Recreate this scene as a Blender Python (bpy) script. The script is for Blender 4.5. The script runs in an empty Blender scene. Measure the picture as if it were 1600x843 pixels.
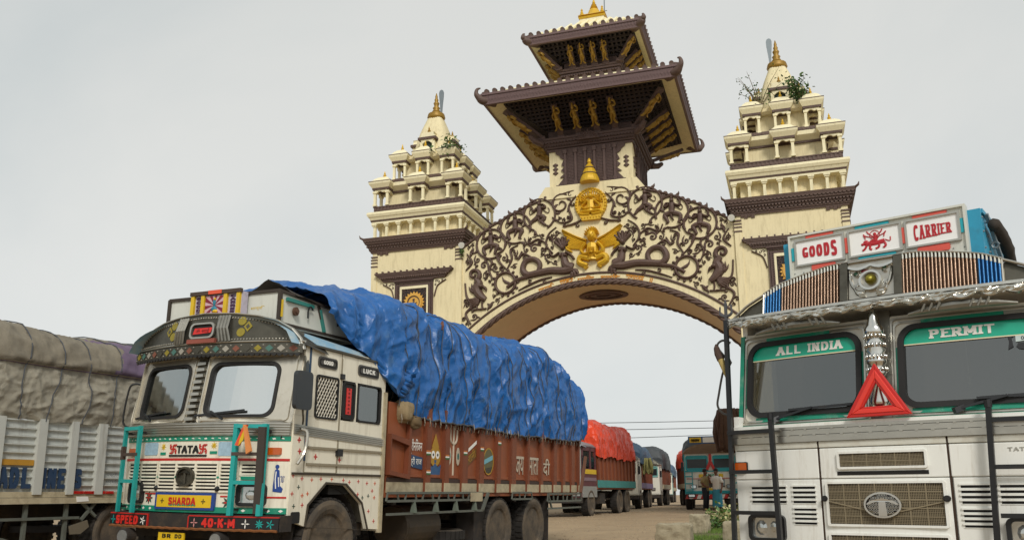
import bpy, math, random
from math import sin, cos, pi, sqrt, atan2, exp
from mathutils import Vector, Matrix, noise
S = bpy.context.scene
COL = S.collection
random.seed(7)
# ---------------------------------------------------------------- camera
PITCH, ROLL, FPX, CAMZ = 0.2146, 0.0151, 1341.28, 0.9419
cam = bpy.data.objects.new('camera', bpy.data.cameras.new('camera')); COL.objects.link(cam)
R0, U0, F0 = Vector((1, 0, 0)), Vector((0, -sin(PITCH), cos(PITCH))), Vector((0, cos(PITCH), sin(PITCH)))
R1 = R0*cos(ROLL)-U0*sin(ROLL); U1 = R0*sin(ROLL)+U0*cos(ROLL)
m = Matrix((R1, U1, -F0)).transposed().to_4x4(); m.translation = (0, 0, CAMZ)
cam.matrix_world = m
cam.data.lens = 36*FPX/1600; cam.data.sensor_width = 36
cam.data.shift_x = -29.7/1600; cam.data.shift_y = 61.8/1600
cam.data.clip_start = .05; cam.data.clip_end = 6000
S.camera = cam
# ---------------------------------------------------------------- sky, sun, exposure
SUN_EL, SUN_AZ = math.radians(38), math.radians(170)   # azimuth clockwise from +Y: behind the camera
W = bpy.data.worlds.new('World'); S.world = W; W.use_nodes = True
nt = W.node_tree; nt.nodes.clear()
def N(t, nt, **k):
    n = nt.nodes.new(t)
    for a, b in k.items():
        if a.startswith('i_'): n.inputs[a[2:].replace('_', ' ')].default_value = b
        else: setattr(n, a, b)
    return n
out = N('ShaderNodeOutputWorld', nt); add = N('ShaderNodeAddShader', nt)
bg = N('ShaderNodeBackground', nt); bg.inputs[1].default_value = .05
sky = N('ShaderNodeTexSky', nt, sky_type='NISHITA', sun_disc=False, sun_elevation=SUN_EL, sun_rotation=SUN_AZ)
hs = N('ShaderNodeHueSaturation', nt); hs.inputs['Saturation'].default_value = .15; hs.inputs['Value'].default_value = .35
bg2 = N('ShaderNodeBackground', nt); bg2.inputs[1].default_value = .45
tc = N('ShaderNodeTexCoord', nt); nz = N('ShaderNodeTexNoise', nt); nz.inputs['Scale'].default_value = 1.6; nz.inputs['Detail'].default_value = 6; nz.inputs['Distortion'].default_value = .4
rp = N('ShaderNodeValToRGB', nt)
rp.color_ramp.elements[0].position = .32; rp.color_ramp.elements[0].color = (.74, .81, .82, 1)
rp.color_ramp.elements[1].position = .62; rp.color_ramp.elements[1].color = (.985, 1.0, .965, 1)
L = nt.links.new
L(tc.outputs['Generated'], nz.inputs['Vector']); L(nz.outputs['Fac'], rp.inputs['Fac']); L(rp.outputs['Color'], bg2.inputs[0])
L(sky.outputs[0], hs.inputs['Color']); L(hs.outputs[0], bg.inputs[0])
L(bg.outputs[0], add.inputs[0]); L(bg2.outputs[0], add.inputs[1]); L(add.outputs[0], out.inputs[0])
sl = bpy.data.lights.new('sun', 'SUN'); sl.energy = 1.5; sl.angle = math.radians(14); sl.color = (1, .96, .9)
so = bpy.data.objects.new('sun', sl); COL.objects.link(so)
sd = Vector((sin(SUN_AZ)*cos(SUN_EL), cos(SUN_AZ)*cos(SUN_EL), sin(SUN_EL)))
so.rotation_euler = sd.to_track_quat('Z', 'Y').to_euler(); so.location = (0, 0, 60)
S.view_settings.view_transform = 'Standard'; S.view_settings.look = 'None'
S.view_settings.exposure = 0.5; S.view_settings.gamma = 1.0
# ---------------------------------------------------------------- materials
def lin(h):
    h = h.lstrip('#'); r = []
    for i in (0, 2, 4):
        c = int(h[i:i+2], 16)/255; r.append(c/12.92 if c <= .04045 else ((c+.055)/1.055)**2.4)
    return tuple(r)
MATS = {}
def mat(name, col, rough=.55, metal=0., var=.12, scale=2.5, dirt=0., dcol='#4a3c2c', streak=False, bump=0., bscale=30, spec=.5, detail=5, crease=0., bdist=.02, dscale=None):
    if name in MATS: return MATS[name]
    c = lin(col) if isinstance(col, str) else col
    M = bpy.data.materials.new(name); M.use_nodes = True; t = M.node_tree; l = t.links.new
    p = t.nodes['Principled BSDF']; p.inputs['Roughness'].default_value = rough; p.inputs['Metallic'].default_value = metal
    p.inputs['Specular IOR Level'].default_value = spec
    tc = N('ShaderNodeTexCoord', t)
    n1 = N('ShaderNodeTexNoise', t); n1.inputs['Scale'].default_value = scale; n1.inputs['Detail'].default_value = detail; n1.inputs['Roughness'].default_value = .65
    l(tc.outputs['Object'], n1.inputs['Vector'])
    mx = N('ShaderNodeMix', t, data_type='RGBA')
    mx.inputs[6].default_value = tuple(x*(1-var) for x in c)+(1,); mx.inputs[7].default_value = tuple(min(1, x*(1+var*.7)) for x in c)+(1,)
    l(n1.outputs['Fac'], mx.inputs[0]); last = mx.outputs[2]
    if dirt:
        mp = N('ShaderNodeMapping', t); mp.inputs['Scale'].default_value = dscale or ((7, 7, .9) if streak else (3.1, 3.1, 3.1))
        l(tc.outputs['Object'], mp.inputs['Vector'])
        n2 = N('ShaderNodeTexNoise', t); n2.inputs['Scale'].default_value = 1.7; n2.inputs['Detail'].default_value = 9; n2.inputs['Roughness'].default_value = .72
        l(mp.outputs[0], n2.inputs['Vector'])
        r = N('ShaderNodeMapRange', t); r.inputs[1].default_value = .62-.25*dirt; r.inputs[2].default_value = .86-.1*dirt; r.inputs[4].default_value = min(1, .35+dirt*.6)
        l(n2.outputs['Fac'], r.inputs[0])
        m2 = N('ShaderNodeMix', t, data_type='RGBA'); m2.inputs[7].default_value = lin(dcol)+(1,)
        l(r.outputs[0], m2.inputs[0]); l(last, m2.inputs[6]); last = m2.outputs[2]
    l(last, p.inputs['Base Color'])
    if bump:
        n3 = N('ShaderNodeTexNoise', t); n3.inputs['Scale'].default_value = bscale; n3.inputs['Detail'].default_value = 4
        l(tc.outputs['Object'], n3.inputs['Vector'])
        b = N('ShaderNodeBump', t); b.inputs['Strength'].default_value = bump; b.inputs['Distance'].default_value = bdist
        l(n3.outputs['Fac'], b.inputs['Height']); l(b.outputs[0], p.inputs['Normal'])
    if crease:                                            # sharp folded creases: distance to the edges of stretched, warped cells
        h = None
        for sc, st, sg in ((2.3, (.9, 1.25, .42), 1), (5.2, (1.0, 1.0, .45), .45)):
            mp = N('ShaderNodeMapping', t); mp.inputs['Scale'].default_value = st; mp.inputs['Rotation'].default_value = (.3, .1, .0)
            wn = N('ShaderNodeTexNoise', t); wn.inputs['Scale'].default_value = 1.6; wn.inputs['Detail'].default_value = 3; ad = N('ShaderNodeVectorMath', t, operation='MULTIPLY_ADD'); ad.inputs[1].default_value = (.45, .45, .45)
            l(tc.outputs['Object'], wn.inputs['Vector']); l(wn.outputs['Color'], ad.inputs[0]); l(tc.outputs['Object'], ad.inputs[2]); l(ad.outputs[0], mp.inputs['Vector'])
            vo = N('ShaderNodeTexVoronoi', t, feature='DISTANCE_TO_EDGE'); vo.inputs['Scale'].default_value = sc; l(mp.outputs[0], vo.inputs['Vector'])
            r = N('ShaderNodeMapRange', t); r.inputs[2].default_value = .22; l(vo.outputs['Distance'], r.inputs[0])
            bb = N('ShaderNodeBump', t, invert=True); bb.inputs['Strength'].default_value = crease*sg; bb.inputs['Distance'].default_value = .16/sc; l(r.outputs[0], bb.inputs['Height'])
            prev = p.inputs['Normal'].links[0].from_socket if p.inputs['Normal'].links else None
            if prev: l(prev, bb.inputs['Normal'])
            l(bb.outputs[0], p.inputs['Normal'])
    MATS[name] = M; return M
def glassmat(name, gloss, tint):
    M = bpy.data.materials.new(name); M.use_nodes = True; t = M.node_tree; l = t.links.new; t.nodes.clear()
    o = N('ShaderNodeOutputMaterial', t); mx = N('ShaderNodeMixShader', t); mx.inputs[0].default_value = gloss
    a = N('ShaderNodeBsdfTransparent', t); a.inputs[0].default_value = (*tint, 1)
    g = N('ShaderNodeBsdfGlossy', t); g.inputs['Roughness'].default_value = .06; g.inputs['Color'].default_value = (.9, .93, .92, 1)
    l(a.outputs[0], mx.inputs[1]); l(g.outputs[0], mx.inputs[2]); l(mx.outputs[0], o.inputs[0]); return M
# ---------------------------------------------------------------- mesh builder
class B:
    def __init__(s, T=None): s.v = []; s.f = []; s.mi = []; s.T = T; s.m = 0; s.cuts = []
    def cut(s):                                           # what follows becomes a piece (an object) of its own
        s.cuts.append((len(s.v), len(s.f))); return s
    def P(s, pts):
        i = len(s.v)
        s.v += [tuple(s.T(*p)) if s.T else tuple(p) for p in pts]; return i
    def F(s, *fs):
        for f in fs: s.f.append(f); s.mi.append(s.m)
    def box(s, x0, x1, y0, y1, z0, z1):
        i = s.P([(x0,y0,z0),(x1,y0,z0),(x1,y1,z0),(x0,y1,z0),(x0,y0,z1),(x1,y0,z1),(x1,y1,z1),(x0,y1,z1)])
        s.F((i,i+3,i+2,i+1),(i+4,i+5,i+6,i+7),(i,i+1,i+5,i+4),(i+1,i+2,i+6,i+5),(i+2,i+3,i+7,i+6),(i+3,i,i+4,i+7)); return s
    def frus(s, cx, cy, h0, z0, h1, z1, cap=True):      # square frustum
        h0 = h0 if isinstance(h0, tuple) else (h0, h0); h1 = h1 if isinstance(h1, tuple) else (h1, h1)
        i = s.P([(cx+a*h0[0],cy+b*h0[1],z0) for a,b in ((-1,-1),(1,-1),(1,1),(-1,1))]+[(cx+a*h1[0],cy+b*h1[1],z1) for a,b in ((-1,-1),(1,-1),(1,1),(-1,1))])
        s.F(*[(i+k,i+(k+1)%4,i+4+(k+1)%4,i+4+k) for k in range(4)])
        if cap: s.F((i+3,i+2,i+1,i),(i+4,i+5,i+6,i+7))
        return s
    def lathe(s, prof, cx=0, cy=0, n=12, sq=0):         # profile [(r,z)] around z
        i = s.P([(cx+r*cos(2*pi*k/n), cy+r*sin(2*pi*k/n), z) for r, z in prof for k in range(n)])
        for a in range(len(prof)-1):
            for k in range(n): s.F((i+a*n+k, i+a*n+(k+1)%n, i+(a+1)*n+(k+1)%n, i+(a+1)*n+k))
        s.F(tuple(i+k for k in range(n))[::-1], tuple(i+(len(prof)-1)*n+k for k in range(n))); return s
    def tube(s, pts, r, n=6, closed=False, cap=True):
        pts = [Vector(p) for p in pts]; N_ = len(pts); rs = r if isinstance(r, (list, tuple)) else [r]*N_
        up = None; rings = []
        for k, p in enumerate(pts):
            a = pts[(k-1) % N_] if (closed or k) else p; b = pts[(k+1) % N_] if (closed or k < N_-1) else p
            t = (b-a); t = t.normalized() if t.length > 1e-9 else Vector((0, 0, 1))
            if up is None: up = Vector((0, 0, 1)) if abs(t.z) < .9 else Vector((1, 0, 0))
            u = up-t*up.dot(t); u = u.normalized() if u.length > 1e-6 else t.orthogonal().normalized(); up = u; w = t.cross(u)
            rings.append([p+(u*cos(2*pi*j/n)+w*sin(2*pi*j/n))*rs[k] for j in range(n)])
        i = s.P([q for rg in rings for q in rg])
        for k in range(N_ if closed else N_-1):
            k2 = (k+1) % N_
            for j in range(n): s.F((i+k*n+j, i+k*n+(j+1)%n, i+k2*n+(j+1)%n, i+k2*n+j))
        if cap and not closed: s.F(tuple(i+j for j in range(n))[::-1], tuple(i+(N_-1)*n+j for j in range(n)))
        return s
    def bar(s, a, b, w, h=None):                         # square bar
        h = h or w; a = Vector(a); b = Vector(b); t = (b-a).normalized()
        u = t.cross(Vector((0,0,1))) if abs(t.z) < .95 else t.cross(Vector((0,1,0))); u.normalize(); v = u.cross(t)
        i = s.P([p+u*(w/2*c)+v*(h/2*d) for p in (a, b) for c, d in ((-1,-1),(1,-1),(1,1),(-1,1))])
        s.F((i+3,i+2,i+1,i),(i+4,i+5,i+6,i+7),*[(i+k,i+(k+1)%4,i+4+(k+1)%4,i+4+k) for k in range(4)]); return s
    def prism(s, loop, d0, d1, back=True):               # loop [(u,v)] -> (u,d,v), d0 = front
        n = len(loop); i = s.P([(u, d0, v) for u, v in loop]+[(u, d1, v) for u, v in loop])
        s.F(tuple(i+k for k in range(n)))
        if back: s.F(tuple(i+n+k for k in range(n))[::-1])
        s.F(*[(i+k, i+n+k, i+n+(k+1)%n, i+(k+1)%n) for k in range(n)]); return s
    def ring(s, A, Bq, d0, d1):                          # frame between two equal loops
        n = len(A); i = s.P([(u,d0,v) for u,v in A]+[(u,d0,v) for u,v in Bq]+[(u,d1,v) for u,v in A]+[(u,d1,v) for u,v in Bq])
        for k in range(n):
            j = (k+1) % n
            s.F((i+k,i+j,i+n+j,i+n+k),(i+k,i+2*n+k,i+2*n+j,i+j),(i+n+k,i+n+j,i+3*n+j,i+3*n+k))
        return s
    def grid(s, fn, nu, nv, wrap=False):
        i = s.P([fn(a/nu, b/nv) for a in range(nu+1) for b in range(nv+1)])
        for a in range(nu):
            for b in range(nv):
                q = i+a*(nv+1)+b; s.F((q, q+nv+1, q+nv+2, q+1))
        return s
    def stroke(s, pts, w, h, d0=0.01):                   # raised ridge along (u,v), depth negative y = outwards
        n = len(pts); ws = w if isinstance(w, (list, tuple)) else [w]*n; V = []
        if len(ws) != n: ws = [ws[0]+(ws[-1]-ws[0])*k/(n-1) if len(ws) == 2 else ws[min(len(ws)-1, int(k*len(ws)/n))] for k in range(n)]
        for k, (u, v) in enumerate(pts):
            a = pts[max(0, k-1)]; b = pts[min(n-1, k+1)]; tx, tz = b[0]-a[0], b[1]-a[1]; l = sqrt(tx*tx+tz*tz) or 1
            nx, nz_ = -tz/l, tx/l; hh = h*min(1, .45+ws[k]/max(ws)*.55)
            for o, e in ((-1, -d0), (-.62, .75*hh), (0, hh), (.62, .75*hh), (1, -d0)): V.append((u+nx*o*ws[k], -e, v+nz_*o*ws[k]))
        i = s.P(V)
        for k in range(n-1):
            for j in range(4): q = i+k*5+j; s.F((q, q+1, q+6, q+5))
        s.F((i, i+1, i+2, i+3, i+4)[::-1]); q = i+(n-1)*5; s.F((q, q+1, q+2, q+3, q+4)); return s
    def blob(s, u, v, ru, rv, h, rot=0, n=10):
        c, sn = cos(rot), sin(rot); V = []
        for rr, e in ((1, -.01), (.85, .5*h), (.5, .88*h)):
            for k in range(n):
                a, b = ru*rr*cos(2*pi*k/n), rv*rr*sin(2*pi*k/n); V.append((u+c*a-sn*b, -e, v+sn*a+c*b))
        V.append((u, -h, v)); i = s.P(V)
        for q in (0, n):
            for k in range(n): s.F((i+q+k, i+q+(k+1)%n, i+q+n+(k+1)%n, i+q+n+k))
        for k in range(n): s.F((i+2*n+k, i+2*n+(k+1)%n, i+3*n))
        return s
    def mesh(s, name, mats, smooth=False):
        me = bpy.data.meshes.new(name); me.from_pydata(s.v, [], s.f)
        for q in (mats if isinstance(mats, (list, tuple)) else [mats]): me.materials.append(q)
        if any(s.mi): me.polygons.foreach_set('material_index', s.mi)
        if smooth: me.polygons.foreach_set('use_smooth', [True]*len(s.f))
        me.update(); return me
    def obj(s, name, mats, parent=None, smooth=False, bevel=0, loc=None, rotz=0, label=None, kind=None):
        if s.cuts:
            c = [(0, 0)]+[q for q in s.cuts if q[1] > 0]+[(len(s.v), len(s.f))]; o = None
            for (v0, f0), (v1, f1) in zip(c, c[1:]):
                if f1 <= f0: continue
                q = B(); q.v = s.v[v0:v1]; q.f = [tuple(k-v0 for k in f) for f in s.f[f0:f1]]; q.mi = s.mi[f0:f1]
                r = q.obj(name, mats, parent, smooth, bevel, loc, rotz, label, kind); o = o or r
            return o
        o = bpy.data.objects.new(name, s.mesh(name, mats, smooth)); COL.objects.link(o)
        if parent: o.parent = parent
        if loc: o.location = loc
        if rotz: o.rotation_euler.z = rotz
        if smooth == 'auto': sm(o)
        if bevel:
            b = o.modifiers.new('bevel', 'BEVEL'); b.width = bevel; b.segments = 2; b.limit_method = 'ANGLE'
        if label: o['label'] = label
        if kind: o['kind'] = kind
        return o
def inst(o, parent, loc, rotz=0, scale=None):            # a copy sharing mesh data
    c = o.copy(); COL.objects.link(c); c.parent = parent; c.location = loc; c.rotation_euler.z = rotz
    if scale: c.scale = scale
    return c
def copy_tree(o, parent=None):
    c = o.copy(); COL.objects.link(c); c.parent = parent
    for ch in list(o.children): copy_tree(ch, c)
    return c
def thing(name, label, cat, loc=(0,0,0), rot=(0,0,0), group=None):
    o = bpy.data.objects.new(name, None); COL.objects.link(o); o.location = loc; o.rotation_euler = rot
    o.empty_display_size = .3
    o['label'] = label; o['category'] = cat
    if group: o['group'] = group
    return o
def tag(o, label, cat, group=None):
    o['label'] = label; o['category'] = cat
    if group: o['group'] = group
    return o
# ---------------------------------------------------------------- 2-D helpers
def rrect(x0, x1, z0, z1, r, n=5):
    P = []
    for cx, cz, a in ((x1-r, z0+r, -pi/2), (x1-r, z1-r, 0), (x0+r, z1-r, pi/2), (x0+r, z0+r, pi)):
        P += [(cx+r*cos(a+pi/2*k/n), cz+r*sin(a+pi/2*k/n)) for k in range(n+1)]
    return P
def ell(cx, cz, rx, rz, n=24): return [(cx+rx*cos(2*pi*k/n), cz+rz*sin(2*pi*k/n)) for k in range(n)]
def arc(cx, cy, rx, ry, a0, a1, n=10): return [(cx+rx*cos(math.radians(a0+(a1-a0)*k/n)), cy+ry*sin(math.radians(a0+(a1-a0)*k/n))) for k in range(n+1)]
def cat(P, n=6):
    P = [tuple(p) for p in P]; Q = []
    for k in range(len(P)-1):
        a, b, c, d = P[max(0,k-1)], P[k], P[k+1], P[min(len(P)-1,k+2)]
        for j in range(n):
            t = j/n; Q.append(tuple(.5*(2*b[i]+(c[i]-a[i])*t+(2*a[i]-5*b[i]+4*c[i]-d[i])*t*t+(3*b[i]-a[i]-3*c[i]+d[i])*t**3) for i in range(len(b))))
    return Q+[P[-1]]
def spiral(cx, cz, r, turns, a0, sgn=1, n=26, rmin=.12):
    return [(cx+r*(1-(1-rmin)*k/n)*cos(a0+sgn*2*pi*turns*k/n), cz+r*(1-(1-rmin)*k/n)*sin(a0+sgn*2*pi*turns*k/n)) for k in range(n+1)]
def interp(keys, x):
    if x <= keys[0][0]: return keys[0][1]
    for (a, u), (b, v) in zip(keys, keys[1:]):
        if x <= b:
            t = (x-a)/(b-a); t = t*t*(3-2*t); return u+(v-u)*t
    return keys[-1][1]
# ---------------------------------------------------------------- stroke lettering
GL = {'A':[[(0,0),(.5,1)],[(.5,1),(1,0)],[(.22,.36),(.78,.36)]], 'B':[[(.1,0),(.1,1)],[(.1,1)]+arc(.5,.76,.4,.24,90,-90)+[(.1,.52)],[(.1,.52)]+arc(.55,.26,.42,.26,90,-90)+[(.1,0)]],
 'C':[arc(.55,.5,.5,.5,50,310,14)], 'D':[[(.1,0),(.1,1)],[(.1,1)]+arc(.45,.5,.5,.5,90,-90,12)+[(.1,0)]], 'E':[[(.1,0),(.1,1)],[(.1,1),(.9,1)],[(.1,.52),(.7,.52)],[(.1,0),(.95,0)]],
 'F':[[(.1,0),(.1,1)],[(.1,1),(.9,1)],[(.1,.52),(.7,.52)]],
 'G':[arc(.55,.5,.5,.5,50,340,14),[(.98,.02),(.98,.42),(.6,.42)]], 'H':[[(.1,0),(.1,1)],[(.9,0),(.9,1)],[(.1,.52),(.9,.52)]], 'I':[[(.5,0),(.5,1)]],
 'K':[[(.1,0),(.1,1)],[(.1,.42),(.9,1)],[(.4,.6),(.95,0)]], 'L':[[(.15,1),(.15,0),(.95,0)]], 'M':[[(.05,0),(.05,1)],[(.05,1),(.5,.25)],[(.5,.25),(.95,1)],[(.95,1),(.95,0)]],
 'N':[[(.1,0),(.1,1)],[(.1,1),(.9,0)],[(.9,0),(.9,1)]], 'O':[arc(.5,.5,.48,.5,0,360,18)], 'P':[[(.12,0),(.12,1)],[(.12,1)]+arc(.5,.74,.42,.26,90,-90)+[(.12,.48)]],
 'R':[[(.12,0),(.12,1)],[(.12,1)]+arc(.5,.74,.42,.26,90,-90)+[(.12,.48)],[(.5,.48),(.98,0)]], 'S':[arc(.5,.75,.42,.25,30,270,10)+arc(.5,.25,.45,.25,90,-150,10)],
 'T':[[(.5,0),(.5,1)],[(.02,1),(.98,1)]], 'U':[[(.1,1)]+arc(.5,.4,.4,.4,180,360,10)+[(.9,1)]], '0':[arc(.5,.5,.42,.5,0,360,18)], '4':[[(.75,0),(.75,1),(.02,.3),(1,.3)]], '.':[[(.4,.48),(.6,.48)]], '-':[[(.15,.5),(.85,.5)]],
 'X':[[(.05,0),(.95,1)],[(.05,1),(.95,0)]], 'Y':[[(.5,0),(.5,.5)],[(.5,.5),(.05,1)],[(.5,.5),(.95,1)]], 'W':[[(0,1),(.25,0),(.5,.8),(.75,0),(1,1)]], '3':[arc(.45,.75,.42,.25,140,-90,10)+arc(.45,.25,.45,.25,90,-140,10)]}
GW = {'I':.38, 'M':1.2, 'W':1.3, '.':.5, ' ':.55, 'L':.85, 'E':.85, 'T':.95}
def hull(P):
    P = sorted(set(P)); lo = []; hi = []
    cr = lambda o, a, b: (a[0]-o[0])*(b[1]-o[1])-(a[1]-o[1])*(b[0]-o[0])
    for p in P:
        while len(lo) > 1 and cr(lo[-2], lo[-1], p) <= 0: lo.pop()
        lo.append(p)
    for p in reversed(P):
        while len(hi) > 1 and cr(hi[-2], hi[-1], p) <= 0: hi.pop()
        hi.append(p)
    return lo[:-1]+hi[:-1]
def letters(b, text, u0, u1, v0, v1, nib=.2, thin=.1, serif=False, gap=.22, scale=None, thick=.004):
    # text filled into the box u0..u1 x v0..v1 of builder b (u, depth, v); nib widths relative to letter width / height
    tot = sum(GW.get(c, 1) for c in text)+gap*(len(text)-1); k = (u1-u0)/tot; u = u0; H = v1-v0; e = 0
    for ci, c in enumerate(text):
        w = GW.get(c, 1)*k; sc = scale[ci] if scale else 1; hh = H*sc; off = (H-hh)/2
        a, t = nib*k/2, thin*hh/2
        for pl in GL.get(c, []):
            q = [(u+a+p[0]*(w-2*a), v0+off+t+p[1]*(hh-2*t)) for p in pl]
            for p0, p1 in zip(q, q[1:]):
                e += 1; hp = hull([(x+sx*a, y+sy*t) for x, y in (p0, p1) for sx, sy in ((-1,-1),(1,-1),(1,1),(-1,1))])
                b.prism(hp, -thick-e*2e-5, .002, back=False)
            if serif and c not in 'OCGSTL0D':
                for p0 in (q[0], q[-1]):
                    if abs(p0[1]-(v0+off+t)) < 1e-4 or abs(p0[1]-(v0+off+hh-t)) < 1e-4:
                        e += 1; b.prism([(p0[0]-a*1.7, p0[1]-t), (p0[0]+a*1.7, p0[1]-t), (p0[0]+a*1.7, p0[1]+t), (p0[0]-a*1.7, p0[1]+t)], -thick-e*2e-5, .002, back=False)
        u += w+gap*k
    return b
def devanagari(b, text, cx, cz, height, rot=0, width=None, thick=.004, bold=.0):
    cu = bpy.data.curves.new('script', 'FONT'); cu.body = text; cu.offset = bold; cu.resolution_u = 3
    o = bpy.data.objects.new('script', cu); COL.objects.link(o)
    bpy.context.view_layer.update()
    me = bpy.data.meshes.new_from_object(o.evaluated_get(bpy.context.evaluated_depsgraph_get()))
    xs = [v.co.x for v in me.vertices] or [0]; ys = [v.co.y for v in me.vertices] or [0]
    h = height/(max(ys)-min(ys) or 1); w = (width/(max(xs)-min(xs) or 1)) if width else h; c, s_ = cos(rot), sin(rot)
    mx, my = (max(xs)+min(xs))/2, (max(ys)+min(ys))/2
    pts = []
    for v in me.vertices:
        a, d = (v.co.x-mx)*w, (v.co.y-my)*h; pts.append((cx+c*a-s_*d, -thick, cz+s_*a+c*d))
    i = b.P(pts); b.F(*[tuple(i+k for k in p.vertices) for p in me.polygons])
    bpy.data.objects.remove(o); bpy.data.curves.remove(cu); bpy.data.meshes.remove(me); return b
# ---------------------------------------------------------------- ground
def ground_z(x, y):
    z = 0.26*min(1, max(0, (y-13)/25.)); 
    d = max(0, 1-((x-3.5)**2+(y-7)**2)/30.); z -= .12*d
    if y < 75: z += .035*noise.noise((x*.35, y*.35, 0))+.012*noise.noise((x*1.7, y*1.3, 3))
    return z
def ground():
    ys = [-30, -10, 0, 4]+[5+.35*k for k in range(120)]+[47+1.5*k for k in range(20)]+[80, 100, 140, 200, 320, 600, 1200, 3000]
    xs = [-3000, -1200, -500, -200, -90, -40, -20, -14]+[-12+.4*k for k in range(80)]+[20.5, 26, 40, 90, 200, 500, 1200, 3000]
    b = B(); n = len(xs); b.P([(x, y, ground_z(x, y)) for y in ys for x in xs])
    for j in range(len(ys)-1):
        for k in range(n-1): q = j*n+k; b.F((q, q+1, q+n+1, q+n))
    M = mat('dirt_road', '#a08a6c', rough=.95, var=.4, scale=.55, dirt=.5, dcol='#64523b', bump=1.0, bscale=5, bdist=.07, detail=12, dscale=(.35, .8, 1))
    o = b.obj('ground', M, smooth=True); o['kind'] = 'structure'
ground()
# ================================================================ the gateway
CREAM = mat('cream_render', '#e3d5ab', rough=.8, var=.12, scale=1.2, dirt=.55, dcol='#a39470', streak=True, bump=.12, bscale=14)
CREAM2 = mat('cream_trim', '#eae0ba', rough=.75, var=.1, scale=3, dirt=.4, dcol='#94845f', streak=True)
BROWN = mat('brown_paint', '#5b463c', rough=.6, var=.35, scale=7, bump=.6, bscale=16)
CARVED = mat('carved_brown', '#56423c', rough=.7, var=.4, scale=16, bump=1.0, bscale=26)
FASCIA = mat('carved_fascia', '#6c5654', rough=.7, var=.45, scale=22, bump=1.0, bscale=30)
SOFFIT = mat('shaded_cream_soffit', '#d2bd98', rough=.85, var=.12, scale=1.5, dirt=.25, dcol='#8d7352')  # cream render with the underside's shade and ground bounce put into its colour
LATT = mat('dark_lattice', '#332827', rough=.75, var=.3, scale=8)
HOLESHADE = mat('lattice_hole_shade', '#141110', rough=.9)  # black backing: shade of the lattice holes put in as colour
DARKWOOD = mat('dark_wood', '#2b211f', rough=.8, var=.3, scale=8)
GOLD = mat('gold_paint', '#d8ad2e', rough=.42, metal=.2, var=.3, scale=9, dirt=.35, dcol='#86611a')
GOLD2 = mat('dull_gold', '#9a772b', rough=.5, metal=.3, var=.35, scale=12)
GREYMET = mat('grey_blade', '#7d868a', rough=.5, metal=.4, var=.2)
DARKGREEN = mat('niche_dark', '#1d2a22', rough=.8)
gate = thing('border_gateway', 'tall cream and brown arched gateway with two towers and a gilded pagoda roof', 'gateway', (2.2908, 30.2918, 0), (0, 0, -.2875))
TA, TX = 1.798, 7.0
def pavilion_mesh():
    b = B()
    for x in (-.27, .27):
        for y in (-.27, .27):
            b.box(x-.05, x+.05, y-.05, y+.05, .04, .6); b.box(x-.075, x+.075, y-.075, y+.075, .0, .06); b.box(x-.08, x+.08, y-.08, y+.08, .52, .6)
    for k in range(4):                                    # scalloped lintels
        a = k*pi/2; c, s_ = round(cos(a)), round(sin(a))
        t = b.T; b.T = lambda u, d, v: (c*u-s_*(d-.27), s_*u+c*(d-.27), v)
        lp = [(-.27, .66), (-.27, .46)]+[(-.22+.44*j/8, .5+.07*abs(sin(pi*j/8*1.5))+.05*sin(pi*j/8)) for j in range(9)]+[(.27, .46), (.27, .66)]
        b.prism(lp, -.045, .045); b.T = t
    b.m = 1; b.frus(0, 0, .36, .655, .37, .73)
    b.m = 0; b.frus(0, 0, .37, .732, .47, .88); b.frus(0, 0, .47, .882, .485, .97); b.m = 1; b.frus(0, 0, .487, .955, .487, .985); b.m = 0
    z0 = .987
    for h0, za, h1, zb in ((.46, 0, .36, .07), (.36, .07, .3, .15), (.3, .15, .2, .23), (.2, .23, .1, .28)): b.frus(0, 0, h0, z0+za, h1, z0+zb, cap=zb > .27)
    b.m = 2; b.lathe([(.07, 1.26), (.085, 1.29), (.05, 1.32), (.07, 1.36), (.03, 1.4), (.04, 1.43), (.005, 1.53)], n=8)
    return b
def column_mesh():
    b = B(); b.box(-.05, .05, -.05, .05, 0, .6); b.box(-.075, .075, -.075, .075, -.002, .07); b.box(-.085, .085, -.085, .085, .5, .55); b.box(-.11, .11, -.11, .11, .552, .62)
    return b
def spire_mesh():
    pr = [(.86, 14.6), (.87, 14.95), (.81, 15.3), (.72, 15.65), (.61, 16.0), (.49, 16.3), (.4, 16.52), (.34, 16.66)]
    pr = cat(pr, 3); n = 48
    b = B(); V = []
    for r, z in pr:
        for k in range(n):
            a = 2*pi*k/n; c, s_ = cos(a), sin(a); q = (abs(c)**4+abs(s_)**4)**-.25; f = 1-.07*abs(sin(12*a))
            V.append((r*q*f*c*.93, r*q*f*s_*.93, z))
    i = b.P(V)
    for a in range(len(pr)-1):
        for k in range(n): b.F((i+a*n+k, i+a*n+(k+1)%n, i+(a+1)*n+(k+1)%n, i+(a+1)*n+k))
    return b
def dentil_cornice(b, h0, levels, dent):
    for h, za, zb in levels: b.frus(0, 0, h, za, h+.012, zb)
    for h, za, zb, pitch in dent:
        n = int(2*h/pitch)
        for k in range(n):
            u = -h+(k+.5)*2*h/n; w = pitch*.3
            for sx, sy in ((0, -1), (0, 1), (-1, 0), (1, 0)):
                if sx == 0: b.box(u-w, u+w, sy*h-.03, sy*h+.03, za, zb)
                else: b.box(sx*h-.03, sx*h+.03, u-w, u+w, za, zb)
PAV = None; COLM = None
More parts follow.
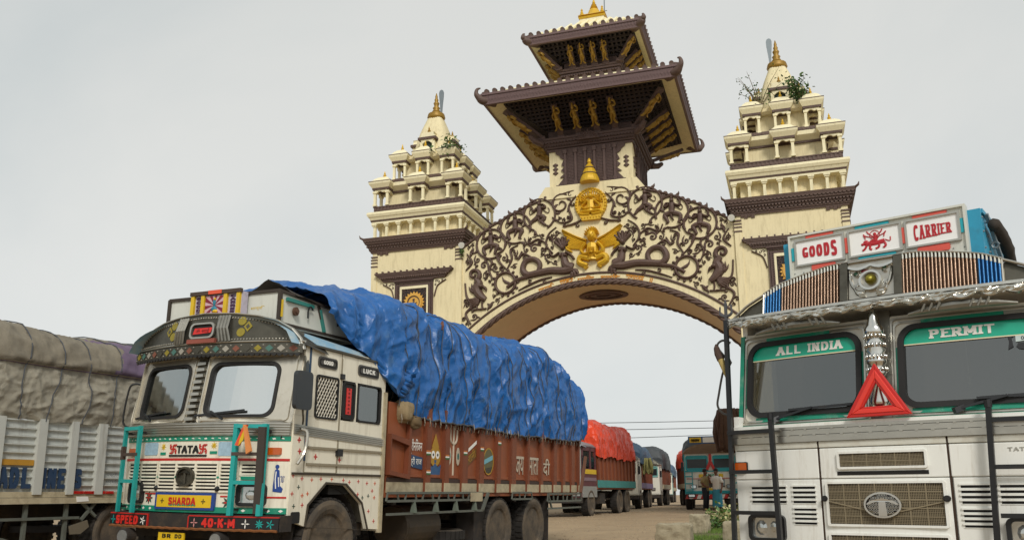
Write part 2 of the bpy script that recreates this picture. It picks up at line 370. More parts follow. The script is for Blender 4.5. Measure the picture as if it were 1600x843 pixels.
def tower(sg):
    global PAV, COLM
    cx = sg*TX; o = lambda b: b
    b = B(); H = 1.872; b.box(-H, H, -H, H, -.4, 10.43)
    for sx in (-1, 1):
        for sy in (-1, 1): b.frus(sx*(H-.09), sy*(H-.09), .12, -.4, .12, 10.2)
    t = b.obj('tower', CREAM, gate, loc=(cx, TA, 0))
    b = B()
    dentil_cornice(b, 0, [(1.93, 10.43, 10.5), (1.97, 10.5, 10.56), (2.0, 10.6, 10.66), (2.05, 10.7, 10.76), (2.11, 10.76, 10.86), (2.16, 10.86, 10.93), (2.18, 10.93, 10.99)], [(1.98, 10.55, 10.61, .13), (2.05, 10.655, 10.705, .11), (2.13, 10.83, 10.87, .13)])
    b.frus(0, 0, 1.92, 10.5, 1.95, 10.9)
    for sx in (-1, 1):
        for sy in (-1, 1):
            b.tube([(sx*2.15, sy*2.15, 10.96), (sx*2.24, sy*2.24, 11.0), (sx*2.27, sy*2.27, 11.1)], [.05, .04, .01], 6)
            for z in (9.85, 10.0, 10.12, 10.24): b.frus(sx*(H-.09), sy*(H-.09), .14, z, .14, z+.05)
            for k in range(4): b.frus(sx*(1.6-.12*k), sy*1.885, (.06, .03), 10.36-.04*(k % 2), .05, 10.43)
    b.obj('cornice', BROWN, t)
    if COLM is None: c0 = column_mesh().obj('column', CREAM2, t); COLM = c0; first = True
    else: first = False
    for k in range(8):
        u = -1.82+3.64*k/7
        for a in range(4):
            x, y = ((u, -1.82), (1.82, u), (-u, 1.82), (-1.82, -u))[a]
            if k == 7: continue
            if first: COLM.location = (x, y, 11.03); first = False
            else: inst(COLM, t, (x, y, 11.03))
    b = B(); b.frus(0, 0, 1.9, 10.98, 1.9, 11.04); b.frus(0, 0, 1.62, 11.04, 1.62, 11.75)
    b.obj('inner_wall', CREAM, t)
    b = B()
    b.m = 0; b.frus(0, 0, 1.93, 11.64, 1.93, 11.72); b.m = 1; b.frus(0, 0, 1.95, 11.72, 1.97, 11.78); b.m = 0
    b.frus(0, 0, 1.96, 11.78, 2.02, 11.9); b.frus(0, 0, 2.04, 11.9, 2.085, 12.0); b.frus(0, 0, 2.085, 12.0, 2.07, 12.085); b.frus(0, 0, 2.07, 12.085, 1.86, 12.16)
    b.obj('balcony_slab', [CREAM2, BROWN], t)
    b = B(); b.frus(0, 0, 1.87, 12.15, 1.87, 12.36)
    for k in range(26):
        u = -1.8+3.6*k/25
        for q in (-1, 1): b.box(u-.035, u+.035, q*1.87-.02, q*1.87+.02, 12.19, 12.32); b.box(q*1.87-.02, q*1.87+.02, u-.035, u+.035, 12.19, 12.32)
    b.frus(0, 0, 1.9, 12.33, 1.9, 12.37)
    b.obj('balustrade', BROWN, t)
    b = B(); b.frus(0, 0, 1.42, 12.3, 1.42, 13.42); b.obj('upper_wall', CREAM, t)
    b = B(); b.frus(0, 0, 1.5, 13.02, 1.5, 13.09); b.m = 1; b.frus(0, 0, 1.5, 13.09, 1.72, 13.24); b.frus(0, 0, 1.72, 13.24, 1.73, 13.38); b.frus(0, 0, 1.73, 13.38, 1.4, 13.44); b.m = 0
    b.frus(0, 0, 1.35, 13.42, 1.35, 13.68)
    for k in range(19):
        u = -1.26+2.52*k/18
        for q in (-1, 1):
            for z in (13.46, 13.56): b.box(u-.04, u+.04, q*1.35-.02, q*1.35+.02, z, z+.07); b.box(q*1.35-.02, q*1.35+.02, u-.04, u+.04, z, z+.07)
    b.obj('parapet', [BROWN, CREAM2], t)
    if PAV is None: PAV = pavilion_mesh().obj('pavilion', [CREAM2, BROWN, GOLD], t); fp = True
    else: fp = False
    for r, rc, z, sc in ((1.57, 1.62, 12.4, (1, 1, 1.02)), (1.05, 1.1, 13.66, (.88, .88, 1.06))):
        for ix in (-1, 0, 1):
            for iy in (-1, 0, 1):
                if ix == iy == 0: continue
                rr = rc if 0 in (ix, iy) else r
                if fp: PAV.location = (ix*rr, iy*rr, z); fp = False; PAV.scale = sc
                else: inst(PAV, t, (ix*rr, iy*rr, z), 0, sc)
    b = B(); b.frus(0, 0, .94, 13.68, .94, 14.5); b.frus(0, 0, 1.12, 14.42, 1.22, 14.5); b.frus(0, 0, 1.22, 14.5, 1.22, 14.62); b.frus(0, 0, .98, 14.62, .95, 14.72); b.obj('crown_wall', CREAM, t)
    spire_mesh().obj('spire', CREAM, t, smooth=True)
    for k in range(4):                                    # four little shrines on the spire
        b = B(); b.box(-.36, .36, -.98, -.6, 14.7, 14.95); b.box(-.32, -.2, -.93, -.6, 14.95, 15.32); b.box(.2, .32, -.93, -.6, 14.95, 15.32); b.m = 3; b.box(-.2, .2, -.86, -.7, 14.95, 15.34); b.m = 0
        b.prism([(-.32, 15.45)]+[(-.2, 15.2)]+[(-.2+.4*j/8, 15.22+.12*sin(pi*j/8)) for j in range(9)]+[(.32, 15.45)], -.95, -.7)
        b.m = 1; b.box(-.4, .4, -1.0, -.55, 15.4, 15.5); b.m = 0; b.prism([(-.36, 15.5), (.36, 15.5), (.27, 15.62), (.27, 15.7), (.3, 15.72), (-.3, 15.72), (-.27, 15.7), (-.27, 15.62)], -.92, -.5)
        b.m = 2; b.lathe([(.09, 15.72), (.1, 15.76), (.06, 15.8), (.075, 15.85), (.03, 15.9), (.04, 15.94), (.004, 16.05)], 0, -.74, 8)
        b.obj('shrine', [CREAM2, BROWN, GOLD2, DARKGREEN], t, rotz=k*pi/2)
    b = B(); b.lathe([(.33, 16.64), (.36, 16.7), (.39, 16.76), (.35, 16.8), (.37, 16.84), (.35, 16.9), (.25, 16.95), (.17, 17.0)], n=16)
    b.lathe([(.17, 16.99), (.18, 17.05), (.12, 17.12), (.16, 17.2), (.09, 17.28), (.11, 17.36), (.13, 17.42), (.07, 17.5), (.09, 17.58), (.05, 17.66), (.06, 17.72), (.01, 17.9)], n=12)
    b.obj('finial', GOLD2, t, smooth=True)
    b = B(); b.prism([(x*1.2, z) for x, z in ((-.03, 16.95), (.03, 16.95), (.05, 17.3), (.085, 17.7), (.09, 17.88), (.06, 17.98), (0, 18.02), (-.06, 17.98), (-.09, 17.88), (-.085, 17.7), (-.05, 17.3))], -.02, .02)
    b.obj('metal_blade', GREYMET, t, loc=(-sg*.23, 0, 0))
    # ---- carved blind window of the front face
    f = -H
    Tm = lambda u, d, v: (u-.05, f+d, v)
    b = B(Tm); zz = [(1.3, 9.2), (1.36, 9.25), (1.4, 9.32), (1.48, 9.36), (1.54, 9.42), (1.6, 9.46), (1.63, 9.5)]
    for (w, z), (w2, z2) in zip(zz, zz[1:]+[(1.65, 9.54)]): b.box(-w, w, -.1-.12*(z-9.2)/.34, .02, z, z2-.003)
    for k in range(30): b.box(-1.36+k*2.72/29-.025, -1.36+k*2.72/29+.025, -.19, 0, 9.3, 9.35)
    for k in range(13): u = -1.55+3.1*k/12; b.box(u-.03, u+.03, -.2, -.1, 9.54, 9.6)
    b.obj('window_lintel', BROWN, t)
    b = B(Tm)
    for s_ in (-1, 1):
        for k, (u0, u1, d) in enumerate(((.79, .74, .09), (.72, .66, .12), (.64, .6, .07))): b.box(min(s_*u0, s_*u1), max(s_*u0, s_*u1), -d, .01, 6.7, 9.08-.05*k)
        for z in range(28): b.box(min(s_*.73, s_*.61), max(s_*.73, s_*.61), -.1, .01, 6.8+z*.08, 6.85+z*.08)
    b.box(-.8, .8, -.1, .01, 9.09, 9.15); b.box(-.84, .84, -.15, .01, 9.152, 9.2); b.box(-.74, .74, -.06, .01, 8.97, 9.06)
    b.box(-1.1, 1.1, -.12, .01, 6.6, 6.7)
    b.obj('window_frame', CARVED, t)
    b = B(Tm); b.box(-.6, -.52, -.05, .01, 6.7, 8.97); b.box(.52, .6, -.05, .01, 6.7, 8.97); b.box(-.52, .52, -.05, .01, 8.86, 8.97); b.obj('window_reveal', CREAM2, t)
    b = B(Tm); b.box(-.519, .519, -.012, .005, 6.72, 8.86); b.m = 1
    random.seed(3)
    for k in range(10):
        for j in range(5):
            u, v = -.43+.86*j/4, 7.1+.19*k
            b.stroke(spiral(u, v, .085, 1.1, k+j*2.1, 1 if (k+j) % 2 else -1, 10), .022, .03)
    b.obj('lattice', [DARKWOOD, CARVED], t)
    b = B(Tm); n = 20; P = []
    for k in range(2*n): r = .45 if k % 2 == 0 else .36; P.append((r*cos(pi*k/n), 8.3+r*sin(pi*k/n)))
    b.prism(P, -.05, .0); b.ring(ell(0, 8.3, .34, .34, 30), ell(0, 8.3, .27, .27, 30), -.09, -.03)
    b.m = 1; b.ring(ell(0, 8.3, .265, .265, 30), ell(0, 8.3, .22, .22, 30), -.06, -.04); b.m = 0; b.prism(ell(0, 8.3, .22, .22), -.055, -.03)
    b.m = 1; b.blob(0, 8.42, .07, .05, .1); b.stroke([(-.13, 8.3), (0, 8.22), (.13, 8.3)], .03, .09); b.stroke([(0, 8.38), (0, 8.16)], .05, .1); b.stroke([(-.12, 8.16), (.12, 8.16)], .025, .09)
    b.obj('sun_disc', [mat('pale_ochre', '#cf9f45', rough=.6, var=.12, scale=8), BROWN], t)
    for s_ in (-1, 1):
        b = B(lambda u, d, v: (s_*u-.05, f+d, v))
        b.prism([(.82, 9.17), (1.32, 9.17), (1.3, 9.1), (1.12, 9.0), (.98, 8.9), (.9, 8.78), (.82, 8.5)], -.03, .0)
        b.m = 1
        for q in ([(.84, 8.5), (.92, 8.8), (1.0, 8.93), (1.15, 9.03), (1.32, 9.12)],): b.stroke(cat(q, 4), .028, .07)
        for (u, v, r, a) in ((.92, 9.08, .06, 0), (1.04, 9.07, .06, 2), (1.16, 9.12, .045, 4), (.9, 8.94, .05, 1)): b.stroke(spiral(u, v, r, 1, a, 1, 10), .016, .06)
        b.obj('window_bracket', [CREAM2, BROWN], t)
    return t
TL = tower(-1); TR = tower(1)
# ---------------------------------------------------------------- arch
TOPZ = [(0, 12.3), (.6, 12.18), (1.6, 12.0), (2.7, 11.64), (3.9, 11.1), (5.0, 10.4), (5.2, 10.25)]
def ztop(x): return interp2(TOPZ, abs(x))
def interp2(K, x):
    if x <= K[0][0]: return K[0][1]
    for (a, u), (b, v) in zip(K, K[1:]):
        if x <= b: return u+(v-u)*(x-a)/(b-a)
    return K[-1][1]
def zin(x): return 1.49+sqrt(max(0, 49-x*x))
def zband(x): return 1.31+sqrt(7.56**2-x*x)
b = B(); xs = [-5.125+10.25*k/80 for k in range(81)]; n = 81
i = b.P([(x, 0, zin(x)) for x in xs]+[(x, 0, ztop(x)) for x in xs]+[(x, 3.5, zin(x)) for x in xs]+[(x, 3.5, ztop(x)) for x in xs])
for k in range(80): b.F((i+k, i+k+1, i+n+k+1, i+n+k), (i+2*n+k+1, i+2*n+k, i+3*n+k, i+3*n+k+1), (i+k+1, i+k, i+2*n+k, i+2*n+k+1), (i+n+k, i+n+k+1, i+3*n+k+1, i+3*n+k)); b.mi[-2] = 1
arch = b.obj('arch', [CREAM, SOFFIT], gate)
def part(b, name, mats, parent=None, **k): return b.obj(name, mats, parent or arch, **k)
b = B()
for y, R_, in ((-.02, .055), (3.52, .055)):
    cv = [(x, zin(x)+.02) for x in [-5.1+10.2*k/260 for k in range(261)]]
    for ph in range(3):
        P = []
        for k, (x, z) in enumerate(cv):
            a = k*.33+ph*2*pi/3; nx, nz_ = x/7, (z-1.49)/7; P.append((x+nx*.055*cos(a), y+.055*sin(a), z+nz_*.055*cos(a)))
        b.tube(P, .058, 5)
part(b, 'rope_moulding', BROWN, smooth=True)
b = B()
cv = [(-5.1+10.2*k/100, zin(-5.1+10.2*k/100)+.14) for k in range(101)]; b.stroke(cv, .04, .05)
cv = [(-5.1+10.2*k/100, zband(-5.1+10.2*k/100)) for k in range(101)]; b.stroke(cv, .05, .06)
part(b, 'arch_band', BROWN)
b = B(); cv = [(x, ztop(x)-.03) for x in [-5.1+10.2*k/60 for k in range(61)] if abs(x) > 1.9]
for sg in (-1, 1):
    b.cut(); b.stroke([p for p in cv if p[0]*sg > 0], .045, .08); x = 1.75
    while x < 5: b.blob(sg*x, ztop(x)+.0, .09, .075, .09, n=8); x += .2
part(b, 'crest_moulding', BROWN)
# the written band
for text, x0, w in (('पशुपति', -1.77, .62), ('पावन', -1.0, .5), ('भूमिमा', -.28, .62), ('हार्दिक', .62, .72), ('स्वागतम', 1.5, .66), ('॥', 2.08, .1)):
    b = B(); a = -math.asin(x0/7.27); devanagari(b, text, x0, 1.385+sqrt(7.27**2-x0*x0), .3, a, w, thick=.02, bold=.03)
    part(b, 'inscription_word', mat('ochre_lettering', '#c07d12', rough=.6, var=.1))
b = B(); b.T = lambda u, d, v: (u, 1.75+v, zin(0)-.02+d-.03*abs(u)**2*0)
b.ring(ell(0, 0, .95, .7, 28), ell(0, 0, .75, .52, 28), -.08, .02); b.prism(ell(0, 0, .75, .52, 28), -.01, .02); b.ring(ell(0, 0, .5, .33, 28), ell(0, 0, .3, .2, 28), -.06, .0)
for k in range(12): b.stroke([(.28*cos(k*pi/6), .19*sin(k*pi/6)), (.72*cos(k*pi/6), .5*sin(k*pi/6))], [.03, .07], .05)
part(b, 'ceiling_rosette', BROWN)
# ---- relief work
occ = []
def figure_strokes(b, cx, cz, h, flip=1, pose=0):
    p = lambda *q: [(cx+flip*x*h, cz+z*h) for x, z in q]
    st = lambda q, w, d=.11: b.stroke(cat(p(*q), 3), [x*h for x in w] if len(w) == (len(q)-1)*3+1 else [w[0]*h+(w[-1]-w[0])*h*k/((len(q)-1)*3) for k in range((len(q)-1)*3+1)], d)
    if pose == 0:
        legs = (((0, 0), (-.26, -.08), (-.2, -.24), (-.14, -.38)), ((0, 0), (.27, -.1), (.3, -.24), (.22, -.4)))
        arms = (((-.1, .3), (-.27, .22), (-.2, .36), (-.06, .34)), ((.1, .3), (.28, .24), (.3, .42), (.22, .5)))
    elif pose == 1:
        legs = (((0, 0), (-.18, -.14), (-.28, -.2), (-.38, -.34)), ((0, 0), (.2, -.1), (.1, -.26), (.24, -.4)))
        arms = (((-.1, .3), (-.22, .18), (-.3, .34), (-.36, .42)), ((.1, .3), (.24, .3), (.18, .42), (.06, .44)))
    else:
        legs = (((-.03, 0), (-.1, -.2), (-.02, -.34), (-.12, -.5)), ((.03, 0), (.1, -.2), (.1, -.36), (.16, -.5)))
        arms = (((-.1, .3), (-.24, .3), (-.22, .46), (-.1, .52)), ((.1, .3), (.2, .14), (.14, .02), (.1, -.04)))
    for q in legs: st(q, (.12, .055) if pose < 2 else (.1, .045), .14); e = q[-1]; st((e, (e[0]+(.1 if e[0] > 0 else -.1), e[1]-.03)), (.035, .025), .09)
    for q in arms: st(q, (.06, .038) if pose < 2 else (.05, .03), .14)
    st(((0, .36), (.01, .2), (0, .08), (0, -.02)), (.13, .1), .15)
    b.blob(cx, cz, .15*h, .1*h, .17); b.blob(cx+flip*.01*h, cz+.45*h, .085*h, .1*h, .19); b.blob(cx+flip*.01*h, cz+.56*h, .06*h, .07*h, .15)
    st(((-.03, 0), (-.02, -.16), (.05, -.3)), (.07, .03), .14)
    if pose < 2:
        for s_ in (-1, 1): st(((s_*.1, .28), (s_*.34, .08), (s_*.4, .2), (s_*.34, .3)), (.02, .012), .07)
def vine(b, pts, w=.05, curls=True, h=.1):
    w *= .95
    q = cat(pts, 6); n = len(q); b.stroke(q, [w*(.6+.4*sin(pi*min(1, k/n*1.2))) for k in range(n)], h)
    if curls:
        for k in range(4, n-3, 6):
            sx = 1 if (k//6) % 2 else -1; tx, tz = q[k+1][0]-q[k-1][0], q[k+1][1]-q[k-1][1]; l = sqrt(tx*tx+tz*tz) or 1
            a = atan2(tz, tx); nx, nz_ = -tz/l*sx, tx/l*sx; r = .09
            c0 = (q[k][0]+nx*(r+w*.6), q[k][1]+nz_*(r+w*.6)); b.stroke(spiral(c0[0], c0[1], r, .95, a-sx*pi/2, sx, 12), [.038-.018*j/12 for j in range(13)], h*.9)
    for k in range(0, n, 3): occ.append((q[k][0], q[k][1], w*1.3))
def leaf(b, x, z, a, l, w=.05, h=.065, curl=.5):
    q = [(x+l*t*cos(a+curl*t*t), z+l*t*sin(a+curl*t*t)) for t in (0, .25, .5, .75, 1)]; b.stroke(q, [w*.5, w*1.2, w*1.35, w*.85, w*.15], h)
for sg in (-1, 1):
    T = (lambda s_: (lambda u, d, v: (s_*u, d, v)))(sg)
    occ.clear()
    occ += [(0, 11.5, .72), (.45, 10.1, .75), (.2, 9.4, .6), (0, 12.5, .5), (.95, 10.45, .3)]
    for x, z, r, pose in ((3.93, 10.36, .58, 0), (2.95, 10.88, .6, 0), (2.0, 11.3, .62, 1)):
        b = B(T); figure_strokes(b, x, z-.03, .98, 1 if sg > 0 else -1 if pose else 1, pose); part(b, 'dancing_figure', BROWN); occ.append((x, z, r))
        b = B(T); a0 = math.radians(200 if pose == 0 else 240); q = [(x+r*cos(a0-k*.27), z+r*sin(a0-k*.27)) for k in range(21)]; b.stroke(q, .046, .09)
        for k in range(2, 21, 3): leaf(b, q[k][0], q[k][1], a0-k*.27-pi/2+.6, .22, .045)
        part(b, 'scroll_ring', BROWN)
        for k in range(26): occ.append((x+r*cos(k*.24), z+r*sin(k*.24), .06))
    b = B(T)                                             # serpent: bust, hood, body, coil, tail ring
    b.stroke(cat([(.75, 9.12), (1.0, 9.25), (1.08, 9.5), (1.12, 9.72)], 4), [.16, .2, .2, .19, .18, .17, .16, .15, .14, .13, .13, .14, .14], .2)
    b.blob(1.13, 9.93, .1, .12, .22); b.blob(1.02, 9.62, .08, .08, .24); b.blob(1.2, 9.62, .08, .08, .24)
    for k in range(5): a = math.radians(40+25*k); b.stroke([(1.13, 9.9), (1.13+.33*cos(a), 9.95+.33*sin(a))], [.06, .075], .14); b.blob(1.13+.35*cos(a), 9.95+.35*sin(a), .07, .07, .15)
    b.stroke(cat([(1.25, 9.75), (1.5, 9.62), (1.62, 9.8)], 4), .05, .15); b.stroke(cat([(1.0, 9.75), (.8, 9.6), (.7, 9.45)], 4), .05, .15)
    q = cat([(.75, 9.1), (1.1, 9.05), (1.6, 9.1), (2.1, 9.05), (2.5, 9.02), (2.68, 9.25), (2.55, 9.55), (2.25, 9.6), (2.02, 9.4), (2.1, 9.1), (2.45, 8.95), (2.9, 8.85), (3.3, 8.6)], 5); m_ = len(q)
    b.stroke(q, [.17*(1-.6*k/m_) for k in range(m_)], .2)
    for k in range(3): leaf(b, .8+.02*k, 9.08, pi*1.1+.4*k, .35, .07, .12)
    part(b, 'serpent_figure', BROWN)
    occ += [(x, z, .2) for x, z in q[::2]]+[(1.12, 9.75, .35), (2.3, 9.3, .4)]
    b = B(T); b.stroke([(3.37+.4*cos(k*.25), 8.78+.4*sin(k*.25)) for k in range(26)], .06, .12)
    for k in range(14): b.blob(3.37+.5*cos(k*.45), 8.78+.5*sin(k*.45), .06, .06, .09, n=7)
    leaf(b, 3.15, 8.75, .2, .45, .05); part(b, 'scroll_ring', BROWN); occ.append((3.37, 8.78, .56))
    b = B(T)                                             # mythical bird
    b.stroke(cat([(4.15, 8.2), (4.35, 8.35), (4.5, 8.6), (4.42, 8.85), (4.55, 9.05)], 4), [.1+.09*sin(pi*k/16) for k in range(17)], .2)
    b.stroke(spiral(4.62, 9.2, .25, 1.15, -2.4, -1, 18), [.1-.06*k/18 for k in range(19)], .16); b.blob(4.32, 8.72, .12, .09, .22)
    leaf(b, 4.3, 8.72, 3.5, .28, .05, .15)
    for k in range(5): leaf(b, 4.4, 8.3, 5.9-.22*k, .5, .07, .15, .4)
    for k in range(4): leaf(b, 4.45, 8.5, .1+.35*k, .45, .06, .12)
    for x in (4.28, 4.5): b.stroke([(x, 8.25), (x+.02, 8.0), (x-.02, 7.86)], .035, .1); b.stroke([(x-.16, 7.86), (x+.12, 7.84)], .04, .1)
    part(b, 'bird_figure', BROWN); occ += [(4.4, 8.5, .48), (4.6, 9.15, .32), (4.4, 8.0, .25)]
    for pts, w in (([(3.2, 9.2), (3.55, 9.55), (3.7, 9.9), (3.45, 10.05), (3.3, 10.3)], .05), ([(3.3, 9.3), (3.1, 9.7), (3.15, 10.05), (2.85, 10.2)], .05), ([(3.85, 8.95), (4.0, 9.3), (3.9, 9.65), (4.15, 9.85), (4.4, 10.0)], .05),
                   ([(4.75, 7.3), (4.95, 7.7), (4.72, 8.0), (4.92, 8.4), (4.98, 8.9)], .06), ([(4.95, 9.4), (4.7, 9.7), (4.9, 10.05)], .05), ([(1.5, 9.75), (1.75, 10.1), (1.65, 10.5), (1.35, 10.75)], .045),
                   ([(1.7, 10.1), (2.05, 10.35), (2.45, 10.2), (2.6, 10.45)], .05), ([(2.3, 9.65), (2.65, 9.85), (2.85, 9.65), (2.7, 9.95)], .055), ([(.55, 11.9), (.85, 11.5), (.75, 11.0), (1.15, 10.9), (1.5, 11.15)], .05),
                   ([(1.55, 8.85), (2.0, 8.78), (2.5, 8.6), (2.85, 8.45)], .05), ([(.62, 12.1), (.9, 12.05), (1.2, 12.0)], .04), ([(.3, 10.95), (.7, 10.8), (1.1, 10.75)], .05)):
        b = B(T); vine(b, pts, w); part(b, 'scroll_vine', BROWN)
    b = B(T); b.stroke(spiral(1.15, 11.62, .42, 1.3, 2.2, -1, 24), [.05-.02*k/24 for k in range(25)], .1)
    for k in range(5): leaf(b, 1.15+.3*cos(k*1.2), 11.62+.3*sin(k*1.2), k*1.2+.9, .2, .04)
    part(b, 'scroll_ring', BROWN); occ.append((1.15, 11.62, .45))
    rnd = random.Random(5); groups = []
    for r, tries in ((.2, 500), (.15, 1600), (.11, 3500), (.08, 5000)):
        for _ in range(tries):
            x, z = rnd.uniform(.15, 4.98), rnd.uniform(7.2, 12.1)
            if z > ztop(x)-.12-r or z < zband(x)+.1+r or x+r > 5.03 or x-r < .05: continue
            if any((x-a)**2+(z-c)**2 < (r*.97+q*.97)**2 for a, c, q in occ): continue
            occ.append((x, z, r)); groups.append((x, z, r))
    for x, z, r in groups:
        b = B(T); s_ = 1 if rnd.random() < .5 else -1; a0 = rnd.uniform(0, 6.3); ty = rnd.random()
        if ty < .65 or r < .12:
            q = spiral(x, z, r*.86, 1.25, a0, s_, 18); tail = (x+r*1.35*cos(a0-s_*.7), z+r*1.35*sin(a0-s_*.7)); q = [tail]+q
            b.stroke(q, [r*.1]+[r*(.25-.11*k/18) for k in range(19)], .055); b.blob(q[-1][0], q[-1][1], r*.23, r*.23, .11, n=7)
            leaf(b, q[4][0], q[4][1], a0+s_*2.1, r*.9, r*.2)
        else:
            for k in range(3): leaf(b, x-.6*r*cos(a0), z-.6*r*sin(a0), a0+(k-1)*.8, r*1.45, r*.3, .09, (k-1)*.7)
            b.stroke(spiral(x-.5*r*cos(a0), z-.5*r*sin(a0), r*.4, 1, a0+2, s_, 10), r*.13, .08)
        part(b, 'scroll_leaf', BROWN)
# ---- gilded centrepieces
b = B()
b.ring(ell(0, 11.5, .6, .62, 36), ell(0, 11.5, .47, .5, 36), -.1, .0); b.prism(ell(0, 11.5, .48, .51, 36), -.04, .0)
for k in range(30): a = 2*pi*k/30; b.blob(.56*cos(a), 11.5+.58*sin(a), .065, .075, .16, a, n=7)
for k in range(16): a = pi*k/15; b.stroke([(.25*cos(a), 11.55+.25*sin(a)), (.45*cos(a), 11.55+.47*sin(a))], .035, .1)
b.stroke([(0, 11.2), (0, 11.62)], [.2, .17], .22); b.blob(0, 11.8, .1, .12, .26); b.blob(0, 11.93, .08, .08, .22)
for s_ in (-1, 1):
    b.stroke(cat([(s_*.14, 11.6), (s_*.34, 11.4), (s_*.2, 11.3), (0, 11.32)], 3), .05, .24); b.stroke(cat([(s_*.14, 11.62), (s_*.36, 11.6), (s_*.4, 11.85)], 3), .045, .2)
    b.stroke(cat([(0, 11.18), (s_*.3, 11.2), (s_*.4, 11.1), (s_*.05, 11.06)], 3), .085, .24)
b.prism([(-.34, 10.86), (.34, 10.86), (.42, 11.05), (-.42, 11.05)], -.18, 0)
for k in range(7): b.blob(-.33+.11*k, 10.95, .055, .09, .22, n=7)
part(b, 'deity_medallion', GOLD)
b = B()                                                   # winged guardian
for s_ in (-1, 1):
    for k in range(8): t = k/7; b.stroke(cat([(s_*(.22+.03*k), 10.02-.03*k), (s_*(.5+.07*k), 10.12-.03*k), (s_*(1.14-.055*k), 10.56-.12*k)], 4), [.03, .045, .055, .06, .06, .06, .055, .045, .02], .16-.008*k, 0)
    b.stroke(cat([(s_*.2, 10.1), (s_*.6, 10.28), (s_*1.1, 10.58)], 4), .05, .2)
    b.stroke(cat([(s_*.1, 9.4), (s_*.42, 9.5), (s_*.5, 9.3), (s_*.2, 9.15)], 4), [.13]*4+[.12]*4+[.1], .22)
    b.stroke(cat([(s_*.22, 9.98), (s_*.4, 9.75), (s_*.3, 9.58), (s_*.05, 9.62)], 4), .075, .27); b.stroke([(s_*.2, 9.15), (s_*.32, 9.05)], .07, .16)
b.stroke(cat([(0, 9.35), (0, 9.6), (0, 9.98)], 4), [.26, .25, .24, .24, .25, .26, .26, .25, .2], .26)
b.blob(0, 10.26, .2, .23, .36); b.blob(0, 10.22, .06, .09, .44); b.blob(-.08, 10.3, .035, .03, .41); b.blob(.08, 10.3, .035, .03, .41); b.blob(0, 9.6, .1, .07, .36)
for k in range(9): a = pi*(k+.5)/9; b.stroke([(.14*cos(a), 10.3+.14*sin(a)), (.27*cos(a), 10.3+.3*sin(a))], .04, .22)
for k in range(6): b.stroke([(-.12+.05*k, 9.45), (-.1+.04*k, 9.8)], .015, .3)
part(b, 'winged_guardian', GOLD)
b = B(); b.T = lambda x, y, z: (x, y-.12, z)
b.lathe([(.36, 12.3), (.37, 12.36), (.33, 12.5), (.27, 12.62), (.28, 12.64), (.22, 12.78), (.18, 12.86), (.19, 12.88), (.1, 13.02), (.05, 13.06), (.08, 13.12), (.07, 13.18), (.02, 13.27)], n=20)
b.m = 1
for r, z in ((.275, 12.63), (.19, 12.87)): b.lathe([(r+.01, z-.02), (r+.02, z), (r+.01, z+.015)], n=20)
part(b, 'bell_canopy', [GOLD, BROWN])
# ---------------------------------------------------------------- pagoda
b = B(); b.prism([(-2.1, 11.85), (2.1, 11.85), (1.74, 12.34), (-1.74, 12.34)], -.06, 3.3)
C0 = 1.7117; b.box(-1.6, 1.6, C0-1.6, C0+1.6, 12.3, 13.9)
pag = b.obj('pagoda', CREAM, gate)
b = B(); dentil_cornice_l = [(1.66, 13.78, 13.86), (1.72, 13.88, 13.96), (1.8, 13.98, 14.06), (1.86, 14.08, 14.16), (1.9, 14.17, 14.25)]
bb = B(lambda x, y, z: (x, y+C0, z)); dentil_cornice(bb, 0, dentil_cornice_l, [(1.76, 13.94, 14.0, .1), (1.84, 14.04, 14.1, .12)]); bb.frus(0, 0, 1.6, 13.8, 1.62, 14.9)
for sx in (-1, 1):
    for sy in (-1, 1): bb.tube([(sx*1.8, sy*1.8, 14.1), (sx*2.05, sy*2.05, 14.16), (sx*2.2, sy*2.2, 14.3)], [.14, .12, .08], 8)
bb.obj('core_cornice', CARVED, pag)
for k in range(4):
    T = lambda u, d, v: ((lambda x, y: (x*cos(k*pi/2)-y*sin(k*pi/2), C0+x*sin(k*pi/2)+y*cos(k*pi/2), v))(u, -1.6+d))
    b = B(T); half = [(.98, 13.8), (1.35, 13.8), (1.33, 13.68), (1.2, 13.6), (1.16, 13.5), (1.02, 13.42), (1.08, 13.3), (1.12, 13.2), (1.0, 13.12), (1.14, 13.0), (1.0, 12.86), (1.18, 12.72), (1.0, 12.7), (1.1, 12.6), (1.22, 12.46), (1.3, 12.36)]
    b.prism([(-u, v) for u, v in half[1:]]+[(u, v) for u, v in half[1:]][::-1], -.06, .01)
    for u in (-.95, -.55, -.18, .18, .55, .95): b.box(u-.045, u+.045, -.14, -.05, 12.36, 13.79); b.box(u-.07, u+.07, -.16, -.05, 13.62, 13.79); b.box(u-.07, u+.07, -.16, -.05, 12.36, 12.5)
    for j in range(40):
        for u in (-.75, -.365, 0, .365, .75):
            if j < 20: b.box(u-.13, u+.13, -.075, -.05, 12.42+j*.06, 12.455+j*.06)
    b.box(-1.33, 1.33, -.1, -.0, 12.345, 12.4)
    b.obj('carved_panel', CARVED, pag)
    for s_ in (-1, 1):
        b = B(T); b.stroke([(s_*1.36, 12.85), (s_*1.36, 13.3)], [.05, .05], .05)
        for z in (12.92, 13.08, 13.24): b.blob(s_*1.36, z, .12, .06, .06, n=8)
        b.obj('wall_ornament', BROWN, pag)
b = B(lambda u, d, v: (u, C0-1.86+d, v)); P = [(.42*cos(pi*k/14), 14.02+.3*sin(pi*k/14)) for k in range(15)]; b.prism(P, -.09, 0)
for k in range(9): a = pi*(k+.5)/9; b.stroke([(.08*cos(a), 14.05+.06*sin(a)), (.38*cos(a), 14.05+.27*sin(a))], [.02, .05], .14)
b.blob(0, 14.34, .05, .1, .1); b.obj('cornice_crest', CARVED, pag)
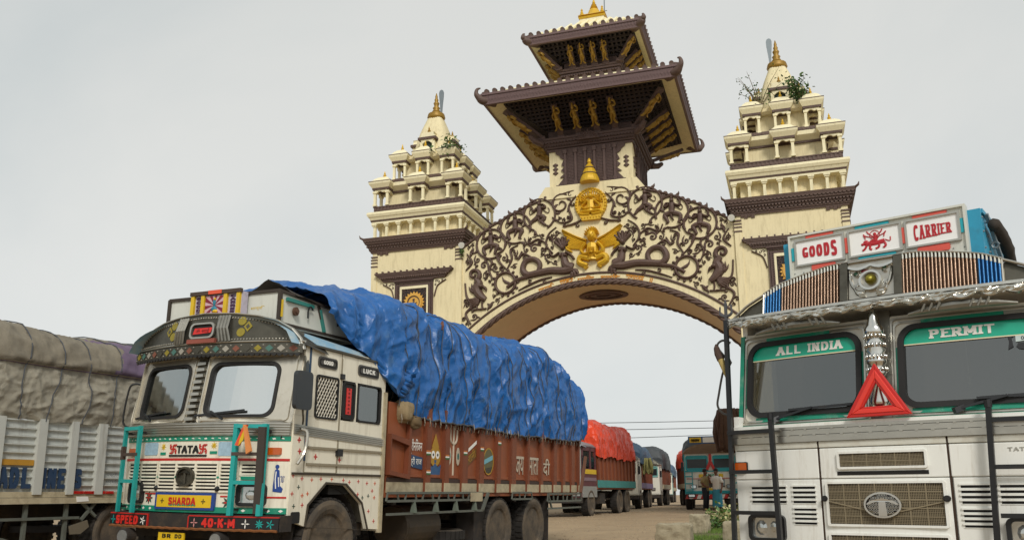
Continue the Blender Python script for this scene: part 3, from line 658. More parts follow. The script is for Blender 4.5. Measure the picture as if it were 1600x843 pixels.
fig = B(); figure_strokes(fig, 0, .05, .92, 1, 2)
FIGM = None
def proof(hw, zb, zt, inner_h, inner_z, core_h, strut0, strut1, nstrut, spread, top_h, top_z, nt, horn, figsc):
    """one pagoda roof tier: eaves half-width hw between zb and zt, struts from the core, tiled slope up to top_h / top_z"""
    global FIGM
    roof = B(lambda x, y, z: (x, y+C0, z)); roof.frus(0, 0, hw-.05, zt-.02, top_h, top_z)
    r = roof.obj('roof', CREAM2, pag)
    b = B(lambda x, y, z: (x, y+C0, z))
    for k in range(4):
        c, s_ = round(cos(k*pi/2)), round(sin(k*pi/2)); b.T = lambda u, d, v: (c*u-s_*d, C0+s_*u+c*d, v)
        i = b.P([(-hw, -hw, zb), (hw, -hw, zb), (hw+.05, -hw-.05, zt), (-hw-.05, -hw-.05, zt), (-hw+.1, -hw+.1, zb), (hw-.1, -hw+.1, zb), (hw-.1, -hw+.1, zt), (-hw+.1, -hw+.1, zt)])
        b.F((i, i+1, i+2, i+3), (i, i+4, i+5, i+1), (i+3, i+2, i+6, i+7))
        h = zt-zb
        for j in range(int(hw*2/.12)):
            u = -hw+.06+j*.12
            i = b.P([(u, -hw-.012-.02, zb+.2*h), (u+.045, -hw-.03-.02, zb+.5*h), (u, -hw-.05-.02, zb+.8*h), (u-.045, -hw-.03-.02, zb+.5*h)]); b.F((i, i+1, i+2, i+3))
        b.box(-hw-.07, hw+.07, -hw-.08, -hw+.05, zt-.05, zt+.03)
    b.obj('fascia', FASCIA, r)
    b = B(lambda x, y, z: (x, y+C0, z))
    i = b.P([(a*hw*.995, q*hw*.995, zb+.004) for a, q in ((-1,-1),(1,-1),(1,1),(-1,1))]+[(a*inner_h, q*inner_h, inner_z) for a, q in ((-1,-1),(1,-1),(1,1),(-1,1))])
    b.F(*[(i+k, i+4+k, i+4+(k+1)%4, i+(k+1)%4) for k in range(4)]); b.obj('soffit', CREAM, r)
    b = B(lambda x, y, z: (x, y+C0, z)); lo = (core_h, strut0[1]+.35); n = max(6, int((inner_h-core_h)/.1))
    b.frus(0, 0, lo[0], lo[1]+.16, inner_h+.04, inner_z+.16, cap=False)
    b.obj('ceiling_boards', HOLESHADE, r)
    b = B()
    for k in range(4):
        c, s_ = round(cos(k*pi/2)), round(sin(k*pi/2)); b.T = lambda u, d, v: (c*u-s_*d, C0+s_*u+c*d, v)
        L_ = sqrt((inner_h-lo[0])**2+(inner_z-lo[1])**2); nr = int(L_/.17)
        for j in range(nr+1):
            t = j/nr; h = lo[0]+(inner_h-lo[0])*t; z = lo[1]+(inner_z-lo[1])*t; b.bar((-h, -h, z), (h, -h, z), .07)
        nc = int(2*inner_h/.17)
        for j in range(nc+1):
            u = -inner_h+2*inner_h*j/nc; t0 = max(0, (abs(u)-lo[0])/(inner_h-lo[0]))
            if t0 < .98: b.bar((u, -lo[0]-(inner_h-lo[0])*t0, lo[1]+(inner_z-lo[1])*t0+.012), (u, -inner_h, inner_z+.012), .065)
    b.obj('lattice', LATT, r, kind='stuff')
    S0 = None
    def put_strut(px, py, dx, dy, ln):
        nonlocal S0
        global FIGM
        a = Vector((px, py, strut0[1])); e = Vector((px+dx*ln, py+dy*ln, strut1[1])); q = B(); q.bar(a, e, .22, .12); q.box(px-.13, px+.13, py-.13, py+.13, strut0[1]-.06, strut0[1]+.06)
        q.obj('strut', CARVED, r, loc=(0, C0, 0))
        v = (e-a).normalized(); u = Vector((-dy, dx, 0)).normalized(); w = u.cross(v)
        if w.z < 0: pass
        else: w = -w
        u = v.cross(w)*-1
        M = Matrix((u*figsc*.72, -w*figsc*.8, v*figsc)).transposed().to_4x4(); M.translation = a+(e-a)*.56+w*.07+Vector((0, C0, 0))
        if FIGM is None: f = fig.obj('strut_figure', GOLD2, r); FIGM = f
        else: f = FIGM.copy(); COL.objects.link(f); f.parent = r
        f.matrix_local = M
    ln = strut1[0]-strut0[0]
    for k in range(4):
        c, s_ = round(cos(k*pi/2)), round(sin(k*pi/2))
        for j in range(nstrut):
            u = -spread+2*spread*j/(nstrut-1); x, y = u, -strut0[0]
            put_strut(c*x-s_*y, s_*x+c*y, -s_*-1, -c, ln) if False else put_strut(c*x-s_*y, s_*x+c*y, s_, -c, ln)
        x, y = strut0[0]+.05, -strut0[0]-.05; d = Vector((c*1-s_*-1, s_*1+c*-1, 0)); put_strut(c*x-s_*y, s_*x+c*y, d.x, d.y, ln)
    # ribs of the tiled slope with round brown end caps
    rb = None
    for k in range(4):
        for j in range(nt):
            u = -hw+.15+(2*hw-.3)*j/(nt-1); t1 = min(1, (hw-abs(u))/(hw-top_h)) if abs(u) > top_h else 1
            q = B(); p0 = (u, -hw-.02, zt+.05); p1 = (u, -hw+(hw-top_h)*t1, zt+.03+(top_z-zt)*t1); q.tube([p0, p1], .06, 7); q.m = 1
            q.tube([(u, -hw-.07, zt+.1), (u, -hw+.08, zt+.14)], .085, 10); q.box(u-.08, u+.08, -hw-.068, -hw, zt-.02, zt+.1)
            q.obj('tile_rib', [CREAM2, BROWN], r, loc=(0, C0, 0), rotz=k*pi/2)
    for sx in (-1, 1):
        for sy in (-1, 1):
            q = B(); P = cat([(hw-.35, zb+.22), (hw, zb+.16), (hw+.13*horn, zb+.26), (hw+.2*horn, zb+.38*horn), (hw+.17*horn, zb+.56*horn), (hw+.08, zb+.64*horn)], 4)
            q.tube([(sx*p, sy*p, z) for p, z in P], [.2-.01*min(k, 8)-(.008*max(0, k-8)) for k in range(len(P))], 8); q.obj('corner_horn', BROWN, r, loc=(0, C0, 0), smooth=True)
    return r
proof(3.574, 15.17, 15.56, 2.95, 15.42, 1.62, (1.75, 14.3), (2.9, 15.1), 4, 1.05, 1.15, 16.85, 23, 1.0, 1.0)
b = B(lambda x, y, z: (x, y+C0, z)); b.frus(0, 0, 1.05, 16.5, 1.05, 17.3); b.frus(0, 0, 1.2, 16.78, 1.1, 16.86); b.obj('upper_core', CREAM, pag)
b = B(lambda x, y, z: (x, y+C0, z)); dentil_cornice(b, 0, [(1.1, 17.02, 17.08), (1.16, 17.1, 17.16), (1.22, 17.18, 17.26), (1.26, 17.27, 17.34)], [(1.18, 17.05, 17.11, .1)]); b.frus(0, 0, 1.06, 17.1, 1.06, 17.8); b.obj('core_cornice', CARVED, pag)
proof(2.222, 18.076, 18.38, 1.85, 18.24, 1.08, (1.16, 17.38), (1.82, 17.98), 4, .66, .5, 19.7, 14, .72, .78)
b = B(lambda x, y, z: (x, y+C0, z)); b.frus(0, 0, .5, 19.6, .5, 19.85)
b.m = 1; b.frus(0, 0, .52, 19.85, .56, 19.93); b.frus(0, 0, .5, 19.93, .46, 20.0); b.frus(0, 0, .56, 19.99, .5, 20.05)
b.lathe([(.36, 20.04), (.38, 20.1), (.3, 20.2), (.24, 20.35), (.2, 20.45), (.12, 20.5), (.17, 20.53), (.11, 20.57), (.14, 20.61), (.08, 20.65), (.11, 20.69), (.05, 20.74), (.07, 20.78), (.02, 20.95)], n=16)
for sx in (-1, 1):
    for sy in (-1, 1): b.lathe([(.07, 20.05), (.09, 20.1), (.05, 20.16), (.06, 20.2), (.03, 20.25), (.05, 20.29), (.005, 20.36)], sx*.42, sy*.42, 8)
b.obj('gilded_finial', [CREAM2, GOLD], pag)
b = B(); b.tube([(.38, C0+.25, 19.9), (.42, C0+.25, 22.5)], .022, 6); b.tube([(.2, C0+.25, 20.5), (.5, C0+.25, 20.5)], .015, 5); b.obj('lightning_rod', GREYMET, pag)
# ---- plants rooted in the masonry
LEAFG = mat('leaf_green', '#4d6b2a', rough=.6, var=.5, scale=5)
LEAFD = mat('leaf_dark', '#33501f', rough=.6, var=.5, scale=5)
STEM = mat('stem', '#6a5a40', rough=.8)
def plant(name, label, loc, R, n, leaf_l, mats, stems=6, up=.5, seed=1, parent=None, spread=(1, 1, 1)):
    rnd = random.Random(seed); b = B(); t = thing(name, label, 'plant', loc); lf = B()
    for s_ in range(stems):
        a = rnd.uniform(0, 6.3); e = Vector((cos(a)*R*rnd.uniform(.4, 1)*spread[0], sin(a)*R*rnd.uniform(.4, 1)*spread[1], R*rnd.uniform(up, up+.7)*spread[2])); mid = e*.5+Vector((0, 0, .12*R))
        P = cat([(0, 0, 0), mid, e], 4); b.tube(P, [R*.022*(1-.8*k/(len(P)-1)) for k in range(len(P))], 4)
        for _ in range(n//stems):
            k = rnd.uniform(.2, 1); p = Vector(P[min(len(P)-1, int(k*(len(P)-1)))])+Vector((rnd.gauss(0, 1), rnd.gauss(0, 1), rnd.gauss(0, .8)))*R*.13
            d = Vector((rnd.gauss(0, 1), rnd.gauss(0, 1), rnd.gauss(.2, .6))).normalized(); w = d.orthogonal().normalized(); w.rotate(Matrix.Rotation(rnd.uniform(0, 6), 3, d)); l = leaf_l*rnd.uniform(.6, 1.2)
            i = lf.P([p, p+d*l*.4+w*l*.28, p+d*l, p+d*l*.4-w*l*.28]); lf.m = rnd.randint(0, 1); lf.F((i, i+1, i+2, i+3))
    b.obj('stem', STEM, t); lf.obj('foliage', mats, t); return t
def gp(x, y, z): v = gate.matrix_basis @ Vector((x, y, z)); return tuple(v)
bpy.context.view_layer.update()
GP = 'plants rooted in the gateway'
plant('shrub', 'small leafy shrub on the spire of the tower behind the blue tarpaulin', gp(-5.95, .55, 14.45), .75, 260, .15, [LEAFG, LEAFD], 9, .3, 2)
plant('shrub', 'sparse airy shrub with thin twigs on the tower above the GOODS CARRIER truck', gp(6.25, .7, 14.7), 1.0, 170, .11, [LEAFG, LEAFD], 10, .75, 3)
plant('shrub', 'dense dark shrub beside the airy one on the tower above the GOODS CARRIER truck', gp(7.75, .55, 14.7), .8, 420, .15, [LEAFD, LEAFG], 8, .35, 4)
plant('tuft', 'bright green tuft between the arch and the tower behind the blue tarpaulin', gp(-5.05, -.15, 9.95), .26, 70, .1, [LEAFG, LEAFD], 5, .3, 5)
plant('tuft', 'tiny pale tuft where the arch meets the tower behind the GOODS CARRIER truck', gp(5.05, -.15, 10.25), .18, 40, .08, [LEAFG, LEAFG], 5, .2, 6)
LAMPM = mat('lamp_white', '#d8d6cc', rough=.4)
for k, (x, lab) in enumerate(((-5.03, 'round white floodlight just above the bright green tuft'), (5.03, 'round white floodlight just above the tiny pale tuft'))):
    t = thing('floodlight', lab, 'light', gp(x, -.2, 10.38), (0, 0, -.2875)); b = B(); b.tube([(0, 0, 0), (0, -.12, -.05)], [.1, .12], 12); b.obj('lamp_housing', LAMPM, t); b = B(); b.tube([(0, .15, .02), (0, 0, 0)], .025, 6); b.obj('bracket', GREYMET, t)
# ================================================================ shared vehicle pieces
WHITEP = mat('white_truck_paint', '#d9d6c8', rough=.42, var=.1, scale=2, dirt=.38, dcol='#8a7a5e', streak=True)
WHITER = mat('white_panel', '#e6e6df', rough=.35, var=.07, scale=2, dirt=.36, dcol='#a0927a', streak=True)
CREAMP = mat('cream_truck_paint', '#e3ddca', rough=.5, var=.1, scale=2.2, dirt=.42, dcol='#86765a', streak=True)
STEEL = mat('stainless_trim', '#b9b5aa', rough=.28, metal=.85, var=.2, scale=5, dirt=.2, dcol='#5c4f3f')
CHROME = mat('chrome', '#d6d4cd', rough=.16, metal=1., var=.1, scale=6)
TIN = mat('embossed_tin', '#8f8d84', rough=.35, metal=.8, var=.35, scale=9, dirt=.4, dcol='#3d342a')
DARKTIN = mat('tarnished_tin', '#5d5a50', rough=.4, metal=.75, var=.4, scale=8, dirt=.5, dcol='#26211b')
RUBBER = mat('black_rubber', '#1b1a19', rough=.7, var=.2)
TYRE = mat('tyre_rubber', '#4a433a', rough=.9, var=.3, scale=4, dirt=.75, dcol='#7d6c56')
TREAD = mat('tyre_tread', '#24211e', rough=.9, var=.3, scale=6, dirt=.35, dcol='#54483a')
RIM = mat('rim_paint', '#2b2520', rough=.7, var=.3, dirt=.5, dcol='#6b5942')
BLACKP = mat('black_paint', '#191a1c', rough=.4, var=.2, dirt=.2)
DARK = mat('dark_interior', '#1a1917', rough=.9)
CHASSIS = mat('chassis', '#2b2622', rough=.85, var=.3, dirt=.5, dcol='#5a4a37')
TEAL = mat('teal_paint', '#1a9a95', rough=.4, var=.2, scale=5, dirt=.3, dcol='#5b5a4c')
GREENP = mat('green_paint', '#12866a', rough=.4, var=.2, scale=5, dirt=.25, dcol='#b9bfae')
REDP = mat('red_paint', '#b8261f', rough=.4, var=.15, scale=6)
REDT = mat('signal_red', '#cf2a22', rough=.35, var=.08)
YELP = mat('yellow_paint', '#d8b41c', rough=.4, var=.15, scale=6)
BLUEP = mat('blue_paint', '#1d3f86', rough=.4, var=.15, scale=6)
ORANGEP = mat('orange_red_paint', '#dd5534', rough=.45, var=.12, scale=7)
AMBER = mat('amber_lens', '#b8520e', rough=.2, var=.15, spec=.8)
LENS = mat('lamp_lens', '#c9cbc8', rough=.08, metal=.7, var=.35, scale=14)
SHEET = mat('painted_sheet', '#cfd0c6', rough=.5, var=.1, scale=2, dirt=.35, dcol='#8d8470', streak=True)
BROWNB = mat('brown_body_paint', '#8c4c2b', rough=.6, var=.25, scale=3, dirt=.45, dcol='#553624', streak=True)
BROWND = mat('brown_post_paint', '#743c22', rough=.6, var=.25, scale=4, dirt=.4, dcol='#43291d', streak=True)
DIRTYW = mat('dirty_white', '#b3a78a', rough=.7, var=.25, scale=4, dirt=.7, dcol='#5c4a36')
WHITE = mat('white_lettering', '#e4e2da', rough=.5, var=.06)
GLASS_L = glassmat('windscreen_glass_clear', .42, (.42, .5, .5)); GLASS_R = glassmat('windscreen_glass_sheen', .8, (.5, .5, .5)); GLASS_D = glassmat('windscreen_glass_dark', .19, (.28, .28, .27))
def slab(b, x0, x1, z0, z1, d0, d1, nx=10, nz=1):          # box subdivided along x, for curved fronts
    xs = [x0+(x1-x0)*k/nx for k in range(nx+1)]; zs = [z0+(z1-z0)*k/nz for k in range(nz+1)]; w = nz+1
    i = b.P([(x, d, z) for d in (d0, d1) for x in xs for z in zs]); n = (nx+1)*w
    for a in range(nx):
        for c in range(nz): q = i+a*w+c; b.F((q, q+w, q+w+1, q+1), (q+n, q+n+1, q+n+w+1, q+n+w))
        q = i+a*w; b.F((q, q+n, q+n+w, q+w), (q+nz, q+nz+w, q+n+nz+w, q+n+nz))
    for c in range(nz):
        q = i+c; b.F((q, q+1, q+n+1, q+n)); q = i+nx*w+c; b.F((q, q+n, q+n+1, q+1))
    return b
WHEELS = {}
def wheel(parent, x, y, z, r=.5, w=.26, side=1, name='wheel', lug=34):
    """rim with nuts (part) and tyre with tread (sub-part); axle along x, outer face towards +x for side=1"""
    key = (r, w, lug)
    if key not in WHEELS:
        T = lambda a, c, d: (d, a, c)
        b = B(T); b.lathe([(.02, .05), (.1, .05), (.12, -.02), (.2, -.06), (.27, -.07), (.295, .05), (.31, .09), (.33, .09)], n=24)
        for k in range(8): a = k*pi/4; b.lathe([(.018, -.05), (.018, .0)], .17*cos(a), .17*sin(a), 6)
        me = b.mesh('wheel', RIM, False)
        b = B(T); h = w/2
        b.lathe([(.31, h*.75), (.33, h*.95), (.38, h*1.12), (r*.86, h*1.15), (r*.95, h*1.02), (r*.985, h*.9), (r*.985, -h*.9), (r*.95, -h*1.02), (r*.86, -h*1.15), (.38, -h*1.12), (.31, -h*.75)], n=44)
        for q, f in enumerate(b.f):
            if 4*44 <= q < 7*44: b.mi[q] = 1
        b.m = 1
        for k in range(lug):
            a = 2*pi*k/lug
            for s_ in (-1, 1):
                a2 = a+(pi/lug if s_ > 0 else 0); c, s2 = cos(a2), sin(a2); dw = .6*2*pi/lug/2
                P = []
                for rr in (r*.97, r*1.012):
                    for aa, d in ((a2-dw, h*.12*s_), (a2+dw, h*.12*s_), (a2+dw*1.15, h*1.0*s_), (a2-dw*.85, h*1.0*s_)): P.append((rr*cos(aa), rr*sin(aa), d))
                i = b.P(P); b.F((i+4, i+5, i+6, i+7), *[(i+q, i+(q+1) % 4, i+4+(q+1) % 4, i+4+q) for q in range(4)])
        WHEELS[key] = (me, b.mesh('tyre', [TYRE, TREAD], False))
    m1, m2 = WHEELS[key]
    o = bpy.data.objects.new(name, m1); COL.objects.link(o); o.parent = parent; o.location = (x, y, z)
    t = bpy.data.objects.new('tyre', m2); COL.objects.link(t); t.parent = o
    if side < 0: o.rotation_euler.z = pi
    return o
def lozenge(b, u, v, ru, rv, d): b.prism([(u-ru, v), (u, v-rv), (u+ru, v), (u, v+rv)], d, d+.01, back=False)
def star(b, u, v, r, d, n=8, w=.22):
    for k in range(n): a = 2*pi*k/n; b.prism([(u, v), (u+r*.55*cos(a-w), v+r*.55*sin(a-w)), (u+r*cos(a), v+r*sin(a)), (u+r*.55*cos(a+w), v+r*.55*sin(a+w))], d-k*1e-5, d+.006, back=False)
def plus(b, u, v, r, d): b.prism([(u-r, v-r*.16), (u+r, v-r*.16), (u+r, v+r*.16), (u-r, v+r*.16)], d, d+.006, back=False); b.prism([(u-r*.16, v-r), (u+r*.16, v-r), (u+r*.16, v+r), (u-r*.16, v+r)], d-2e-5, d+.006, back=False)
# ================================================================ blue-tarp truck
LYAW = -.4108
bt = thing('cargo_truck', 'weathered white truck with TATA and SHARDA lettering, brown body and turquoise ladders', 'truck', (-3.8285, 9.5586, 0), (0, .0297, LYAW), 'trucks parked by the gateway')
yf = lambda x, z: .1757*x*x+.17*max(0, z-1.735)
TF = lambda u, d, v: (u, yf(u, v)+d, v)
TS = lambda u, d, v: (1.205-d, u, v)                       # right side of the cab, u along the truck
def p_(b, name, mats, parent=None, **k): return b.obj(name, mats, parent or bt, **k)
# ---- cab shell
b = B(TF); slab(b, -1.19, 1.19, .84, 1.66, 0, .03, 16, 2); slab(b, -1.19, 1.19, 1.66, 1.85, .0, .03, 16, 2)
b.T = TS; b.prism([(.255, .78), (.55, .70), (.585, .923), (.88, 1.155), (1.251, 1.142), (1.578, .935), (1.705, .637), (1.99, .617), (1.99, 1.885), (.255, 1.885)], 0, .04)
b.T = lambda u, d, v: (-1.205+d, u, v); b.prism([(.255, .78), (1.99, .617), (1.99, 2.68), (.42, 2.68), (.255, 1.885)], 0, .04)
b.T = None; b.box(-1.2, 1.2, 1.95, 1.99, .6, 2.66)
cab = p_(b, 'cab', CREAMP)
b = B(TS)
for u0, u1 in ((.44, .595), (.995, 1.08), (1.345, 1.385), (1.9, 1.99)): b.prism([(u0, 1.887), (u1, 1.887), (u1, 2.352), (u0, 2.352)], 0, .04)
b.prism([(.44, 2.354), (1.99, 2.354), (1.99, 2.66), (1.77, 2.69), (.44, 2.69)], 0, .04)
b.prism([(.258, 1.887), (.44, 1.887), (.44, 2.69), (.40, 2.69)], 0, .04)
p_(b, 'cab_side', CREAMP, cab)
# interior that the windscreen lets through
b = B(); b.box(-1.16, 1.16, .35, 1.94, 1.2, 1.24); b.box(-1.15, 1.15, 1.0, 1.9, 1.04, 1.5); b.box(-.95, -.2, .95, 1.1, 1.5, 2.1); b.box(.3, 1.0, .95, 1.1, 1.5, 2.1); b.box(-1.1, 1.1, .2, .5, 1.62, 1.8); p_(b, 'seats', DARK, cab)
b = B(); b.tube([(.62+.2*cos(k*pi/8), .62+.1*sin(k*pi/8), 1.92+.17*sin(k*pi/8)) for k in range(16)], .015, 6, closed=True); p_(b, 'steering_wheel', BLACKP, cab)
# ---- roof with rolled sides
def roof_fn(a, c):
    y = .12+1.86*a; u = -1.21+2.42*c; t = abs(u)/1.21; h = (2.98-.13*a)-2.66
    return (u, y, 2.655+h*(max(0, 1-t**3.2))**.55+.0*a)
b = B(); b.grid(roof_fn, 10, 30); BLUEROOF = mat('faded_blue_roof', '#7fa6bd', rough=.5, var=.2, scale=2, dirt=.75, dcol='#c9c2ab')
p_(b, 'cab_roof', BLUEROOF, cab, smooth=True)
b = B(TS); b.tube([(.3, 0, 2.675), (1.0, -.015, 2.67), (1.98, 0, 2.655)], .018, 6); p_(b, 'rain_gutter', DARKTIN, cab)
# ---- windscreen frames, glass, louvre strip
b = B(TF)
for s_ in (-1, 1):
    A = rrect(*sorted((s_*.075, s_*1.19)), 1.8, 2.6, .03, 6); Bq = rrect(*sorted((s_*.145, s_*.985)), 1.855, 2.475, .12, 6)
    b.ring(A, Bq, -.02, .03); b.ring(rrect(*sorted((s_*.09, s_*1.15)), 1.82, 2.57, .04, 6), rrect(*sorted((s_*.105, s_*1.13)), 1.835, 2.552, .04, 6), -.04, -.018)
p_(b, 'windscreen_surround', mat('silver_cream', '#cbc5b6', rough=.27, metal=.6, var=.18, scale=5, dirt=.3, dcol='#7b6a52'), cab)
for s_, g in ((-1, GLASS_L), (1, GLASS_R)):
    x0, x1 = sorted((s_*.155, s_*.975)); b = B(TF); slab(b, x0, x1, 1.865, 2.465, .0, .006, 8); w = p_(b, 'windscreen', g)
    b = B(TF); b.ring(rrect(x0-.012, x1+.012, 1.853, 2.477, .12, 6), rrect(x0+.022, x1-.022, 1.887, 2.443, .1, 6), -.035, .008); p_(b, 'rubber_seal', RUBBER, w)
    b = B(TF); e = s_*.55; b.bar((e-.1, -.06, 1.83), (e-.28, -.05, 1.92), .02); b.bar((e-.5, -.035, 1.875), (e+.12, -.04, 1.93), .022); p_(b, 'wiper', BLACKP, w)
b = B(TF); b.box(-.074, .06, -.015, .02, 1.8, 2.6); b.m = 1
for k in range(11): z = 1.82+k*.07; b.prism([(-.07, z), (.055, z+.006), (.05, z+.036), (-.065, z+.04)], -.06+.002*k, -.0)
p_(b, 'louvre_strip', [DARKTIN, STEEL], cab)
b = B(TF)
for k in range(5): b.tube([(x, -.025, 1.675+.028*k) for x in [-1.19+.14*j for j in range(18)]], .014, 6)
slab(b, -1.19, 1.19, 1.655, 1.81, -.015, .0, 14)
b.T = TS
for k in range(4): b.tube([(.26, -.012, 1.70+.02*k), (.5, -.012, 1.705+.02*k-.006), (1.98, -.012, 1.635+.022*k)], .01, 6)
b.prism([(.26, 1.68), (1.98, 1.62), (1.98, 1.72), (.26, 1.785)], -.012, .0)
p_(b, 'ribbed_trim', STEEL, cab)
# ---- painted front details
b = B(TF); slab(b, -1.19, 1.19, 1.6, 1.655, -.008, 0, 14); b.cut(); slab(b, -1.19, 1.19, .838, .9, -.012, .0, 14); b.cut(); slab(b, -.44, .66, 1.2, 1.222, -.02, 0, 8); b.cut(); slab(b, -1.06, -.46, 1.2, 1.222, -.02, 0, 6); b.cut(); slab(b, .7, .95, 1.19, 1.225, -.02, 0, 4); p_(b, 'green_stripe', [GREENP, WHITE], cab); b = B(TF); b.m = 1
random.seed(4)
for k in range(26): x = -1.1+.088*k; b.prism([(x, 1.615+.01*(k % 3)), (x+.03, 1.62), (x+.02, 1.635), (x-.01, 1.63)], -.0095, -.004, back=False)
for k in range(5): lozenge(b, -1.05+.13*k, .87, .025, .015, -.014); lozenge(b, .62+.13*k, .868, .025, .015, -.014)
p_(b, 'painted_fleck', [GREENP, WHITE], cab, kind='stuff')
b = B(TF); slab(b, -1.19, 1.19, 1.388, 1.415, -.006, .0, 14); slab(b, .96, 1.18, 1.0, 1.018, -.006, 0, 4); slab(b, -.66, -.46, 1.02, 1.035, -.006, 0, 4); slab(b, .47, .66, 1.005, 1.02, -.006, 0, 4)
for sx in (-.235, .2):
    b.cut()                                                # auspicious Hindu emblem either side of the name
    r = .052; cz = 1.515; sg = 1
    for k in range(4):
        a = k*pi/2; c, s_ = round(cos(a)), round(sin(a)); b.prism([(sx+c*x-s_*z, cz+s_*x+c*z) for x, z in ((-.009, -.009), (r, -.009), (r, -r), (r-.016, -r), (r-.016, .009), (-.009, .009))], -.008-k*2e-5, .0, back=False)
        b.prism(ell(sx+.027*(c-s_), cz+.027*(s_+c), .006, .006, 6), -.008, 0, back=False)
p_(b, 'red_lining', REDP, cab)
b = B(TF); letters(b, 'TATA', -.176, .142, 1.468, 1.552, .24, .2, gap=.06, thick=.01); slab(b, -.29, .255, 1.432, 1.452, -.01, 0, 4); p_(b, 'maker_name', BLACKP, cab)
b = B(TF)
for u, v in ((-.4, 1.54), (.34, 1.55)): b.cut(); star(b, u, v, .04, -.006); b.m = 1; b.prism([(u-.045, v-.09), (u+.045, v-.09), (u+.045, v-.06), (u-.045, v-.06)], -.006, 0, back=False); b.m = 0
p_(b, 'painted_flowers', [YELP, GREENP], cab)
b = B(TF); PB = mat('pale_blue_picture', '#9db9c9', rough=.5, var=.5, scale=22)
b.prism(rrect(.40, .6, 1.44, 1.59, .02), -.006, 0, back=False); b.cut(); b.prism(rrect(-.76, -.5, 1.45, 1.59, .02), -.006, 0, back=False); p_(b, 'painted_picture', PB, cab)
b = B(TF)
for u, v in ((-.581, .982), (.564, .947)): b.cut(); b.m = 0; star(b, u, v, .07, -.006, 8, .3); b.m = 1; star(b, u+.0, v, .05, -.0065, 4, .4)
p_(b, 'painted_flower', [mat('dark_green_paint', '#22433a', rough=.5), REDP], cab)
b = B(TF); P = [(1.04, 1.07), (1.13, 1.06), (1.14, 1.1), (1.11, 1.13), (1.1, 1.22), (1.095, 1.29), (1.07, 1.31), (1.05, 1.29), (1.045, 1.2), (1.04, 1.13)]; b.prism(P, -.006, .0, back=False); b.prism(ell(1.072, 1.33, .02, .022, 12), -.006, 0, back=False)
devanagari(b, 'साई', 1.13, 1.2, .05, pi/2, thick=.006); b.m = 1; b.stroke([(1.065, 1.28), (1.06, 1.2), (1.07, 1.1)], .008, .01); b.stroke([(1.09, 1.22), (1.1, 1.12)], .007, .01)
p_(b, 'blue_figure_decal', [BLUEP, WHITE], cab)
# ---- grille
b = B(TF)
cols = [(-.415, -.16), (-.13, .12), (.15, .41), (-1.05, -.8), (-.77, -.47), (.46, .65), (.7, .93)]
for x0, x1 in cols: slab(b, x0, x1, 1.235 if x0 > .6 else 1.065, 1.37, -.004, .01, 4)
gr = p_(b, 'grille', DARK)
for x0, x1 in cols:
    for k in range(9):
        z = 1.37-.037*k
        if x0 > .6 and k > 3: break
        b = B(TF); slab(b, x0-.008, x1+.008, z-.018, z, -.022, .005, 4); p_(b, 'grille_bar', CREAMP, gr)
b = B(TF)
for x0, x1 in cols: b.ring(rrect(x0-.02, x1+.02, (1.225 if x0 > .6 else 1.05), 1.385, .02, 3), rrect(x0, x1, (1.237 if x0 > .6 else 1.067), 1.37, .015, 3), -.018, .0)
p_(b, 'grille_frame', CREAMP, gr)
b = B(TF)
b.ring(ell(.02, 1.216, .12, .105, 28), ell(.02, 1.216, .098, .084, 28), -.06, -.01); b.prism(ell(.02, 1.216, .098, .084, 28), -.03, -.01)
b.stroke([(-.055, 1.245), (.02, 1.262), (.095, 1.245)], .014, .062); b.stroke([(.02, 1.255), (.02, 1.14)], [.02, .016], .062); p_(b, 'maker_badge', DARKTIN, gr)
b = B(TF)
for x in (-.44, .44): b.cut(); b.blob(x, 1.09, .035, .035, .05)
p_(b, 'catch', BLACKP, gr)
b = B(TF); slab(b, -.43, .42, .865, 1.045, -.03, 0, 8); b.m = 1; slab(b, -.395, .385, .89, 1.02, -.034, -.02, 8); b.m = 2; letters(b, 'SHARDA', -.2, .19, .915, .995, .26, .2, gap=.1, thick=.038); b.m = 3
for u in (-.3, .29): star(b, u, .955, .03, -.037, 4, .4)
b.m = 4; letters(b, 'SHARDA', -.196, .194, .905, .93, .26, .5, gap=.1, thick=.0365)
p_(b, 'name_board', [BLUEP, YELP, REDP, BLACKP, GREENP], cab)
for s_ in (-1, 1):
    b = B(TF); x0, x1 = sorted((s_*.68, s_*.985)); b.ring(rrect(x0, x1, .915, 1.15, .05), rrect(x0+.035, x1-.035, .95, 1.115, .03), -.05, .0); h = p_(b, 'headlight', BLACKP)
    b = B(TF); slab(b, x0+.03, x1-.03, .945, 1.12, -.022, -.005, 5); b.blob((x0+x1)/2, 1.03, .09, .075, .035); p_(b, 'lens', LENS, h)
    b = B(TF); x0, x1 = sorted((s_*.945, s_*1.105)); b.prism(rrect(x0, x1, 1.455, 1.53, .01), -.03, 0); p_(b, 'indicator', AMBER, bt)
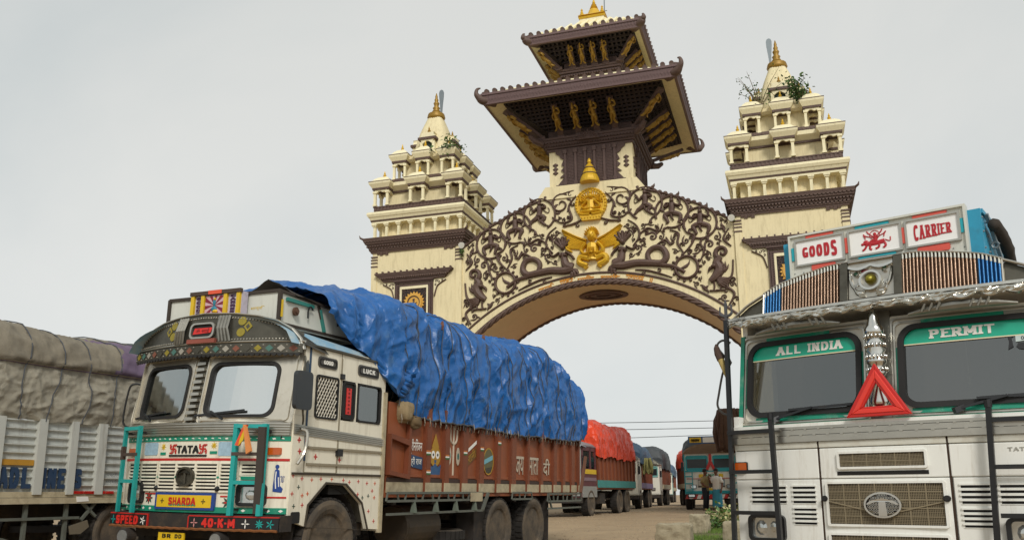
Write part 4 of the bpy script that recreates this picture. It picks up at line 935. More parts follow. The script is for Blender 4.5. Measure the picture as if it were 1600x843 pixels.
# ---- side details
b = B(TS)
for u, v in ((.3, 1.24), (.45, 1.21), (.62, 1.2), (.78, 1.21), (.98, 1.21), (1.2, 1.2), (1.32, 1.18), (1.5, 1.19), (1.68, 1.17), (1.85, 1.17), (.3, 1.05), (.47, 1.03), (.56, 1.05), (1.5, 1.04), (1.6, 1.0), (1.72, 1.02), (1.85, 1.0), (.34, .92), (.48, .93), (1.74, .84), (1.86, .72), (1.8, 1.08), (.4, 1.12)):
    b.m = int(u*100) % 3; plus(b, u, v, .023, -.004)
b.m = 0
for u, v in ((.36, 1.62), (.38, 1.5), (.66, 1.45), (1.1, 1.43)): star(b, u, v, .035, -.004, 4, .5)
p_(b, 'painted_crosses', [REDP, mat('dark_green_paint', '#22433a'), mat('orange_paint', '#c4501f')], cab, kind='stuff')
b = B(TS); b.ring([(.46, 1.27), (1.05, 1.27), (1.05, 2.68), (.46, 2.68)], [(.472, 1.282), (1.042, 1.282), (1.042, 2.668), (.472, 2.668)], -.006, .0)
b.box(.5, 1.94, -.022, 0, 1.535, 1.56); b.box(.5, 1.94, -.022, 0, 1.355, 1.38); b.box(1.05, 1.062, -.008, 0, 1.28, 2.6)
b0 = B(TS); b0.box(.27, 1.96, -.016, 0, 1.25, 1.275); b0.ring([(.55, .69), (.585, .923), (.88, 1.155), (1.251, 1.142), (1.578, .935), (1.72, .62)], [(.53, .70), (.565, .935), (.872, 1.178), (1.26, 1.165), (1.598, .945), (1.745, .622)], -.012, .0); p_(b0, 'sill_strip', mat('dark_sill', '#3f372c', rough=.8, var=.3), cab); b0 = B(TS); b0.box(1.955, 2.02, -.02, .03, .58, 2.3); p_(b0, 'corner_post', DIRTYW, cab)
d = p_(b, 'door', mat('door_edge', '#8d8470', rough=.6, var=.2), cab)
b = B(TS); b.box(1.02, 1.12, -.035, 0, 1.47, 1.55); b.cut(); b.box(1.03, 1.09, -.03, 0, 2.36, 2.42); b.cut(); b.prism(rrect(.3, .44, .74, .86, .02), -.012, 0); p_(b, 'lock', BLACKP, cab)
b = B(TS); b.tube(cat([(.36, -.02, 1.74), (.4, -.07, 1.7), (.38, -.07, 1.5), (.28, -.06, 1.36)], 4), .018, 6); p_(b, 'grab_handle', STEEL, cab)
b = B(TS); b.prism([(.45, 1.4), (.475, 1.4), (.475, 2.66), (.45, 2.66)], -.01, 0); p_(b, 'door_edge_strip', mat('navy_strip', '#24405c', rough=.5), cab)
for u0, u1, v0, v1 in ((.605, .985, 1.895, 2.345),):
    b = B(TS); b.ring(rrect(u0-.02, u1+.02, v0-.02, v1+.02, .04), rrect(u0, u1, v0, v1, .03), -.015, .02); w = p_(b, 'mesh_window', RUBBER)
    b = B(TS); b.prism([(u0, v0), (u1, v0), (u1, v1), (u0, v1)], .05, .06); p_(b, 'dark_pane', DARK, w)
    b = B(TS); n = 8
    for k in range(-8, 8):
        for s_ in (-1, 1):
            P = []
            for j in range(21):
                v = v0+(v1-v0)*j/20; u = u0+.05*k+ (s_*(v-v0)*.62 if s_ > 0 else (v1-v)*.62)
                if u0 <= u <= u1: P.append((u, -.002, v))
            if len(P) > 1: b.tube([P[0], P[-1]], .0065, 4)
    p_(b, 'wire_mesh', mat('wire', '#b9b4a6', rough=.5, metal=.5), w, kind='stuff')
for u0, u1, v0, v1, tx in ((.6, .955, 2.45, 2.575, 'GOOD'), (1.375, 1.815, 2.445, 2.58, 'LUCK')):
    b = B(TS); b.prism(rrect(u0, u1, v0, v1, .04), -.012, 0); b.m = 1; b.ring(rrect(u0+.02, u1-.02, v0+.02, v1-.02, .03), rrect(u0+.035, u1-.035, v0+.035, v1-.035, .02), -.02, -.01); b.m = 2
    letters(b, tx, u0+.09, u1-.09, v0+.04, v1-.035, .26, .2, gap=.12, thick=.016); p_(b, 'word_plate', [mat('grey_plate', '#4b4843', rough=.5, dirt=.3), RUBBER, WHITE], cab)
b = B(TS); b.ring(rrect(1.085, 1.34, 1.9, 2.35, .05), rrect(1.11, 1.315, 1.925, 2.325, .04), -.014, .02); b.prism([(1.11, 1.925), (1.315, 1.925), (1.315, 2.325), (1.11, 2.325)], .0, .01); b.m = 1
b.prism([(1.17, 1.96), (1.265, 1.96), (1.265, 2.27), (1.17, 2.27)], -.006, 0); b.m = 2
for k in range(7): b.prism(ell(1.2175, 1.985+.045*k, .018, .014, 8), -.009, 0, back=False)
p_(b, 'red_word_plate', [RUBBER, REDT, mat('deep_red', '#7a1512')], cab)
b = B(TS); b.ring(rrect(1.39, 1.895, 1.89, 2.35, .05), rrect(1.41, 1.875, 1.91, 2.33, .04), -.014, .02); w = p_(b, 'sleeper_window', RUBBER)
b = B(TS); b.prism([(1.41, 1.91), (1.875, 1.91), (1.875, 2.33), (1.41, 2.33)], .012, .02); p_(b, 'pane', glassmat('side_glass', .25, (.25, .28, .28)), w)
b = B(TS); 
for k in range(6): b.tube([(1.44+.04*k, .05+.01*(k % 2), 1.92), (1.44+.045*k, .05, 2.33)], .028, 6)
p_(b, 'curtain', mat('curtain', '#93a0a2', rough=.9, var=.2), w)
b = B(TS); E_ = [(.30, 2.0), (.42, 1.95), (.44, 2.2), (.44, 2.44), (.42, 2.5), (.36, 2.42)]; b.prism(E_, -.012, 0); p_(b, 'quarter_window', mat('dark_glass', '#20292b', rough=.1, spec=.8), cab)
b = B(); b.T = lambda u, d, v: (1.24-d, u, v)
b.prism(rrect(.06, .33, 1.93, 2.34, .05), -.13, -.08); mi = p_(b, 'mirror', mat('mirror_shell', '#2f3336', rough=.35, var=.2, dirt=.3), bt)
b = B(); b.tube(cat([(1.2, .36, 2.5), (1.28, .26, 2.5), (1.35, .2, 2.46), (1.35, .2, 2.0), (1.33, .25, 1.84), (1.24, .36, 1.79)], 4), .011, 6); p_(b, 'mirror_arm', DARKTIN, mi)
b = B(); b.tube(cat([(-1.19, .33, 2.3), (-1.24, .27, 2.3), (-1.29, .25, 2.22), (-1.33, .25, 1.85), (-1.24, .3, 1.78)], 4), .012, 6); p_(b, 'mirror_arm', BLACKP, bt)
# ---- visor over the windscreen
VT = [(0, 3.04), (.42, 3.02), (.7, 2.985), (.93, 2.93), (1.1, 2.83), (1.2, 2.72), (1.25, 2.6)]
vtop = lambda x: interp2(VT, abs(x)); vb = 2.655
TV = lambda u, d, v: (u, .1757*u*u+.10+.10*(v-2.6)*1.2-.08+d, v)
b = B(TV)
i0 = lambda a, c: ((-1.25+2.5*a), -.0, vb-.02+(max(vtop(-1.25+2.5*a), vb)-vb+.02)*c)
b.grid(i0, 40, 6); b.grid(lambda a, c: (-1.25+2.5*a, .45*c, max(vtop(-1.25+2.5*a), vb)-.06*c), 40, 3)
vis = p_(b, 'visor', DARKTIN, bt)
b = B(TV)
for k in range(66):
    x = -1.2+2.4*k/65; b.blob(x, vtop(x)-.05, .012, .012, .014, n=6); 
    if abs(x) > .35: b.blob(x, 2.72, .012, .012, .014, n=6)
b.stroke([(-1.25+2.5*k/50, vtop(-1.25+2.5*k/50)) for k in range(51)], .012, .02); b.stroke([(-1.25+2.5*k/30, 2.69) for k in range(31)], .014, .02)
p_(b, 'studs', STEEL, vis, kind='stuff')
b = B(TV)
for s_ in (-1, 1):
    b.cut()
    for u, v, r in ((.5, 2.93, .05), (.5, 2.8, .05)): b.m = 0; b.prism(ell(s_*u+.02, v, r, r, 14), -.008, 0, back=False)
    lozenge(b, s_*.58+.02, 2.865, .05, .06, -.009); b.m = 1; lozenge(b, s_*.58+.02, 2.865, .025, .03, -.011); b.m = 0
p_(b, 'yellow_motif', [mat('motif_yellow', '#8f8128', rough=.6, var=.4, scale=14), DARKTIN], vis)
b = B(lambda u, d, v: (u, .1757*u*u+.09+d-.09, v)); slab(b, -1.24, 1.24, 2.56, 2.66, 0, .012, 24); b.m = 5
for k in range(40): x = -1.22+2.44*(k+.5)/40; b.prism([(x-.031, 2.56)]+[(x+.031*cos(pi*j/6+pi), 2.56-.035*sin(pi*j/6)) for j in range(7)], -.001, .011)
mt = [DARKTIN, mat('motif_yellow', '#a9962b'), mat('motif_teal', '#466f66', rough=.6), mat('motif_rust', '#7d4c3a', rough=.6), mat('motif_pale', '#9a968a', rough=.6), mat('black_edge', '#1d1b18', rough=.5)]
for k in range(19): b.m = (1, 2, 4, 3, 0)[k % 5]; x = -1.15+2.3*k/18; lozenge(b, x, 2.61, .045, .038, -.006)
b.m = 4
for k in range(20): x = -1.21+2.42*k/19; b.blob(x, 2.645, .009, .009, .012, n=6); b.blob(x, 2.575, .009, .009, .012, n=6)
p_(b, 'lozenge_band', mt, vis)
b = B(TV); b.prism(rrect(-.17, .19, 2.745, 2.93, .06), -.012, 0); b.m = 1; b.ring(rrect(-.17, .19, 2.745, 2.93, .06), rrect(-.145, .165, 2.765, 2.91, .05), -.035, 0); b.m = 2
b.prism([(-.13, 2.8), (.13, 2.81), (.15, 2.87), (-.11, 2.87)], -.018, 0)
b.m = 3; devanagari(b, 'ॐ साई', .01, 2.838, .05, width=.2, thick=.021)
p_(b, 'red_name_plate', [RUBBER, STEEL, REDT, mat('deep_red', '#7a1512')], vis)
b = B(TV)
for s_ in (-1, 1):
    b.cut()
    for k in range(4): b.tube([(s_*(.24+.04*k), -.02, 3.0), (s_*(.25+.04*k), -.05, 2.85), (s_*(.27+.045*k), -.02, 2.7)], .016, 5)
p_(b, 'flutes', TIN, vis)
b = B(TV); b.box(-.16, .24, -.06, -.02, 2.685, 2.735); p_(b, 'rusty_bar', mat('rust_bar', '#8a4a3c', rough=.8, var=.3), vis)
# ---- roof box and sign board
b = B(); bx = [(-.83, .33), (.83, .33), (.88, 1.72), (-.88, 1.72)]
i = b.P([(x, y, 2.9) for x, y in bx]+[(x, y, 3.3-.06*(y > 1)) for x, y in bx]); b.F(*[(i+k, i+(k+1) % 4, i+4+(k+1) % 4, i+4+k) for k in range(4)], (i+4, i+5, i+6, i+7))
rbx = p_(b, 'roof_box', SHEET)
b = B()
for s_ in (-1, 1):
    b.bar((s_*.835, .32, 3.3), (s_*.885, 1.73, 3.235), .035); b.bar((s_*.835, .32, 2.93), (s_*.885, 1.73, 2.93), .03); b.bar((s_*.835, .325, 2.9), (s_*.835, .325, 3.31), .04)
    b.bar((s_*.862, .98, 3.25), (s_*.868, 1.12, 2.93), .03)
b.bar((-.84, .325, 3.305), (.84, .325, 3.305), .035)
p_(b, 'box_edging', mat('dark_edging', '#3b322a', rough=.7, var=.3), rbx)
b = B()
b.box(.84, .872, .42, .9, 3.2, 3.24); b.bar((.872, 1.0, 3.2), (.876, 1.1, 2.95), .05, .02); b.m = 1; b.box(.84, .862, .33, .36, 3.0, 3.2); b.bar((.872, 1.2, 3.235), (.885, 1.55, 3.215), .04, .03)
p_(b, 'painted_accent', [mat('dull_teal', '#2f7d74', rough=.6, dirt=.3), YELP], rbx)
b = B(); b.T = lambda u, d, v: (.86-d, u, v)
b.prism(ell(.56, 3.1, .045, .05, 14), -.03, 0); b.prism(ell(.56, 3.1, .025, .028, 12), -.05, -.03); b.m = 1
for u in (.78, 1.36): b.cut(); b.tube(cat([(u, -.02, 3.06), (u, -.02, 3.16), (u+.03, -.03, 3.2), (u+.08, -.02, 3.17)], 3), .011, 5)
p_(b, 'rope_hook', [mat('rust', '#5a4030', rough=.8), BLACKP], rbx)
b = B(); b.T = lambda u, d, v: (u, .33+d, v); b.m = 0; devanagari(b, 'शान्ति', .52, 3.12, .05, width=.2, thick=.004); p_(b, 'yellow_script', YELP, rbx)
b = B(); b.T = lambda u, d, v: (u+.02, .2+d, v)
b.box(-.37, .37, 0, .1, 3.03, 3.31); bd = p_(b, 'sign_board', mat('pale_board', '#bdb6c4', rough=.6, dirt=.3), bt)
b = B(b.T)
for u in (-.345, -.19, .15, .34): b.cut(); b.box(u-.025, u+.025, -.03, 0, 3.04, 3.295)
p_(b, 'yellow_bar', YELP, bd)
b = B(b.T); b.box(-.38, .38, -.04, 0, 3.29, 3.335); b.m = 1; b.box(-.1, .1, -.042, 0, 3.292, 3.338); b.box(-.28, .3, -.04, 0, 3.015, 3.04); p_(b, 'board_edge', [mat('weathered_wood', '#4a3c33', rough=.8, var=.3), ORANGEP], bd)
b = B(b.T); b.prism([(-.16, 3.05), (.12, 3.05), (.12, 3.28), (-.16, 3.28)], -.012, 0); b.m = 1
for k in range(10):
    a0, a1 = 2*pi*k/10, 2*pi*(k+.5)/10; cl = lambda a: (-.02+min(.138/abs(cos(a)) if abs(cos(a)) > 1e-3 else 9, .113/abs(sin(a)) if abs(sin(a)) > 1e-3 else 9)*cos(a), 3.165+min(.138/abs(cos(a)) if abs(cos(a)) > 1e-3 else 9, .113/abs(sin(a)) if abs(sin(a)) > 1e-3 else 9)*sin(a))
    b.prism([(-.02, 3.165), cl(a0), cl(a1)], -.014-k*2e-5, 0, back=False)
b.m = 2; b.blob(-.02, 3.2, .025, .06, .03); b.blob(-.02, 3.12, .05, .04, .035); b.m = 3; b.blob(.0, 3.09, .04, .03, .04); b.blob(-.01, 3.235, .015, .02, .04)
p_(b, 'painted_picture', [mat('pale_pink', '#c9a5b0', rough=.6), mat('crimson', '#7d2038', rough=.6), mat('figure_teal', '#2d7d92', rough=.6), YELP], bd)
b = B(b.T)
def vert_word(b, tx, cu, v0, v1, w):
    h = (v1-v0)/len(tx)
    for k, c in enumerate(tx):
        z = v1-h*(k+1)+h*.12; letters(b, c, cu-w/2, cu+w/2, z, z+h*.8, .3, .25, thick=.006)
vert_word(b, 'GOODS', -.265, 3.05, 3.28, .08); b.cut(); vert_word(b, 'CARRIE', .245, 3.05, 3.28, .08)
p_(b, 'board_lettering', mat('purple_ink', '#43264a', rough=.6), bd)
# ---- ladders, bumper, lamps
for s_ in (-1, 1):
    b = B(TF); x0, x1 = (.69, 1.0) if s_ > 0 else (-1.06, -.72)
    for x in (x0, x1): b.box(x-.022, x+.022, -.15, -.105, .82, 1.775)
    b.box(x0, x1, -.148, -.108, 1.73, 1.77); b.box(x0, x1, -.148, -.108, 1.14, 1.18); b.m = 1; b.box(x0-.02, x1+.02, -.15, -.106, 1.44, 1.475)
    if s_ < 0: b.m = 1; b.box(x0-.03, x0+.023, -.152, -.104, 1.4, 1.55)
    b.m = 2
    for x in (x0, x1):
        for z in (.88, 1.7): b.box(x-.012, x+.012, -.11, .0, z-.012, z+.012)
    p_(b, 'ladder', [TEAL, mat('rusty_rung', '#473a33', rough=.7), BLACKP], bt)
b = B(TF); b.bar((1.0, -.17, 1.74), (.98, -.13, .84), .07, .03); p_(b, 'rubber_strap', mat('old_rubber', '#3a332d', rough=.8, var=.3), bt)
TB = lambda u, d, v: (u, .10*u*u+.04+d, v)
b = B(TB); slab(b, -1.22, 1.22, .66, .81, -.06, .12, 14); slab(b, -1.22, 1.22, .81, .825, -.05, .14, 14); bp = p_(b, 'bumper', CHASSIS)
b = B(TB); slab(b, -1.21, -.5, .672, .80, -.075, -.05, 6); b.cut(); slab(b, .12, 1.21, .672, .80, -.075, -.05, 8); p_(b, 'bumper_plate', BLACKP, bp)
b = B(TB); slab(b, -1.21, -.5, .8, .812, -.078, -.05, 6); b.cut(); slab(b, .12, 1.21, .8, .812, -.078, -.05, 8); slab(b, -.51, -.495, .672, .8, -.078, -.05, 1); slab(b, .11, .125, .672, .8, -.078, -.05, 1); p_(b, 'red_edging', REDP, bp)
b = B(TB); letters(b, 'SPEED', -1.08, -.66, .69, .785, .28, .22, gap=.1, thick=.08); b.cut(); letters(b, '40.K.M', .3, .72, .69, .785, .28, .2, gap=.08, thick=.08); p_(b, 'bumper_lettering', REDT, bp)
b = B(TB)
for u, m_, n in ((-1.14, 1, 4), (-.58, 0, 5), (.2, 2, 4), (.84, 0, 4), (1.0, 1, 8), (1.12, 1, 5)): b.cut(); b.m = m_; star(b, u, .735, .05, -.079, n, .25)
p_(b, 'bumper_star', [WHITE, TEAL, mat('pink_star', '#c98a86')], bp)
b = B(TB); b.tube([(-1.2+.06*k, -.08, .665+.006*(k % 2)) for k in range(41)], .014, 5); p_(b, 'rope', mat('orange_rope', '#7a4a22', rough=.9), bp)
for x in (-.82, .52):
    b = B(TB); b.T = lambda u, d, v: (x+u, .02+d, .56+v); b.lathe([(.01, 0)], n=3) if 0 else None
    b.prism(ell(0, 0, .085, .085, 20), -.06, .06); b.m = 1; b.prism(ell(0, 0, .07, .07, 20), -.07, -.055); p_(b, 'fog_lamp', [CHASSIS, LENS], bt)
b = B(TB); b.box(-.33, .05, -.05, -.03, .49, .62); b.m = 1; letters(b, 'BR0', -.28, .0, .56, .6, .2, .15, thick=.055) if 0 else letters(b, 'BR', -.27, -.14, .565, .605, .2, .15, thick=.054); letters(b, 'DD', -.08, .02, .565, .605, .2, .15, thick=.054); p_(b, 'number_plate', [YELP, BLACKP], bt)
# ---- load body
BX = 1.2
b = B(); b.box(-BX, BX, 2.08, 8.9, 1.0, 1.09); b.box(-BX, -BX+.05, 2.1, 8.9, 1.09, 2.2); b.box(-BX, BX, 2.1, 2.14, 1.09, 2.2); b.box(-BX, BX, 8.85, 8.9, 1.09, 2.2); body = p_(b, 'load_body', BROWNB)
posts = [(2.98, 3.116), (3.49, 3.637), (4.016, 4.2), (4.557, 4.728), (5.172, 5.326), (5.71, 5.909), (6.358, 6.465), (6.946, 7.062), (7.538, 7.703), (8.0, 8.13), (8.441, 8.623), (8.83, 8.91)]
e0 = 2.1
for a, c in posts+[(8.9, 8.9)]:
    if a > e0+.02: b = B(); b.box(BX-.045, BX-.005, e0, a, 1.07, 2.2); b.box(BX-.01, BX+.012, e0+.03, a-.03, 1.26, 1.3); p_(b, 'side_panel', BROWNB, body)
    e0 = c
for a, c in posts: b = B(); b.box(BX-.06, BX+.05, a, c, 1.06, 2.2); b.box(BX+.04, BX+.055, a+.02, c-.02, 1.1, 2.18); p_(b, 'body_post', BROWND, body)
for a, c, o_ in [(a, c, .064) for a, c in posts]+[(p[1], q[0], .02) for p, q in zip([(0, 2.1)]+posts, posts) if q[0]-p[1] > .03]:
    b = B(); b.box(BX-.0, BX+o_, a+.004, c-.004, 1.057, 1.19); p_(b, 'kick_strip', DIRTYW, body)
b = B(); b.box(BX-.0, BX+.022, 2.1, 8.85, 1.192, 1.245); p_(b, 'dark_strip', mat('dark_strip', '#3b2a22', rough=.7, var=.3), body)
b = B(); b.T = lambda u, d, v: (BX-d, u, v)
b.ring([(2.08, 1.28), (2.56, 1.23), (2.58, 1.73), (2.08, 1.79)], [(2.1, 1.33), (2.5, 1.29), (2.52, 1.66), (2.1, 1.73)], -.07, 0); b.bar((2.56, -.03, 1.25), (2.56, -.03, 2.2), .05); p_(b, 'tool_frame', BROWND, body)
TBd = lambda u, d, v: (BX+.006-d, u, v)
b = B(TBd)
b.prism([(2.6, 1.6), (2.96, 1.6), (2.96, 1.74), (2.6, 1.74)], -.0, .004) if 0 else None
devanagari(b, 'श्रीनिरंजन', 2.77, 1.66, .2, width=.33, thick=.006, bold=.01); p_(b, 'side_script', WHITE, body)
b = B(TBd); b.prism([(2.59, 1.4), (2.96, 1.36), (2.96, 1.52), (2.59, 1.56)], -.004, 0); b.m = 1; devanagari(b, 'श्री राज', 2.775, 1.46, .13, width=.31, thick=.008, bold=.01); p_(b, 'side_script', [mat('plaque_blue', '#2a4668', rough=.6), WHITE], body)
b = B(TBd)                                                # painted deity face
b.prism(ell(3.3, 1.55, .15, .14, 18), -.004, 0); b.prism([(3.2, 1.67), (3.4, 1.67), (3.33, 1.8), (3.3, 1.86), (3.27, 1.8)], -.0042, 0); b.m = 1; b.prism([(3.16, 1.3), (3.44, 1.3), (3.46, 1.44), (3.38, 1.4), (3.3, 1.46), (3.22, 1.4), (3.14, 1.44)], -.0045, 0)
b.m = 2
for u in (3.24, 3.36): b.prism(ell(u, 1.57, .05, .055, 12), -.006, 0); 
b.m = 3
for u in (3.24, 3.36): b.prism(ell(u, 1.57, .02, .02, 8), -.008, 0)
b.m = 1; b.prism([(3.27, 1.5), (3.33, 1.5), (3.32, 1.46), (3.28, 1.46)], -.007, 0)
p_(b, 'painted_face', [mat('ochre_paint', '#a87f24', rough=.6, var=.2), mat('dull_blue_paint', '#31557e', rough=.6, var=.2), WHITE, BLACKP], body)
b = B(TBd)
for q in ([(3.83, 1.27), (3.83, 2.0)], cat([(3.73, 1.95), (3.74, 1.8), (3.83, 1.74), (3.92, 1.8), (3.93, 1.95)], 4)): b.stroke(q, .016, .006)
for s_ in (-1, 1): b.prism([(3.83+s_*.1, 1.93), (3.83+s_*.13, 1.98), (3.83+s_*.09, 2.03)], -.006, 0)
for s_ in (-1, 1): b.prism(ell(3.83+s_*.13, 1.57, .055, .13, 14), -.004, 0); b.m = 1; b.prism(ell(3.83+s_*.13, 1.57, .03, .05, 10), -.006, 0); b.m = 0
p_(b, 'painted_trident', [mat('faded_white', '#b9ac98', rough=.6), mat('dull_green', '#3e6b62', rough=.6)], body)
b = B(TBd); P = [(4.22, 1.52), (4.54, 1.68), (4.54, 1.82), (4.22, 1.66)]; b.prism([(u, v-.1) for u, v in P], -.003, 0); b.m = 1; b.prism([(4.22, 1.62), (4.54, 1.78), (4.54, 1.83), (4.22, 1.67)], -.004, 0); b.m = 2; devanagari(b, 'रानी', 4.38, 1.6, .14, .46, width=.26, thick=.006); p_(b, 'side_script', [mat('ochre_dark', '#6b4a1c', rough=.6), WHITE, mat('ochre_paint', '#a87f24')], body)
b = B(TBd); b.ring(ell(4.96, 1.53, .18, .21, 24), ell(4.96, 1.53, .16, .188, 24), -.004, 0); b.m = 1; b.prism(ell(4.96, 1.53, .155, .185, 24), -.002, 0); b.m = 2; b.prism([(4.81, 1.48), (5.1, 1.56), (5.1, 1.63), (4.81, 1.55)], -.005, 0); b.m = 3; b.prism([(4.84, 1.42), (5.08, 1.45), (5.05, 1.37), (4.95, 1.345), (4.87, 1.36)], -.005, 0); p_(b, 'painted_oval', [mat('ochre_paint', '#a87f24'), mat('olive_paint', '#5e5a3c', rough=.6), mat('sky_paint', '#6fa7b4', rough=.6), mat('dark_olive', '#3c3a2c', rough=.6)], body)
b = B(TBd)
for tx, c, w in (('जय', 6.13, .34), ('माता', 6.72, .42), ('दी', 7.3, .32)): b.cut(); devanagari(b, tx, c, 1.5, .3, width=w, thick=.005, bold=.012)
p_(b, 'side_script', mat('faded_white', '#b9ac98'), body)
b = B(TBd)
for u, v in ((3.04, 1.62), (3.56, 1.58), (4.1, 1.66), (4.64, 1.74), (5.25, 1.86), (3.05, 1.36)):
    b.cut()
    for k in range(3): b.m = k; b.prism([(u-.05, v-.022*k), (u+.05, v-.022*k), (u+.05, v-.022*k-.02), (u-.05, v-.022*k-.02)], -.055, -.04)
p_(b, 'tricolour_mark', [mat('saffron', '#b86a2a', rough=.6), WHITE, mat('flag_green', '#3a6a3a', rough=.6)], body)
b = B()
for k in range(46): y = 2.3+k*.145; b.tube([(BX+.06, y, 2.06), (BX+.075, y, 1.98), (BX+.06, y+.01, 1.94)], .008, 4)
p_(b, 'lashing_hooks', mat('rusty_hook', '#8c8272', rough=.6, metal=.4), body, kind='stuff')
# side guards
GUARD = mat('guard_paint', '#5b5f57', rough=.6, var=.3, scale=8, dirt=.5, dcol='#4a3d2e')
b = B()
for y0, y1, zz in ((2.05, 4.66, (1.055, .955, .795)), (5.74, 6.5, (1.055, .95)), (7.24, 8.9, (1.03, .9, .775))):
    b.cut()
    for z in zz: b.bar((BX+.07, y0, z), (BX+.07, y1, z), .03)
    n = int((y1-y0)/.21)
    for k in range(n+1): y = y0+(y1-y0)*k/n; b.bar((BX+.07, y, zz[0]), (BX+.07, y+(.04 if k % 2 else -.03), zz[1]), .02)
b.cut(); b.bar((BX+.07, 4.66, .795), (BX+.07, 4.85, 1.05), .04); b.cut(); b.bar((BX+.07, 7.24, 1.03), (BX+.07, 7.42, .775), .03)
p_(b, 'side_guard', GUARD, bt)
b = B(); b.m = 0
for y in (2.68, 3.26, 3.82, 4.4): b.cut(); b.frus(BX+.07, y, .035, .8, .012, .97)
p_(b, 'guard_bracket', mat('bracket_green', '#5d665a', rough=.6, dirt=.4), bt)
b = B(); b.T = lambda u, d, v: (BX+.1-d, u, v); b.box(4.23, 4.6, 0, .01, .93, 1.06); p_(b, 'reflector_plate', DIRTYW, bt)
b = B(); b.box(-.45, -.33, .5, 8.8, .72, .98); b.box(.33, .45, .5, 8.8, .72, .98)
for y in (2.4, 3.4, 4.4, 5.4, 6.1, 6.8, 7.8, 8.7): b.box(-1.15, 1.15, y-.04, y+.04, .9, 1.0)
b.box(-.9, .9, .9, 1.1, .45, .6); b.box(-.9, .9, 5.31, 5.51, .4, .55); b.box(-.9, .9, 6.68, 6.88, .4, .55)
b.box(-1.0, 1.0, .3, 1.9, .55, .7)
p_(b, 'chassis', CHASSIS, bt)
b = B(lambda x, y, z: (.75+x, 2.95+z, .6+y)); b.lathe([(.27, 0), (.29, .03), (.29, .87), (.27, .9)], n=22); p_(b, 'fuel_tank', mat('dusty_tank', '#4c443a', rough=.6, metal=.3, var=.3, dirt=.5, dcol='#6b5942'), bt)
b = B(); b.box(.85, 1.15, 4.62, 4.98, .25, .95); p_(b, 'mudguard_flap', CHASSIS, bt); b = B(); b.box(.8, 1.2, 7.4, 7.43, .2, .95); p_(b, 'mudguard_flap', CHASSIS, bt)
sp = wheel(bt, .7, 4.12, .38, .5, .26, 1, 'spare_wheel'); sp.rotation_euler = (0, -pi/2, 0)
wheel(bt, 1.05, 1.0, .5, .5, .28); wheel(bt, -1.05, 1.0, .5, .5, .28, -1)
for y in (5.41, 6.78):
    for x in (1.06, .72): wheel(bt, x, y, .48, .49, .26)
    for x in (-1.06, -.72): wheel(bt, x, y, .48, .49, .26, -1)
b = B(); b.box(1.0, 1.24, .42, 1.6, .6, .62); P = [(1.03+.0, 1.0+.58*cos(pi*k/10), .5+.6*sin(pi*k/10)) for k in range(11)]
b = B(); b.grid(lambda a, c: (.8+.36*c, 1.0+.6*cos(pi*a), .5+.62*sin(pi*a)), 12, 1); p_(b, 'wheel_arch', CHASSIS, bt)
b = B(); b.bar((BX+.1, 8.82, 1.05), (BX+.1, 9.1, 1.75), .05); p_(b, 'prop', mat('rusty_prop', '#6a4634', rough=.8), bt)
# ---- warning triangle hung on the ladder
def tri_bars(b, pts, w, dep):
    for k in range(3):
        a, c = pts[k], pts[(k+1) % 3]; b.bar((a[0], 0, a[1]), (c[0], 0, c[1]), dep, w) if 0 else None
RX = Matrix.Rotation(LYAW, 4, 'Z')
wt = thing('warning_triangle', 'folded orange and red warning triangle hanging on the turquoise ladder', 'warning triangle', tuple(bt.matrix_basis @ Vector((.84, -.1, 1.72))), (0, 0, LYAW))
b = B(); P = [(0, .03), (-.1, -.17), (-.05, -.175), (0, -.05), (.055, -.26), (.11, -.25)]; b.T = lambda u, d, v: (u, d+.07, v)
b.prism([(-.01, .04), (.03, .04), (-.07, -.18), (-.12, -.17)], -.06, -.03); b.obj('reflector_arm', ORANGEP, wt)
b = B(b.T); b.prism([(0, .04), (.035, .02), (.12, -.24), (.06, -.27)], -.085, -.055); b.m = 1; b.prism([(.01, .0), (.02, -.01), (.0, -.12), (-.06, -.18), (-.05, -.12)], -.07, -.06); b.obj('reflector_arm', [mat('faded_orange', '#d98a4c', rough=.5), YELP], wt)
# ================================================================ blue tarpaulin with ropes
TK = [(.9, 3.36), (1.6, 3.52), (2.4, 3.62), (3.4, 3.57), (4.4, 3.58), (5.5, 3.5), (6.3, 3.63), (7.2, 3.66), (8.1, 3.55), (8.7, 3.33), (9.0, 3.2)]
ZB = [(.9, 3.14), (1.1, 3.06), (1.28, 2.87), (1.68, 2.66), (2.1, 2.3), (2.35, 2.22), (2.62, 2.02), (3.3, 2.03), (5.9, 1.99), (8.4, 2.02), (9.0, 2.08)]
ROPES = [2.28+.262*k+.09*sin(k*2.3) for k in range(26)]
def prof(v, y):
    zc = interp(TK, y); zb = interp2(ZB, y); r = min(.4, (zc-zb)*.5); xw = 1.26 if y > 2.3 else 1.0+.26*max(0, min(1, (y-.9)/1.2))
    Ls = zc-r-zb; La = pi*r/2; Lt = xw-r; tot = Ls+La+Lt; s_ = (1-abs(2*v-1))*tot; sg = 1 if v < .5 else -1
    if s_ < Ls: p = (xw+.03*sin(pi*s_/max(Ls, .1)), zb+s_); n = (1, 0)
    elif s_ < Ls+La: a = (s_-Ls)/r; p = (xw-r+r*cos(a), zc-r+r*sin(a)); n = (cos(a), sin(a))
    else: t = (s_-Ls-La)/Lt; p = ((xw-r)*(1-t), zc+.14*sin(pi/2*t)); n = (0, 1)
    return (p[0]*sg, p[1]), (n[0]*sg, n[1])
